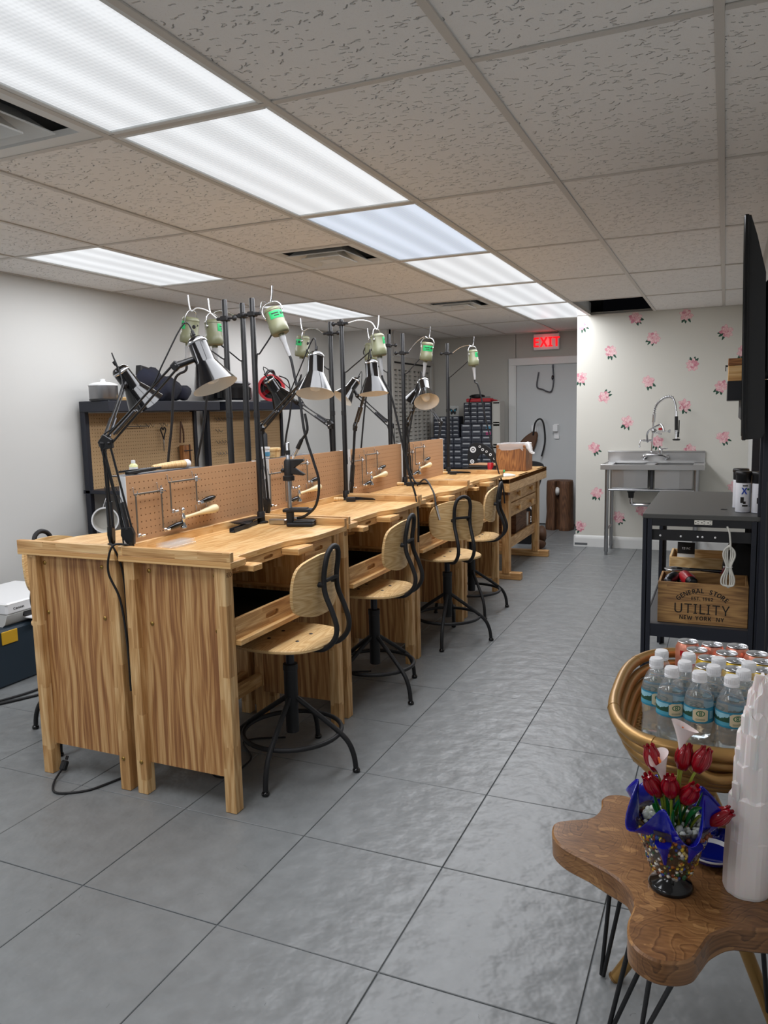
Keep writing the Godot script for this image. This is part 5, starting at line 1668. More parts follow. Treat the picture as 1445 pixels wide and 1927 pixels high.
func make_stool() -> Node3D:
	# swivel stool; its back is at local +x
	var t := thing("swivel_stool", "", "chair")
	var sy := 0.545
	# seat: rounded square, dished
	var o := cr2([Vector2(-0.19, -0.11), Vector2(-0.19, 0.11), Vector2(-0.13, 0.18), Vector2(0.0, 0.2), Vector2(0.12, 0.175), Vector2(0.18, 0.1), Vector2(0.19, 0.0), Vector2(0.18, -0.1), Vector2(0.12, -0.175), Vector2(0.0, -0.2), Vector2(-0.13, -0.18)], 4)
	var sm := mb(2, Vector2(0.3, 0.22)).prism(o, 1, sy - 0.014, sy, 0.003)
	part("seat", sm, M.ply_pine, t)
	var sc := mb()
	for q in [[0.07, 0.055], [0.07, -0.055], [-0.06, 0.055], [-0.06, -0.055]]:
		sc.xf = Transform3D(Basis(), V(q[0], sy, q[1]))
		sc.lathe([Vector2(0, 0.0022), Vector2(0.006, 0.002), Vector2(0.0085, 0.0)], 12)
	part("seat_screws", sc, M.black_steel, t)
	# backrest: curved plywood oval, bending round the sitter
	var bo := cr2([Vector2(-0.185, 0.0), Vector2(-0.165, 0.085), Vector2(-0.08, 0.118), Vector2(0.0, 0.122), Vector2(0.08, 0.118), Vector2(0.165, 0.085), Vector2(0.185, 0.0), Vector2(0.165, -0.085), Vector2(0.08, -0.118), Vector2(0.0, -0.122), Vector2(-0.08, -0.118), Vector2(-0.165, -0.085)], 4)
	var bk := mb(2, Vector2(0.3, 0.25))
	var n := bo.size()
	var by := 0.775
	var tx := 0.165
	var bend := func(z: float, y: float, off: float) -> Vector3:
		return V(tx - 1.25 * z * z + off + (y * 0.1), by + y, z)
	for f in [0.0, 0.012]:
		for r in 6:
			for i in n:
				var j := (i + 1) % n
				var k0 := r / 6.0
				var k1 := (r + 1) / 6.0
				var nn := V(1 if f > 0 else -1, 0, 0)
				bk.quad(bend.call(bo[i].x * k0, bo[i].y * k0, f), bend.call(bo[j].x * k0, bo[j].y * k0, f), bend.call(bo[j].x * k1, bo[j].y * k1, f), bend.call(bo[i].x * k1, bo[i].y * k1, f), nn)
	for i in n:
		var j := (i + 1) % n
		bk.quad(bend.call(bo[i].x, bo[i].y, 0.0), bend.call(bo[j].x, bo[j].y, 0.0), bend.call(bo[j].x, bo[j].y, 0.012), bend.call(bo[i].x, bo[i].y, 0.012), V(0, bo[i].y, bo[i].x))
	part("backrest", bk, M.ply_pine, t)
	# one bent tube: under the seat, out, and up in an S to a round arch
	var side := [V(-0.02, sy - 0.026, 0.053), V(0.1, sy - 0.026, 0.053), V(0.185, sy - 0.02, 0.053), V(0.232, sy + 0.02, 0.053), V(0.245, sy + 0.07, 0.053), V(0.228, sy + 0.13, 0.053), V(0.2, sy + 0.2, 0.053), V(0.196, sy + 0.26, 0.053), V(0.205, sy + 0.32, 0.052)]
	var pts := side.duplicate()
	pts.append(V(0.212, sy + 0.362, 0.037))
	pts.append(V(0.215, sy + 0.378, 0.0))
	pts.append(V(0.212, sy + 0.362, -0.037))
	for i in side.size():
		var p: Vector3 = side[side.size() - 1 - i]
		pts.append(V(p.x, p.y, -p.z))
	part("back_tube", mb().tube(cr(pts, 6), 0.0105, 10), M.black_matte, t)
	var stb := mb()
	for s in [-1, 1]:
		stb.tube([V(0.2, by + 0.005, s * 0.053), V(0.17, by + 0.004, s * 0.053)], 0.011, 10)
	stb.tube([V(0.2, by + 0.02, -0.053), V(0.2, by + 0.02, 0.053)], 0.008, 8)
	part("back_stubs", stb, M.black_matte, t)
	# column, four bent legs, foot ring
	part("seat_plate", mb().box(V(0, sy - 0.024, 0), V(0.15, 0.012, 0.15), 0.003), M.black_matte, t)
	part("spindle", mb().lathe([Vector2(0, 0.2), Vector2(0.017, 0.2), Vector2(0.017, sy - 0.02), Vector2(0, sy - 0.02)], 16), M.navy_steel, t)
	part("column", mb().lathe([Vector2(0, 0.145), Vector2(0.026, 0.145), Vector2(0.0265, 0.15), Vector2(0.0265, 0.255), Vector2(0.028, 0.258), Vector2(0.028, 0.405), Vector2(0.03, 0.406), Vector2(0.03, 0.43), Vector2(0.017, 0.432)], 18), M.black_matte, t)
	for k in 4:
		var bs := Basis(Vector3.UP, k * PI / 2)
		var lp := []
		for q in cr([V(0.02, 0.29, 0), V(0.1, 0.235, 0), V(0.19, 0.17, 0), V(0.238, 0.125, 0), V(0.262, 0.07, 0), V(0.27, 0.012, 0)], 5):
			lp.append(bs * q)
		var lg := part("leg", mb().tube(lp, 0.0105, 10), M.black_matte, t)
		part("foot", mb().at(Transform3D(Basis(), bs * V(0.271, 0, 0))).lathe([Vector2(0, 0), Vector2(0.012, 0), Vector2(0.0155, 0.004), Vector2(0.0155, 0.011), Vector2(0.011, 0.017), Vector2(0, 0.018)], 14), M.black_gloss, lg)
	var rg := []
	for k in 40:
		var a := TAU * k / 40
		rg.append(V(0.2 * cos(a), 0.15, 0.2 * sin(a)))
	part("foot_ring", mb().tube(rg, 0.0095, 10, true), M.black_matte, t)
	return t


# legs and seat swivel apart: the base keeps its own angle
func set_stool(o: Node3D, leg_turn: float) -> void:
	for c in o.get_children():
		var nm := String(c.name)
		if nm.begins_with("leg") or nm.begins_with("foot_ring"):
			c.rotation.y += leg_turn


func build_chairs() -> void:
	var spots := [
		[-0.32, -0.52, 0.0, 0.12, "pine swivel stool tucked under the front right bench, nearest the camera"],
		[-0.355, -1.42, 0.05, -0.46, "pine swivel stool at the second right bench, black tube back edge on"],
		[-0.3, -2.41, -0.75, 0.19, "pine swivel stool turned with its oval backrest towards the camera"],
		[-0.37, -3.14, 0.1, 0.64, "farthest pine swivel stool, in front of the last right bench"],
		[-1.385, -0.49, PI, 0.3, "pine swivel stool at the left row, its black arch showing at the far left"],
	]
	var t := make_stool()
	for k in spots.size():
		var s: Array = spots[k]
		var o := t if k == 0 else copy(t, s[4], Vector3.ZERO)
		o.set_meta("label", s[4])
		o.set_meta("group", "pine swivel stools at the benches")
		o.position = V(s[0], 0, s[1])
	var all := []
	for c in get_children():
		if String(c.name).begins_with("swivel_stool"):
			all.append(c)
	for k in all.size():
		var s: Array = spots[k]
		all[k].rotation.y = s[2]
		set_stool(all[k], s[3] - s[2])


# ---------------------------------------------------------------- sink

func build_sink() -> void:
	var t := thing("utility_sink", "stainless steel two basin utility sink on tube legs against the flowered wall", "sink", V(0.645, 0, -5.75))
	# local x -0.455 .. 0.455, z 0.25 front .. -0.245 back
	var rim := mb()
	rim.box(V(0, 0.862, 0.244), V(0.92, 0.048, 0.012), 0.002)
	for s in [-1, 1]:
		rim.box(V(s * 0.454, 0.862, 0.0), V(0.012, 0.048, 0.49), 0.002)
	rim.box(V(0, 0.878, 0.205), V(0.9, 0.006, 0.075), 0.001)
	rim.box(V(0, 0.878, -0.19), V(0.9, 0.006, 0.1), 0.001)
	for x in [-0.41, -0.02, 0.405]:
		rim.box(V(x, 0.878, 0.0), V(0.09, 0.006, 0.4), 0.001)
	part("rim", rim, M.brushed_steel, t)
	var sp := mb().box(V(0, 0.93, -0.235), V(0.91, 0.11, 0.014), 0.003).box(V(0, 0.985, -0.226), V(0.91, 0.014, 0.03), 0.004)
	part("splashback", sp, M.brushed_steel, t)
	for q in [[-0.2, 0.33], [0.19, 0.33]]:
		var b := mb()
		var w: float = q[1] / 2
		var o := cr2([Vector2(-w, -0.13), Vector2(-w, 0.13), Vector2(-w + 0.03, 0.168), Vector2(w - 0.03, 0.168), Vector2(w, 0.13), Vector2(w, -0.13), Vector2(w - 0.03, -0.155), Vector2(-w + 0.03, -0.155)], 3)
		for i in o.size():
			var j := (i + 1) % o.size()
			var ni := V(o[i].x * 0.6, 0, o[i].y)
			b.quad(V(o[i].x, 0.876, o[i].y), V(o[j].x, 0.876, o[j].y), V(o[j].x, 0.66, o[j].y), V(o[i].x, 0.66, o[i].y), ni)
			b.quad(V(o[i].x, 0.66, o[i].y), V(o[j].x, 0.66, o[j].y), V(o[j].x * 0.9, 0.63, o[j].y * 0.9), V(o[i].x * 0.9, 0.63, o[i].y * 0.9), ni + V(0, -0.1, 0))
			b.flat(V(o[i].x * 0.9, 0.63, o[i].y * 0.9), V(o[j].x * 0.9, 0.63, o[j].y * 0.9), V(0, 0.628, 0), Vector3.DOWN)
		part("basin", b, M.brushed_steel, t, V(q[0], 0, 0))
	var leg := mb().lathe([Vector2(0, 0.03), Vector2(0.017, 0.03), Vector2(0.019, 0.05), Vector2(0.019, 0.84), Vector2(0, 0.84)], 16).lathe([Vector2(0, 0), Vector2(0.013, 0), Vector2(0.015, 0.006), Vector2(0.015, 0.03), Vector2(0.02, 0.034), Vector2(0.02, 0.05)], 16).mesh()
	for x in [-0.408, 0.39]:
		for z in [0.17, -0.19]:
			part("leg", leg, M.steel, t, V(x, 0, z))
		part("brace", mb().tube([V(x, 0.25, 0.17), V(x, 0.25, -0.19)], 0.011, 8), M.steel, t)
	part("front_brace", mb().tube([V(-0.408, 0.64, 0.17), V(0.39, 0.64, 0.17)], 0.012, 10), M.steel, t)
	part("centre_post", mb().box(V(-0.005, 0.75, 0.1), V(0.03, 0.24, 0.02), 0.003), M.dark_steel, t)
	# drains
	part("drain", mb().lathe([Vector2(0, 0.55), Vector2(0.024, 0.55), Vector2(0.03, 0.6), Vector2(0.036, 0.605), Vector2(0.036, 0.634), Vector2(0, 0.634)], 18), M.black_plastic, t, V(-0.197, 0, 0.04))
	part("drain_pipe", mb().tube(cr([V(-0.197, 0.56, 0.04), V(-0.197, 0.52, 0.04), V(-0.185, 0.492, 0.04), V(-0.15, 0.486, 0.04), V(-0.03, 0.488, 0.04), V(0.18, 0.49, 0.0), V(0.2, 0.55, -0.02), V(0.2, 0.63, -0.02)], 6), 0.0175, 12), M.chrome, t)
	# tap with a spring spray arm
	var f := thing("sprayer_tap", "chrome pre-rinse tap with a spring hose and black sprayer above the sink", "tap", V(0.0, 0, 0))
	var fl := mb().at(Transform3D(Basis(Vector3.RIGHT, PI / 2), Vector3.ZERO)).lathe([Vector2(0, 0.0), Vector2(0.012, 0.0), Vector2(0.022, 0.006), Vector2(0.026, 0.02), Vector2(0.022, 0.034), Vector2(0.012, 0.04), Vector2(0.012, 0.1), Vector2(0, 0.1)], 18).mesh()
	for x in [0.545, 0.75]:
		part("wall_union", fl, M.chrome, f, V(x, 0.93, -5.965))
	part("body_bar", mb().tube(cr([V(0.545, 0.93, -5.88), V(0.57, 0.952, -5.86), V(0.62, 0.962, -5.855), V(0.7, 0.962, -5.855), V(0.735, 0.952, -5.86), V(0.755, 0.93, -5.88)], 5), 0.015, 12), M.chrome, f)
	part("riser", mb().tube([V(0.617, 0.96, -5.855), V(0.62, 1.1, -5.855), V(0.629, 1.3, -5.855)], 0.0085, 12).ball(V(0.617, 0.985, -5.855), V(0.014, 0.012, 0.014)), M.chrome, f)
	part("riser_collar", mb().tube([V(0.629, 1.275, -5.855), V(0.634, 1.35, -5.853)], 0.0165, 14), M.chrome, f)
	var hs := cr([V(0.634, 1.345, -5.853), V(0.642, 1.41, -5.845), V(0.674, 1.466, -5.825), V(0.738, 1.51, -5.8), V(0.798, 1.508, -5.775), V(0.83, 1.44, -5.745), V(0.841, 1.36, -5.725)], 10)
	part("hose", mb().tube(hs, 0.0085, 10), M.steel, f)
	var coil := []
	for k in 40 * 8:
		var u := k / float(40 * 8) * 42.0
		var i := int(u)
		var p: Vector3 = (hs[i] as Vector3).lerp(hs[i + 1], u - i)
		var d: Vector3 = ((hs[i + 1] as Vector3) - hs[i]).normalized()
		var s := d.cross(V(0, 0, 1)).normalized()
		var a := u * TAU / 3.0
		coil.append(p + (s * cos(a) + d.cross(s) * sin(a)) * 0.0165)
	part("spring", mb().tube(coil, 0.002, 5), M.chrome, f)
	part("sprayer_collar", mb().tube([V(0.841, 1.375, -5.73), V(0.842, 1.325, -5.722)], 0.013, 12), M.chrome, f)
	part("sprayer_grip", mb().tube([V(0.842, 1.33, -5.722), V(0.845, 1.2, -5.72)], 0.0155, 12), M.black_plastic, f)
	part("sprayer_lever", mb().box(V(0.868, 1.23, -5.72), V(0.01, 0.13, 0.014), 0.003).box(V(0.86, 1.16, -5.72), V(0.022, 0.05, 0.012), 0.003), M.black_plastic, f)
	part("sprayer_neck", mb().tube([V(0.845, 1.2, -5.72), V(0.846, 1.165, -5.718), V(0.847, 1.115, -5.71)], [0.017, 0.012, 0.008], 12), M.chrome, f)
	part("sprayer_rose", mb().lathe([Vector2(0, -0.008), Vector2(0.03, -0.008), Vector2(0.034, -0.002), Vector2(0.034, 0.006), Vector2(0.012, 0.01), Vector2(0, 0.01)], 20), M.black_plastic, f, V(0.847, 1.112, -5.71))
	part("spout", mb().tube(cr([V(0.577, 1.1, -5.83), V(0.578, 1.165, -5.8), V(0.6, 1.2, -5.76), V(0.645, 1.23, -5.72), V(0.7, 1.257, -5.66), V(0.725, 1.245, -5.63), V(0.738, 1.215, -5.61), V(0.742, 1.185, -5.605)], 6), 0.0095, 12), M.chrome, f)
	part("spout_arm", mb().tube([V(0.535, 1.1, -5.85), V(0.62, 1.1, -5.852)], 0.011, 12).ball(V(0.577, 1.1, -5.845), V(0.018, 0.022, 0.018)).tube(cr([V(0.535, 1.1, -5.85), V(0.515, 1.1, -5.845), V(0.508, 1.07, -5.84), V(0.506, 1.045, -5.84)], 4), 0.006, 8).ball(V(0.506, 1.043, -5.84), V(0.009, 0.011, 0.009)), M.chrome, f)
	part("valve", mb().at(Transform3D(Basis(Vector3.RIGHT, PI / 2), V(0.636, 1.19, -5.855))).lathe([Vector2(0, -0.03), Vector2(0.022, -0.03), Vector2(0.026, -0.01), Vector2(0.022, 0.03), Vector2(0.01, 0.04), Vector2(0, 0.04)], 16), M.steel, f)
	part("valve_stem", mb().tube([V(0.62, 1.175, -5.85), V(0.71, 1.165, -5.74)], 0.0075, 8).tube([V(0.66, 1.185, -5.8), V(0.79, 1.195, -5.62)], 0.008, 8).box(V(0.79, 1.195, -5.62), V(0.02, 0.03, 0.012), 0.004), M.chrome, f)
	part("red_lever", mb().box(V(0.705, 1.213, -5.7), V(0.035, 0.024, 0.02), 0.005), M.red_plastic, f)
	part("mixer_handle", mb().lathe([Vector2(0, 0), Vector2(0.018, 0), Vector2(0.02, 0.03), Vector2(0.022, 0.05), Vector2(0.014, 0.062), Vector2(0, 0.065)], 16).tube([V(0, 0.05, 0), V(0.04, 0.058, 0.04), V(0.065, 0.06, 0.07)], [0.007, 0.006, 0.005], 8), M.chrome, f, V(0.7, 0.965, -5.85))


# ---------------------------------------------------------------- right wall workbench and television

func build_right_wall() -> void:
	var t := thing("black_workbench", "black steel workbench with an outlet strip and lower shelf at the right wall", "workbench", V(1.175, 0, -2.23))
	# local x -0.25 .. 0.25, z 0.53 front (towards the camera) .. -0.53
	part("top", mb().box(V(0, 0.919, 0), V(0.51, 0.022, 1.07), 0.003), mat("grey_top", "4a4a48", 0.45), t)
	for sx in [-1, 1]:
		for sz in [-1, 1]:
			var lg := part("leg", mb().box(V(sx * 0.234, 0.454, sz * 0.512), V(0.006, 0.908, 0.042), 0.001).box(V(sx * 0.232, 0.454, sz * 0.53), V(0.042, 0.908, 0.006), 0.001), M.navy_steel, t)
			for y in [0.36, 0.39, 0.84, 0.87, 0.9 - 0.12]:
				part("bolt_head", mb().ball(V(sx * 0.238, y, sz * 0.51), V(0.005, 0.006, 0.006), 8, 6), M.black_matte, lg)
	for sz in [-1, 1]:
		part("top_beam", mb().box(V(0, 0.892, sz * 0.525), V(0.46, 0.036, 0.01), 0.001), M.black_steel, t)
		part("drawer_band", mb().box(V(0, 0.83, sz * 0.515), V(0.45, 0.05, 0.012), 0.001), M.black_matte, t)
		part("shelf_beam", mb().box(V(0, 0.372, sz * 0.525), V(0.46, 0.062, 0.008), 0.001), M.navy_steel, t)
	for sx in [-1, 1]:
		part("side_beam", mb().box(V(sx * 0.243, 0.87, 0), V(0.008, 0.07, 1.02), 0.001), M.navy_steel, t)
		part("side_shelf_beam", mb().box(V(sx * 0.243, 0.372, 0), V(0.008, 0.05, 1.02), 0.001), M.navy_steel, t)
	part("lower_shelf", mb().box(V(0, 0.394, 0), V(0.47, 0.012, 1.03), 0.001), mat("shelf_grey", "3d3e40", 0.5), t)
	for x in [-0.175, -0.085, -0.012, 0.008, 0.062]:
		part("bolt", mb().at(Transform3D(Basis(Vector3.RIGHT, PI / 2), V(x, 0.827, 0.521))).lathe([Vector2(0.005, 0), Vector2(0.005, 0.002), Vector2(0.003, 0.005), Vector2(0, 0.006)], 10), M.bolt_white, t)
	var os := part("outlet_strip", mb().box(V(0.01, 0.896, 0.532), V(0.076, 0.021, 0.006), 0.0015), mat("outlet_cream", "d9d6cc", 0.5), t)
	for k in 3:
		var x := -0.016 + k * 0.026
		part("socket", mb().box(V(x - 0.006, 0.896, 0.5352), V(0.004, 0.005, 0.001)).box(V(x + 0.004, 0.9015, 0.5352), V(0.007, 0.002, 0.001)).box(V(x + 0.004, 0.8905, 0.5352), V(0.006, 0.002, 0.001)), M.ink_black, os)
	# pegboard posts and upper shelf on the wall side
	for z in [0.52, -0.52]:
		var ps := part("back_post", mb().box(V(0.252, 1.23, z), V(0.04, 0.6, 0.03), 0.002), M.navy_steel, t)
	part("front_post", mb().box(V(0.269, 0.76, 0.545), V(0.05, 1.52, 0.02), 0.002), M.navy_steel, t)
	part("pegboard_back", mb().box(V(0.28, 1.2, 0), V(0.01, 0.52, 1.0)), M.pegwall, t)
	part("upper_shelf", mb().box(V(0.178, 1.49, 0), V(0.175, 0.085, 1.09), 0.003), M.black_steel, t)
	part("shelf_bracket", mb().prism(PackedVector2Array([Vector2(0.15, 1.45), Vector2(0.265, 1.45), Vector2(0.265, 1.3), Vector2(0.2, 1.34), Vector2(0.15, 1.36)]), 2, -0.2, 0.5, 0.002), M.black_matte, t)
	var wb := thing("tool_chest", "honey coloured wooden box on the upper shelf behind the television", "box", V(1.353, 1.5345, -2.3))
	part("body", mb(0).box(V(0, 0.04, 0), V(0.17, 0.08, 0.5), 0.002), M.bench_top, wb)
	part("lid", mb(0).box(V(0, 0.098, 0), V(0.172, 0.034, 0.502), 0.002), M.teak_box, wb)
	part("latch", mb().box(V(-0.092, 0.085, 0.1), V(0.012, 0.008, 0.008)).box(V(-0.096, 0.075, 0.1), V(0.004, 0.03, 0.008)), M.black_matte, wb)
	# spray cans
	var i := 0
	for p in [V(1.35, 0.931, -1.86), V(1.418, 0.931, -1.84), V(1.34, 0.931, -2.02)]:
		var c := thing("spray_can", ["white spray can with a black cap, the front left one on the black workbench", "white spray can with a black cap against the dark post", "black capped spray can standing behind the other two"][i], "spray can", p, 0.5, "spray cans on the black workbench")
		part("can_body", mb().lathe([Vector2(0, 0.002), Vector2(0.03, 0.002), Vector2(0.033, 0.006), Vector2(0.033, 0.132), Vector2(0.03, 0.14), Vector2(0, 0.14)], 28), M.spray_white, c)
		part("base_ring", mb().lathe([Vector2(0.03, 0), Vector2(0.0335, 0.001), Vector2(0.0335, 0.005), Vector2(0.032, 0.007)], 28), M.spray_silver, c)
		part("cap", mb().lathe([Vector2(0.031, 0.136), Vector2(0.0335, 0.138), Vector2(0.0345, 0.172), Vector2(0.0365, 0.174), Vector2(0.0365, 0.186), Vector2(0.034, 0.19), Vector2(0, 0.19)], 28), M.black_plastic, c)
		part("silver_panel", mb().lathe([Vector2(0.0332, 0.025), Vector2(0.0332, 0.13)], 8, false, 0.6, 1.3), M.spray_silver, c)
		var X := part("mark_letters", letters("X", 0.042, 0.0012, true), M.spray_blue, c, V(-0.013, 0.1, 0.0306), V(0, -0.4, 0))
		X.set_meta("label", "large blue letter on the can")
		part("text_block", mb().lathe([Vector2(0.0333, 0.028), Vector2(0.0333, 0.036)], 8, false, 1.45, 2.2).lathe([Vector2(0.0333, 0.122), Vector2(0.0333, 0.127)], 6, false, 1.5, 2.2), M.ink_black, c)
		part("pet_mark", mb().lathe([Vector2(0.0333, 0.045), Vector2(0.0333, 0.072)], 6, false, 2.0, 2.45).lathe([Vector2(0.0334, 0.04), Vector2(0.0334, 0.052)], 6, false, 1.75, 2.1), M.ink_black, c)
		part("round_mark", mb().at(Transform3D(Basis(Vector3.UP, -1.45 + PI / 2) * Basis(Vector3.RIGHT, PI / 2), Vector3.ZERO) * Transform3D(Basis(), V(0, 0.0331, -0.108))).lathe([Vector2(0.0055, 0), Vector2(0.0055, 0.0006), Vector2(0, 0.0006)], 12), M.label_green, c)
		i += 1
	solo("paint_chip", mb().box(V(0, 0.001, 0), V(0.03, 0.002, 0.004), 0.0, Basis(Vector3.UP, 0.3)).box(V(0, 0.001, -0.01), V(0.024, 0.002, 0.004), 0.0, Basis(Vector3.UP, -0.5)), M.black_matte, "small black plastic clip on the workbench top beside the spray cans", "clip", V(1.27, 0.931, -1.92))
	# printed crate with tools
	var cr_ := thing("utility_crate", "wooden crate printed UTILITY on the lower shelf of the black workbench", "crate", V(1.189, 0.401, -1.88))
	part("front", mb(0, Vector2(0.3, 0.2)).box(V(0, 0.099, 0.124), V(0.394, 0.198, 0.011), 0.002), M.oak_crate, cr_)
	part("back", mb(0, Vector2(0.6, 0.05)).box(V(0, 0.099, -0.124), V(0.394, 0.198, 0.011), 0.002), M.oak_crate, cr_)
	for s in [-1, 1]:
		part("side", mb(2, Vector2(0.2, 0.1)).box(V(s * 0.191, 0.099, 0), V(0.011, 0.198, 0.237), 0.002), M.oak_crate, cr_)
	part("bottom", mb(0).box(V(0, 0.006, 0), V(0.37, 0.01, 0.236)), M.oak_crate, cr_)
	var zf := 0.1298
	var pl := [["UTILITY", 0.066, 0.075, 1.22], ["EST. 1962", 0.021, 0.125, 1.25], ["NEW YORK  NY", 0.026, 0.031, 1.2]]
	for q in pl:
		var o := part("printed_letters", spaced(q[0], q[1], 0.12), M.ink_black, cr_, V(0.0, q[2], zf))
		o.set_meta("label", "black printed lettering")
	var arc := "GENERAL STORE"
	var R := 0.16
	for k in arc.length():
		if arc[k] == " ":
			continue
		var a := (k - 6.0) * 0.118
		part("printed_letters", letters(arc[k], 0.03, 0.0006, true), M.ink_black, cr_, V(R * sin(a), 0.163 - R * (1.0 - cos(a)), zf), V(0, 0, -a))
	var dr := thing("red_drill", "red and black cordless drill lying in the printed crate", "drill", V(1.09, 0.54, -1.88))
	part("motor_case", mb().at(Transform3D(Basis(Vector3.UP, 0.3) * Basis(Vector3.RIGHT, PI / 2), V(0.03, 0.05, 0.0))).lathe([Vector2(0, -0.09), Vector2(0.024, -0.085), Vector2(0.032, -0.06), Vector2(0.033, 0.02), Vector2(0.028, 0.05), Vector2(0, 0.05)], 18), M.red_plastic, dr)
	part("chuck", mb().at(Transform3D(Basis(Vector3.UP, 0.3) * Basis(Vector3.RIGHT, PI / 2), V(0.03, 0.05, 0.0))).lathe([Vector2(0.026, 0.05), Vector2(0.026, 0.075), Vector2(0.018, 0.09), Vector2(0, 0.092)], 18), M.black_plastic, dr)
	part("side_chuck", mb().at(Transform3D(Basis(Vector3.UP, -0.2) * Basis(Vector3.RIGHT, PI / 2), V(-0.045, 0.05, 0.01))).lathe([Vector2(0, -0.06), Vector2(0.025, -0.06), Vector2(0.027, 0.02), Vector2(0.02, 0.04), Vector2(0.02, 0.07), Vector2(0.012, 0.08), Vector2(0, 0.08)], 18), M.dark_steel, dr)
	part("grip", mb().box(V(0.0, 0.0, -0.03), V(0.04, 0.1, 0.05), 0.012, Basis(Vector3.RIGHT, 0.3)), M.black_plastic, dr)
	# second crate behind
	var c2 := thing("pine_crate", "plain pale slatted crate behind the printed one on the lower shelf", "crate", V(1.19, 0.401, -2.42))
	for k in 3:
		part("slat", mb(0, Vector2(0.1 * k, 0.1 * k)).box(V(0, 0.036 + k * 0.075, 0.13), V(0.36, 0.07, 0.01), 0.002), M.ply_pine, c2)
		part("slat", mb(0, Vector2(0.1 * k, 0.3)).box(V(0, 0.036 + k * 0.075, -0.13), V(0.36, 0.07, 0.01), 0.002), M.ply_pine, c2)
	for s in [-1, 1]:
		part("end_board", mb(2).box(V(s * 0.175, 0.112, 0), V(0.012, 0.224, 0.25), 0.002), M.ply_pine, c2)
	part("bottom", mb(0).box(V(0, 0.006, 0), V(0.34, 0.01, 0.25)), M.ply_pine, c2)
	var cd := thing("hang_card", "black and white retail card with printed text standing in the pale crate", "card", V(1.09, 0.5, -2.33), -0.1)
	part("card_sheet", mb().box(V(0, 0.1, 0), V(0.088, 0.19, 0.002), 0.0, Basis(Vector3.RIGHT, -0.1)), M.white_matte, cd)
	part("card_header", mb().box(V(0, 0.165, -0.005), V(0.088, 0.062, 0.003), 0.0, Basis(Vector3.RIGHT, -0.1)), M.ink_black, cd)
	part("card_letters", letters("12 PC", 0.017, 0.0006, true), M.ink_white, cd, V(0.0, 0.162, -0.003))
	for k in 3:
		part("card_spot", mb().ball(V(-0.028 + k * 0.028, 0.105, 0.003), V(0.007, 0.007, 0.002), 10, 6), [M.label_green, M.red_dark, M.leather_brown][k], cd)
	# steel ring saw blade / hacksaw resting across
	var hs := thing("coping_saw", "silver oval tool with a dark handle lying across the printed crate", "saw", V(1.06, 0.605, -2.03))
	part("oval_plate", mb().prism(cr2([Vector2(-0.06, 0.0), Vector2(-0.02, -0.05), Vector2(0.05, -0.03), Vector2(0.12, 0.0), Vector2(0.05, 0.03), Vector2(-0.02, 0.05)], 5), 1, 0.0, 0.006, 0.002), M.brushed_steel, hs)
	part("handle", mb().tube([V(0.06, 0.006, 0.0), V(0.24, 0.0, 0.0)], [0.006, 0.01], 8), M.dark_steel, hs)
	part("dark_insert", mb().ball(V(0.0, 0.006, 0.0), V(0.03, 0.006, 0.02), 12, 6), M.black_matte, hs)
	var bb := thing("black_bag", "black cloth bag with a dark red corner on the lower shelf by the wall", "bag", V(1.35, 0.401, -2.13))
	part("bag_body", mb().prism(cr2([Vector2(-0.06, 0.0), Vector2(0.07, 0.0), Vector2(0.075, 0.2), Vector2(0.06, 0.34), Vector2(-0.03, 0.36), Vector2(-0.08, 0.2)], 4), 2, -0.1, 0.1, 0.02), M.black_matte, bb)
	part("red_corner", mb().prism(PackedVector2Array([Vector2(-0.1, 0.18), Vector2(-0.05, 0.26), Vector2(-0.05, 0.2), Vector2(-0.09, 0.16)]), 2, 0.06, 0.11, 0.004), M.red_dark, bb)
	# coiled cord hanging in front
	var cc := thing("coiled_cord", "bundled white power cord hanging from the outlet strip", "cord", V(1.297, 0.7, -1.678))
	var loops := mb()
	loops.tube(cr([V(-0.012, 0.185, 0), V(-0.002, 0.16, 0.003), V(0.004, 0.11, 0.004), V(0.004, 0.08, 0.004)], 6), 0.0042, 8)
	for k in 3:
		var w := 0.007 + k * 0.0085
		loops.tube(cr([V(-w * 0.4, 0.0, k * 0.002), V(-w, 0.05, k * 0.002), V(-w * 0.8, 0.086 - k * 0.004, k * 0.002), V(0, 0.1 - k * 0.003, k * 0.003), V(w * 0.8, 0.086 - k * 0.004, k * 0.002), V(w, 0.05, k * 0.002), V(w * 0.4, 0.0, k * 0.003), V(w * 1.0, -0.05, k * 0.002), V(w * 0.9, -0.082, k * 0.002), V(0, -0.094 + k * 0.003, k * 0.002), V(-w * 1.1, -0.08, k * 0.002), V(-w * 1.15, -0.05, k * 0.002)], 5, true), 0.0038, 8, true)
	part("cord_loops", loops, M.cord_grey, cc)
	part("twist_tie", mb().tube(cr([V(-0.012, 0.0, 0.006), V(0.0, 0.001, 0.011), V(0.014, 0.0, 0.008), V(0.014, 0.001, -0.005), V(0, 0, -0.006), V(-0.013, 0, -0.002), V(-0.022, 0.002, 0.003), V(-0.018, -0.005, 0.004)], 4), 0.0012, 5), M.white_plastic, cc)
	solo("wall_cable", mb().tube(cr([V(1.436, 1.1, -1.55), V(1.438, 0.75, -1.5), V(1.44, 0.55, -1.35), V(1.437, 0.3, -1.3), V(1.44, 0.006, -1.25)], 8), 0.004, 6), M.black_matte, "thin dark cable running down the right wall beside the black post", "cable")
	# television on its wall arm, seen edge on
	var tv := thing("television", "black flat television on the right wall, seen edge on", "television", V(1.324, 1.664, -1.27), -0.021)
	tv.rotation.z = 0.02
	part("screen_panel", mb().box(V(0, 0, 0), V(0.014, 0.7, 1.24), 0.003), M.black_gloss, tv)
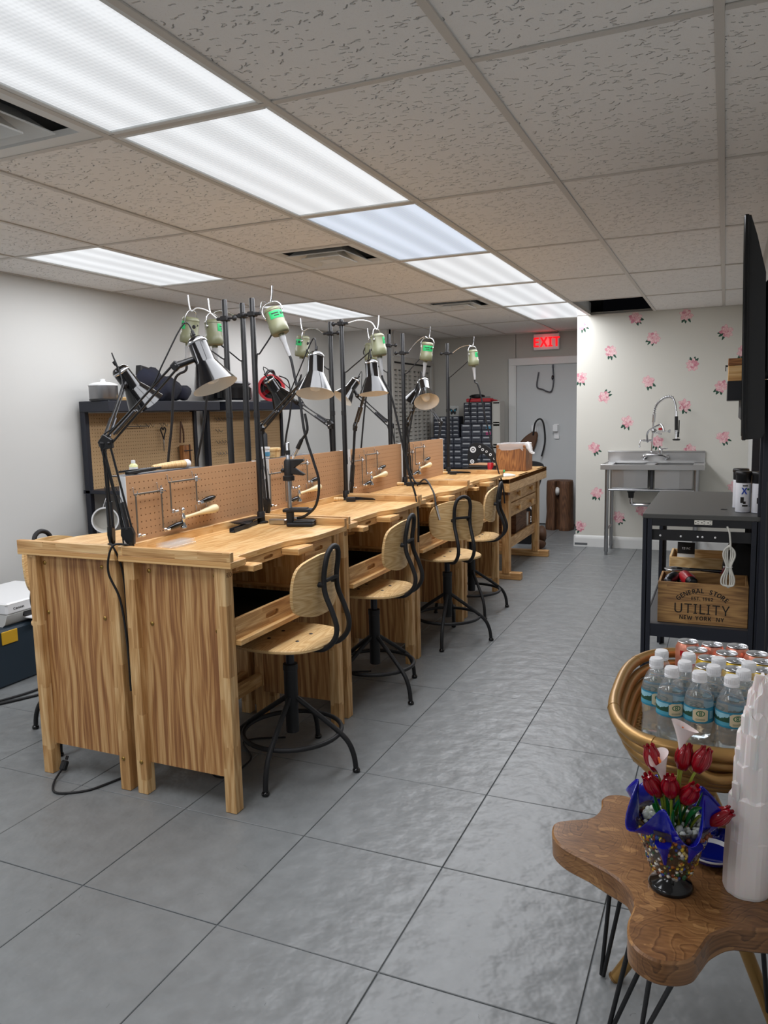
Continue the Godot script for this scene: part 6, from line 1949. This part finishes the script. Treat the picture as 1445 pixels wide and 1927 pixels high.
	part("screen_glass", mb().box(V(-0.0078, 0.004, 0), V(0.002, 0.68, 1.222)), M.screen_glass, tv)
	part("back_shell", mb().prism(PackedVector2Array([Vector2(0.007, 0.348), Vector2(0.012, 0.348), Vector2(0.03, 0.285), Vector2(0.056, 0.17), Vector2(0.06, -0.33), Vector2(0.05, -0.345), Vector2(0.007, -0.348)]), 2, -0.61, 0.61, 0.004), M.black_plastic, tv)
	part("wall_arm", mb().box(V(0.09, 0.02, 0), V(0.06, 0.3, 0.9), 0.006), M.black_steel, tv)


func spaced(txt: String, size: float, extra: float) -> ArrayMesh:
	# letters set wide, joined into one flat print
	var st := SurfaceTool.new()
	st.begin(Mesh.PRIMITIVE_TRIANGLES)
	var x := 0.0
	var at := []
	for ch in txt:
		var m := letters(ch, size, 0.0006, size < 0.03)
		var w: float = m.get_aabb().size.x if ch != " " else size * 0.25
		at.append([m, x + w / 2, ch])
		x += w + size * extra
	x -= size * extra
	for q in at:
		if q[2] != " ":
			var m: TextMesh = q[0]
			st.append_from(m, 0, Transform3D(Basis(), V(q[1] - x / 2, 0, 0)))
	return st.commit()


# ---------------------------------------------------------------- rattan tray table with drinks

func build_tray() -> void:
	var c := V(1.232, 0, 0.08)
	var t := thing("rattan_tray_table", "gold rattan tray table with crossed legs holding the drinks", "tray table", c)
	var ring := func(rx: float, rz: float, y: float) -> Array:
		var a := []
		for k in 56:
			var u := TAU * k / 56
			a.append(V(rx * signf(cos(u)) * pow(absf(cos(u)), 0.7), y, rz * signf(sin(u)) * pow(absf(sin(u)), 0.7)))
		return a
	var lv := [[0.164, 0.302, 0.63, 0.0135], [0.177, 0.318, 0.655, 0.0138], [0.189, 0.332, 0.682, 0.0138], [0.202, 0.346, 0.712, 0.0148]]
	for q in lv:
		part("rattan_ring", mb().tube(ring.call(q[0], q[1], q[2]), q[3], 10, true), M.gold_paint, t)
	part("under_ring", mb().tube(ring.call(0.15, 0.28, 0.606), 0.009, 8, true), M.gold_paint, t)
	# binding wraps along the top ring
	var top: Array = ring.call(0.202, 0.346, 0.712)
	for k in [3, 10, 17, 25, 33, 40, 47, 54]:
		var d: Vector3 = (top[(k + 1) % 56] - top[k]).normalized()
		part("binding", mb().tube([top[k] - d * 0.006, top[k] + d * 0.006], 0.0158, 10), M.gold_paint, t)
	# woven cane floor and inner wall
	var wv := mb()
	for k in 34:
		var x := -0.168 + k * 0.336 / 33.0
		var lim := 0.305 * pow(1.0 - pow(absf(x) / 0.176, 2.8), 1.0 / 2.8)
		if is_nan(lim) or lim < 0.03:
			continue
		var prev := Vector3.ZERO
		for s in 45:
			var z := -lim + 2.0 * lim * s / 44.0
			var p := V(x, 0.636 + 0.0022 * sin(z * 270.0 + k * PI), z)
			if s > 0:
				wv.quad(prev + V(-0.0035, 0, 0), prev + V(0.0035, 0, 0), p + V(0.0035, 0, 0), p + V(-0.0035, 0, 0), Vector3.UP)
			prev = p
	for k in 62:
		var z := -0.3 + k * 0.6 / 61.0
		var lim := 0.17 * pow(1.0 - pow(absf(z) / 0.31, 2.8), 1.0 / 2.8)
		var prev := Vector3.ZERO
		for s in 27:
			var x := -lim + 2.0 * lim * s / 26.0
			var p := V(x, 0.636 - 0.0022 * sin(x * 288.0 + k * PI), z)
			if s > 0:
				wv.quad(prev + V(0, 0, -0.0035), prev + V(0, 0, 0.0035), p + V(0, 0, 0.0035), p + V(0, 0, -0.0035), Vector3.UP)
			prev = p
	var wo := part("woven_floor", wv, M.gold_paint, t)
	wo.set_meta("kind", "stuff")
	part("floor_board", mb().prism(cr2([Vector2(-0.155, -0.17), Vector2(-0.155, 0.17), Vector2(-0.1, 0.27), Vector2(0.1, 0.27), Vector2(0.155, 0.17), Vector2(0.155, -0.17), Vector2(0.1, -0.27), Vector2(-0.1, -0.27)], 4), 1, 0.62, 0.631, 0.002), M.gold_dark, t)
	# bent handle at the near end
	part("end_handle", mb().tube(cr([V(-0.03, 0.7, 0.34), V(0.0, 0.672, 0.352), V(0.04, 0.66, 0.35), V(0.1, 0.672, 0.33), V(0.15, 0.7, 0.29)], 6), 0.012, 10), M.gold_paint, t)
	# crossed legs
	for z in [0.13, -0.2]:
		var za: float = z
		part("leg", mb().tube([V(-0.182, 0.0, za + 0.027), V(-0.06, 0.21, za + 0.005), V(0.15, 0.62, za - 0.04)], 0.0155, 12), M.gold_paint, t)
		part("leg", mb().tube([V(0.182, 0.0, za + 0.06), V(0.06, 0.3, za + 0.035), V(-0.09, 0.62, za + 0.005)], 0.0155, 12), M.gold_paint, t)
		part("leg_cap", mb().tube([V(-0.184, 0.0, za + 0.0275), V(-0.181, 0.004, za + 0.027)], 0.0165, 12), M.gold_dark, t)
	part("stretcher", mb().tube([V(0.03, 0.37, 0.09), V(0.03, 0.37, -0.24)], 0.009, 8), M.gold_dark, t)
	bottles()
	cans()


func label_tex() -> ImageTexture:
	# teal bottle label: a pale badge, dark hills, a light band
	var w := 512
	var h := 128
	var im := Image.create(w, h, false, Image.FORMAT_RGB8)
	im.fill(Color("2b86a6"))
	var hills := noise(9, 0.02, 3)
	for rep in 2:
		var x0 := rep * 256
		for x in 256:
			if x < 120:
				var top := int(34 + 26 * absf(sin(x * 0.026)) + 10 * hills.get_noise_1d(x * 2.0))
				for y in range(14, h - 14):
					var col := Color("8fc3d4") if y < top else (Color("214b3a") if y < 84 else Color("4f9fb8"))
					im.set_pixel(x0 + x, y, col)
			elif x < 206:
				for y in range(12, h - 12):
					if absf(x - 163.0) < 42.0 - maxf(0.0, absf(y - 64.0) - 40.0) * 1.4:
						im.set_pixel(x0 + x, y, Color("d9ccab"))
		# badge
		for y in range(16, 84):
			for x in range(x0 + 128, x0 + 198):
				var r := Vector2(x - x0 - 163, y - 48).length()
				if r < 24.0 and r > 18.0:
					im.set_pixel(x, y, Color("2a6b46"))
				for q in [-8.0, 8.0]:
					var r2 := Vector2(x - x0 - 163, y - 48 - q).length()
					if r2 < 9.0 and r2 > 4.0:
						im.set_pixel(x, y, Color("2a6b46"))
		for y in [92, 98, 104]:
			for x in range(x0 + 138, x0 + 188):
				im.set_pixel(x, y, Color("3a5c46"))
				im.set_pixel(x, y + 1, Color("3a5c46"))
		for y in range(30, 92):
			for x in range(x0 + 216, x0 + 246):
				if (y / 4) % 2 == 0:
					im.set_pixel(x, y, Color("b9d3dc"))
	return ImageTexture.create_from_image(im)


func bottles() -> void:
	var lm := mat("bottle_label", "ffffff", 0.4)
	lm.albedo_texture = label_tex()
	var pr := [Vector2(0.0, 0.004), Vector2(0.02, 0.002), Vector2(0.028, 0.0), Vector2(0.0315, 0.006)]
	for k in 13:
		var y := 0.012 + k * 0.0062
		pr.append(Vector2(0.0312 - 0.0013 * (k % 2) - 0.0022 * exp(-pow((y - 0.062) / 0.014, 2.0)), y))
	pr.append_array([Vector2(0.0315, 0.095), Vector2(0.0318, 0.1), Vector2(0.0318, 0.132), Vector2(0.0312, 0.138), Vector2(0.028, 0.152), Vector2(0.021, 0.168), Vector2(0.0145, 0.179), Vector2(0.0128, 0.184), Vector2(0.0128, 0.19)])
	var src := thing("water_bottle", "", "bottle", Vector3.ZERO, 0.0, "water bottles on the rattan tray")
	part("bottle_shell", mb().lathe(pr, 28), M.clear_plastic, src)
	var inn := []
	for q in pr.slice(0, 22):
		inn.append(Vector2(maxf(q.x - 0.0012, 0.0), q.y + 0.0012))
	inn.append(Vector2(0.0, 0.16))
	var ip := []
	for q in inn:
		if q.y <= 0.1605:
			ip.append(q)
	part("water_fill", mb().lathe(ip, 24), M.water, src)
	part("bottle_label", mb().lathe([Vector2(0.0322, 0.098), Vector2(0.0322, 0.133)], 28, true), lm, src)
	var cap := mb().lathe([Vector2(0.0, 0.182), Vector2(0.0155, 0.183), Vector2(0.0158, 0.188), Vector2(0.0148, 0.1885), Vector2(0.0152, 0.201), Vector2(0.0135, 0.205), Vector2(0, 0.2055)], 24)
	for k in 24:
		var a := TAU * k / 24
		cap.box(V(0.0152 * cos(a), 0.195, 0.0152 * sin(a)), V(0.0012, 0.011, 0.0016), 0.0, Basis(Vector3.UP, -a))
	part("bottle_cap", cap, M.cap_white, src)
	var at := [[1.132, 0.239], [1.169, 0.294], [1.227, 0.306], [1.292, 0.313], [1.139, 0.174], [1.194, 0.242], [1.255, 0.253], [1.316, 0.262], [1.2, 0.179], [1.265, 0.19], [1.328, 0.2], [1.354, 0.327]]
	var lb := [
		"leftmost water bottle, at the left rim of the rattan tray",
		"water bottle second from the left in the front row, above the white lilies",
		"water bottle third from the left in the front row, behind the tall calla lily",
		"water bottle fourth from the left in the front row, over the red tulips",
		"left rear water bottle, its cap peeking over the leftmost one",
		"middle row water bottle between the second and third front bottles",
		"middle row water bottle between the third and fourth front bottles",
		"middle row water bottle just behind the fourth front bottle",
		"rear water bottle beside the yellow cans, left one",
		"rear water bottle beside the yellow cans, middle one",
		"rear water bottle beside the yellow cans, right one",
		"water bottle half hidden behind the white crystal tower",
	]
	for k in at.size():
		var p := V(at[k][0], 0.643, at[k][1] + 0.004)
		if k == 0:
			src.position = p
			src.set_meta("label", lb[0])
		else:
			copy(src, lb[k], p)
	var i := 0
	for c in get_children():
		if String(c.name).begins_with("water_bottle"):
			c.rotation.y = -0.12 + 0.16 * sin(i * 2.4)
			i += 1


func cans() -> void:
	var src: Array = []
	for v in 2:
		var t := thing("drink_can", "", "can", Vector3.ZERO, 0.0, "drink cans on the rattan tray")
		part("can_body", mb().lathe([Vector2(0, 0.003), Vector2(0.022, 0.002), Vector2(0.026, 0.0), Vector2(0.033, 0.01), Vector2(0.033, 0.105), Vector2(0.0265, 0.118)], 28), [M.can_coral, M.can_yellow][v], t)
		part("can_lid", mb().lathe([Vector2(0.0262, 0.1175), Vector2(0.0275, 0.121), Vector2(0.0262, 0.1225), Vector2(0.0245, 0.121), Vector2(0.0235, 0.1165), Vector2(0.0, 0.1175)], 28), M.can_lid, t)
		var tab := mb()
		var rr := []
		for k in 16:
			var a := TAU * k / 16
			rr.append(V(0.004 + 0.009 * cos(a), 0.1195, 0.0068 * sin(a)))
		tab.tube(rr, 0.0013, 6, true)
		tab.box(V(-0.003, 0.1188, 0), V(0.008, 0.0014, 0.01), 0.0004)
		part("pull_tab", tab, M.can_lid, t)
		part("printed_band", mb().lathe([Vector2(0.0332, 0.03), Vector2(0.0332, 0.05)], 10, false, 0.6, 1.9).lathe([Vector2(0.0332, 0.085), Vector2(0.0332, 0.1)], 12, false, 1.2, 2.6), [M.red_plastic, M.ink_white][v], t)
		part("printed_fruit", mb().lathe([Vector2(0.0333, 0.056), Vector2(0.0333, 0.08)], 8, false, 1.9, 2.5), [M.ink_white, M.leaf_print][v], t)
		src.append(t)
	var at := [[1.184, -0.216, 0], [1.248, -0.208, 0], [1.312, -0.212, 0], [1.21, -0.142, 0], [1.285, -0.138, 0], [1.359, -0.158, 0], [1.241, -0.076, 1], [1.306, -0.076, 1], [1.372, -0.09, 1], [1.237, -0.004, 1], [1.303, -0.004, 1], [1.369, -0.02, 1], [1.372, 0.05, 1]]
	var lb := ["coral drink can at the far left corner of the group", "coral drink can in the middle of the back row", "coral drink can at the right of the back row", "coral drink can, first of the second row, by the rim end", "coral drink can in the middle of the second row", "coral drink can at the right end of the second row, cut by the frame", "yellow drink can, left of the third row", "yellow drink can, middle of the third row", "yellow drink can, right of the third row, at the frame edge", "yellow drink can, left of the front row behind the bottles", "yellow drink can, middle of the front row behind the bottles", "yellow drink can, right of the front row behind the bottles", "yellow drink can nearest the white crystal tower"]
	var first := [true, true]
	for k in at.size():
		var v: int = at[k][2]
		var p := V(at[k][0], 0.643, at[k][1] + 0.008)
		var o: Node3D
		if first[v]:
			o = src[v]
			o.position = p
			o.set_meta("label", lb[k])
			first[v] = false
		else:
			o = copy(src[v], lb[k], p)
		o.rotation.y = 0.4 + 0.9 * sin(k * 1.7)


# ---------------------------------------------------------------- live edge table and what stands on it

func build_slab_table() -> void:
	var y := 0.46
	var t := thing("live_edge_table", "live edge wooden side table on black hairpin legs in the near right corner", "side table", Vector3.ZERO)
	var o := cr2([Vector2(0.921, 0.383), Vector2(0.926, 0.358), Vector2(0.956, 0.336), Vector2(0.995, 0.311), Vector2(1.013, 0.261), Vector2(1.009, 0.206), Vector2(1.027, 0.179), Vector2(1.065, 0.172), Vector2(1.112, 0.2), Vector2(1.19, 0.26), Vector2(1.28, 0.268), Vector2(1.36, 0.235), Vector2(1.42, 0.26), Vector2(1.435, 0.4), Vector2(1.42, 0.56), Vector2(1.363, 0.597), Vector2(1.305, 0.617), Vector2(1.269, 0.65), Vector2(1.252, 0.694), Vector2(1.239, 0.73), Vector2(1.215, 0.752), Vector2(1.18, 0.76), Vector2(1.147, 0.745), Vector2(1.127, 0.715), Vector2(1.121, 0.67), Vector2(1.126, 0.625), Vector2(1.121, 0.589), Vector2(1.084, 0.535), Vector2(1.024, 0.498), Vector2(0.961, 0.463), Vector2(0.93, 0.425)], 5)
	var slab := slab_wood()
	var m := mb().prism(o, 1, y - 0.056, y, 0.004)
	for i in m.v.size():
		# a worn, undercut edge and growth rings seen from above
		var p := m.v[i]
		if p.y < y - 0.03:
			var q := Vector2(p.x - 1.19, p.z - 0.45)
			q -= q.normalized() * (0.006 + 0.004 * sin(q.angle() * 9.0))
			m.v[i] = V(1.19 + q.x, p.y, 0.45 + q.y)
		if absf(m.n[i].y) > 0.9:
			m.t[i] = Vector2((p.x - 0.9) / 0.6, (p.z - 0.15) / 0.64)
		else:
			m.t[i] = Vector2((p.x + p.z) * 1.1, (y - p.y) * 2.0 + 0.3)
	part("slab", m, slab, t)
	for q in [[1.15, 0.57], [1.19, 0.69], [1.38, 0.5], [1.07, 0.25]]:
		var hp := mb()
		var a := V(q[0], y - 0.06, q[1])
		var foot: Vector3 = [V(1.06, 0.004, 0.42), V(1.13, 0.004, 0.4), V(1.4, 0.004, 0.25), V(1.02, 0.004, 0.24)][[1.15, 1.19, 1.38, 1.07].find(q[0])]
		var s := V(0.022, 0, 0.012)
		hp.tube([a - s, foot - s * 0.12, foot + s * 0.12, a + s], 0.0052, 8)
		part("hairpin_leg", hp, M.black_matte, t)
		part("leg_plate", mb().box(V(q[0], y - 0.0585, q[1]), V(0.06, 0.004, 0.04), 0.001), M.black_matte, t)
	vase(V(1.189, y + 0.0005, 0.525))
	# blue glass dish
	var d := thing("glass_dish", "small cobalt blue glass dish with a white rim behind the vase", "dish", V(1.262, y + 0.001, 0.4))
	part("blue_bowl", mb().lathe([Vector2(0, 0.002), Vector2(0.03, 0.002), Vector2(0.045, 0.012), Vector2(0.048, 0.02), Vector2(0.046, 0.021), Vector2(0.03, 0.008), Vector2(0, 0.007)], 32), mat("cobalt_solid", "0d1a7a", 0.08), d)
	part("white_rim", mb().lathe([Vector2(0.043, 0.014), Vector2(0.0505, 0.022), Vector2(0.049, 0.025), Vector2(0.042, 0.018)], 32), M.white_plastic, d)
	var k2 := thing("glass_bauble", "small cobalt blue glass bauble behind the vase, right of it", "ornament", V(1.285, y + 0.024, 0.335))
	part("stopper", mb().ball(V(0, 0.0, 0), V(0.022, 0.02, 0.02), 18, 12).ball(V(-0.02, 0.018, 0.01), V(0.012, 0.012, 0.012), 12, 8), M.cobalt_solid, k2)
	crystal(V(1.33, y + 0.0005, 0.478))


func slab_wood() -> StandardMaterial3D:
	# rings round a few hearts, pale sapwood streaks
	var w := 640
	var by := PackedByteArray()
	by.resize(w * w * 3)
	var n1 := noise(3, 0.006, 3)
	var n2 := noise(8, 0.05, 2)
	var cd := Color("4a301c")
	var cm := Color("7f5836")
	var cl := Color("ab8052")
	var k := 0
	for y in w:
		for x in w:
			var p := Vector2(x, y)
			var q := p + Vector2(n1.get_noise_2d(x, y), n1.get_noise_2d(x + 900.0, y)) * 46.0
			var r := minf(minf(q.distance_to(Vector2(470, 620)) * 0.8, q.distance_to(Vector2(90, 210))), minf(q.distance_to(Vector2(420, 300)) * 0.9, q.distance_to(Vector2(200, 60)) * 1.1))
			var ring := fposmod(r * 0.062, 1.0)
			var t := 0.5 - 0.32 * smoothstep(0.72, 1.0, ring) + 0.2 * smoothstep(0.3, 0.0, ring) + 0.12 * ring + 0.22 * n2.get_noise_2d(x * 0.4, y * 2.0) + 0.3 * n1.get_noise_2d(x * 0.8 + 300, y * 0.8)
			if n1.get_noise_2d(x * 1.6 + 50, y * 2.6) > 0.42:
				t += 0.3
			t = clampf(t, 0.0, 1.0)
			var c := cd.lerp(cm, t * 2.0) if t < 0.5 else cm.lerp(cl, t * 2.0 - 1.0)
			by[k] = int(c.r * 255)
			by[k + 1] = int(c.g * 255)
			by[k + 2] = int(c.b * 255)
			k += 3
	var m := mat("slab_wood", "ffffff", 0.3)
	m.albedo_texture = tex_from(by, w, w)
	return m


func vase(at: Vector3) -> void:
	var t := thing("glass_vase", "ruffled cobalt blue glass vase with a speckled body and black foot", "vase", at)
	part("foot", mb().lathe([Vector2(0, 0), Vector2(0.042, 0), Vector2(0.044, 0.006), Vector2(0.04, 0.012), Vector2(0.026, 0.02), Vector2(0.022, 0.03), Vector2(0, 0.032)], 32), M.black_gloss, t)
	part("body", mb().lathe([Vector2(0.0, 0.03), Vector2(0.034, 0.034), Vector2(0.043, 0.05), Vector2(0.057, 0.09), Vector2(0.069, 0.135), Vector2(0.073, 0.15), Vector2(0.069, 0.15), Vector2(0.054, 0.09), Vector2(0.04, 0.052), Vector2(0.0, 0.04)], 36), M.vase_glass, t)
	# colour chips fused to the outside
	rng.seed = 21
	var cols := ["c8b06a", "7a3b22", "e7e2d8", "2b3f8a", "a8641f", "4b2f1d", "d8b72e", "8c8c8c", "2f5a3a"]
	for ci in cols.size():
		var ch := mb()
		for k in 70:
			var h := rng.randf()
			var a := rng.randf() * TAU
			var yy := 0.038 + h * 0.1
			var r := 0.0365 + (yy - 0.036) * 0.325
			var s := rng.randf_range(0.0026, 0.0056)
			ch.ball(V(cos(a) * r, yy, sin(a) * r), V(s, s * rng.randf_range(0.7, 1.4), s), 6, 4)
		var o := part("glass_chips", ch, mat("chip_%s" % cols[ci], cols[ci], 0.15), t)
		o.set_meta("kind", "stuff")
	# ruffled handkerchief rim
	var rf := mb()
	var N := 96
	var K := 10
	var pt := func(i: int, k: int, th: float) -> Vector3:
		var a := TAU * i / N
		var u := float(k) / K
		var wv := cos(a * 5.0 + 0.5)
		var r := 0.066 + 0.036 * pow(u, 0.9) * (0.6 + 0.55 * wv) + th
		var yy := 0.128 + u * (0.052 - 0.03 * wv) + 0.014 * u * sin(a * 2.0 + 1.0)
		return V(cos(a) * r, yy, sin(a) * r)
	for th in [0.0, -0.0028]:
		for k in K:
			for i in N:
				var a: Vector3 = pt.call(i, k, th)
				var b: Vector3 = pt.call(i + 1, k, th)
				var c: Vector3 = pt.call(i + 1, k + 1, th)
				var d: Vector3 = pt.call(i, k + 1, th)
				var n := (b - a).cross(d - a).normalized()
				if n.dot(V(a.x, -0.3, a.z)) < 0.0:
					n = -n
				if th < 0.0:
					n = -n
				rf.quad(a, b, c, d, n)
	for i in N:
		rf.quad(pt.call(i, K, 0.0), pt.call(i + 1, K, 0.0), pt.call(i + 1, K, -0.0028), pt.call(i, K, -0.0028), V(0, 1, 0))
	part("ruffled_rim", smooth(rf), M.cobalt_glass, t)
	for q in [[0.9, 0.085], [1.75, 0.075], [3.6, 0.1], [5.0, 0.08]]:
		var dp := mb()
		var a: float = q[0]
		var r1 := 0.071
		var r0: float = 0.0365 + (float(q[1]) - 0.036) * 0.325 + 0.002
		dp.tube([V(cos(a) * r1, 0.13, sin(a) * r1), V(cos(a) * (r0 + r1) * 0.5, (0.13 + q[1]) * 0.5, sin(a) * (r0 + r1) * 0.5), V(cos(a) * r0, q[1], sin(a) * r0)], [0.016, 0.008, 0.003], 10)
		part("glass_drip", dp, M.cobalt_solid if M.has("cobalt_solid") else M.cobalt_glass, t)
	# crushed white glass that holds the stems
	var fr := mb()
	for k in 120:
		var a := rng.randf() * TAU
		var r := sqrt(rng.randf()) * 0.06
		var s := rng.randf_range(0.004, 0.009)
		fr.ball(V(cos(a) * r, 0.138 + rng.randf() * 0.016 - r * 0.1, sin(a) * r), V(s, s * 0.8, s), 6, 4)
	var fo := part("glass_gravel", fr, M.frit_white, t)
	fo.set_meta("kind", "stuff")
	# flowers: [head x, y, z from the vase axis, lean, label]
	var tl := [
		[V(-0.04, 0.262, -0.01), "dark red glass tulip, leftmost of the bunch"],
		[V(-0.036, 0.218, 0.02), "dark red glass tulip low at the left, in front of the leftmost"],
		[V(-0.004, 0.226, 0.03), "dark red glass tulip in the middle front of the bunch"],
		[V(0.018, 0.27, -0.02), "dark red glass tulip standing tall in the centre"],
		[V(0.05, 0.272, -0.012), "dark red glass tulip highest at the right"],
		[V(0.03, 0.216, 0.028), "dark red glass tulip low at the right of the bunch"],
		[V(0.085, 0.172, 0.01), "dark red glass tulip drooping out over the rim at the right"],
	]
	var head := mb()
	head.lathe([Vector2(0.0, -0.024), Vector2(0.009, -0.022), Vector2(0.0145, -0.012), Vector2(0.016, 0.0), Vector2(0.0135, 0.012), Vector2(0.009, 0.02), Vector2(0.0, 0.018)], 18)
	for k in 6:
		var a := TAU * k / 6
		var bs := Basis(Vector3.UP, -a)
		head.tube(cr([bs * V(0.006, -0.02, 0), bs * V(0.0135, -0.008, 0), bs * V(0.0142, 0.006, 0), bs * V(0.0095, 0.019, 0), bs * V(0.0105, 0.026, 0.001)], 4), [0.003, 0.004, 0.005, 0.0055, 0.006, 0.0062, 0.0064, 0.0064, 0.0062, 0.006, 0.0055, 0.005, 0.0046, 0.0042, 0.0038, 0.0032, 0.002], 8, false, 0.6)
	var hm := head.mesh()
	var i := 0
	for q in tl:
		var f := thing("glass_tulip", q[1], "glass flower", at, 0.0, "red glass tulips in the vase")
		var hp: Vector3 = q[0]
		var root := V(hp.x * 0.35, 0.128, hp.z * 0.35)
		var mid := root.lerp(hp, 0.55) + V(-hp.x * 0.12, 0.012, -hp.z * 0.12)
		var dir := (hp - mid).normalized()
		if i == 6:
			dir = V(0.75, 0.6, 0.0).normalized()
		part("stem", mb().tube(cr([root, mid, hp - dir * 0.022], 6), 0.0028, 8), M.stem_green, f)
		var b := part("bloom", hm, M.tulip_red, f, hp)
		b.basis = frame_to(dir) * Basis().scaled(V(1, 1.12, 1))
		var lf := mb()
		var la := i * 1.9 + 0.4
		var out := V(cos(la), 0, sin(la))
		leaf(lf, root, root + out * 0.02 + V(0, 0.045, 0), root + out * 0.034 + V(0, 0.075 + 0.008 * (i % 3), 0), 0.011)
		part("leaf", lf, M.leaf_green, f)
		i += 1
	# two white callas
	for q in [[V(-0.026, 0.268, 0.01), V(-0.3, 1, 0.75), "white glass calla lily at the left with an orange spadix showing"], [V(0.012, 0.325, -0.02), V(0.6, 1, -0.1), "tall white glass calla lily seen from the side, topmost of the bunch"]]:
		var f := thing("glass_calla", q[2], "glass flower", at, 0.0, "white glass calla lilies in the vase")
		var hp: Vector3 = q[0]
		var root := V(hp.x * 0.4, 0.128, hp.z * 0.4)
		part("stem", mb().tube(cr([root, root.lerp(hp, 0.5), hp - V(0, 0.05, 0)], 5), 0.003, 8), M.stem_green, f)
		var sp := mb()
		var d: Vector3 = (q[1] as Vector3).normalized()
		var rows := 9
		var seg := 28
		var cp := func(r: int, s: int) -> Vector3:
			var u := float(r) / rows
			var a := TAU * s / seg
			var rad := 0.004 + 0.016 * pow(u, 2.2)
			var tipd := pow(maxf(0.0, cos(a)), 3.0)
			var p := V(cos(a) * (rad + 0.012 * tipd * pow(u, 4.0)), -0.055 + 0.06 * u + 0.008 * u * u * (0.5 - 0.5 * cos(a)) * 2.0 - 0.006 * tipd * pow(u, 5.0), sin(a) * rad)
			return p
		for r in rows:
			for s in seg:
				sp.quad(cp.call(r, s), cp.call(r, s + 1), cp.call(r + 1, s + 1), cp.call(r + 1, s), V(cos(TAU * s / seg), 0, sin(TAU * s / seg)))
		var so := part("spathe", smooth(sp), M.calla_white, f, hp)
		so.rotation = V(0.25 if d.z > 0.3 else 0.0, atan2(-d.z, d.x), 0)
		part("spadix", mb().tube([V(0, -0.03, 0), V(0, 0.0, 0), V(0.002, 0.008, 0.0)], [0.002, 0.0026, 0.0016], 8), M.calla_orange, so)
	# orange-free broad leaves in the middle
	for q in [[2.4, 0.05], [0.2, 0.055], [1.5, 0.04]]:
		var lf := mb()
		var out := V(cos(q[0]), 0, sin(q[0]))
		leaf(lf, out * 0.02 + V(0, 0.13, 0), out * 0.036 + V(0, 0.17, 0), out * q[1] + V(0, 0.185, 0), 0.014)
		solo("glass_leaf", lf, M.leaf_green, ["loose green glass leaf at the left of the vase", "loose green glass leaf at the right of the vase", "loose green glass leaf at the front of the vase"][[2.4, 0.2, 1.5].find(q[0])], "glass leaf", at, "green glass leaves in the vase")


func leaf(m: MB, a: Vector3, b: Vector3, c: Vector3, w: float) -> void:
	var pts := cr([a, b, c], 6)
	var rr := []
	for k in pts.size():
		rr.append(maxf(w * sin(PI * (0.12 + 0.86 * k / (pts.size() - 1.0))), 0.001))
	m.tube(pts, rr, 8, false, 0.28)


func smooth(m: MB) -> ArrayMesh:
	var st := SurfaceTool.new()
	st.begin(Mesh.PRIMITIVE_TRIANGLES)
	st.set_smooth_group(0)
	for i in m.v.size():
		st.set_smooth_group(0)
		st.add_vertex(m.v[i])
	st.index()
	st.generate_normals()
	return st.commit()


func crystal(at: Vector3) -> void:
	# a rough fibrous crystal column, broken into terraces towards the top
	var t := thing("crystal_tower", "tall rough white crystal tower with stepped broken top on the wooden table", "crystal tower", at)
	rng.seed = 14
	var m := mb()
	var seg := 30
	var lv := [[0.0, 0.043, 0.0], [0.006, 0.0445, 0.0], [0.06, 0.0445, 0.0], [0.115, 0.0440, 0.002], [0.118, 0.0435, 0.002], [0.2, 0.0425, 0.004], [0.206, 0.038, 0.005], [0.27, 0.0375, 0.006], [0.275, 0.035, 0.007], [0.33, 0.034, 0.008], [0.336, 0.0305, 0.01], [0.37, 0.03, 0.012], [0.376, 0.026, 0.013], [0.41, 0.0245, 0.015], [0.416, 0.02, 0.016], [0.44, 0.016, 0.017]]
	var jag := []
	for s in seg:
		jag.append(rng.randf_range(-0.5, 0.5))
	var pt := func(k: int, s: int) -> Vector3:
		var a := TAU * s / seg
		var u: float = lv[k][0] / 0.44
		var r: float = lv[k][1] * (1.0 + float(jag[s % seg]) * (0.045 + 0.28 * u * u) + 0.05 * u * sin(a * 5.0 + k * 1.3))
		return V(lv[k][2] + cos(a) * r, lv[k][0] + 0.02 * u * float(jag[(s * 7 + k) % seg]), sin(a) * r)
	for k in lv.size() - 1:
		for s in seg:
			m.quad(pt.call(k, s), pt.call(k, s + 1), pt.call(k + 1, s + 1), pt.call(k + 1, s), V(cos(TAU * s / seg), 0.1, sin(TAU * s / seg)))
	for s in seg:
		m.flat(pt.call(lv.size() - 1, s), pt.call(lv.size() - 1, s + 1), V(0.017, 0.447, 0), Vector3.UP)
		m.flat(pt.call(0, s), pt.call(0, s + 1), Vector3.ZERO, Vector3.DOWN)
	part("column", m, M.selenite, t)
	for q in [[-0.03, 0.205, 0.02], [-0.026, 0.27, 0.012], [0.03, 0.24, 0.02], [-0.018, 0.33, 0.01], [0.024, 0.3, -0.005], [0.0, 0.3, 0.026], [0.022, 0.36, 0.004], [-0.008, 0.36, 0.015]]:
		part("shard", mb().box(V(q[0] + 0.006, q[1], q[2]), V(0.018, rng.randf_range(0.04, 0.08), 0.016), 0.003, Basis(Vector3.UP, rng.randf() * 3.0) * Basis(Vector3.BACK, rng.randf_range(-0.06, 0.06))), M.selenite, t)
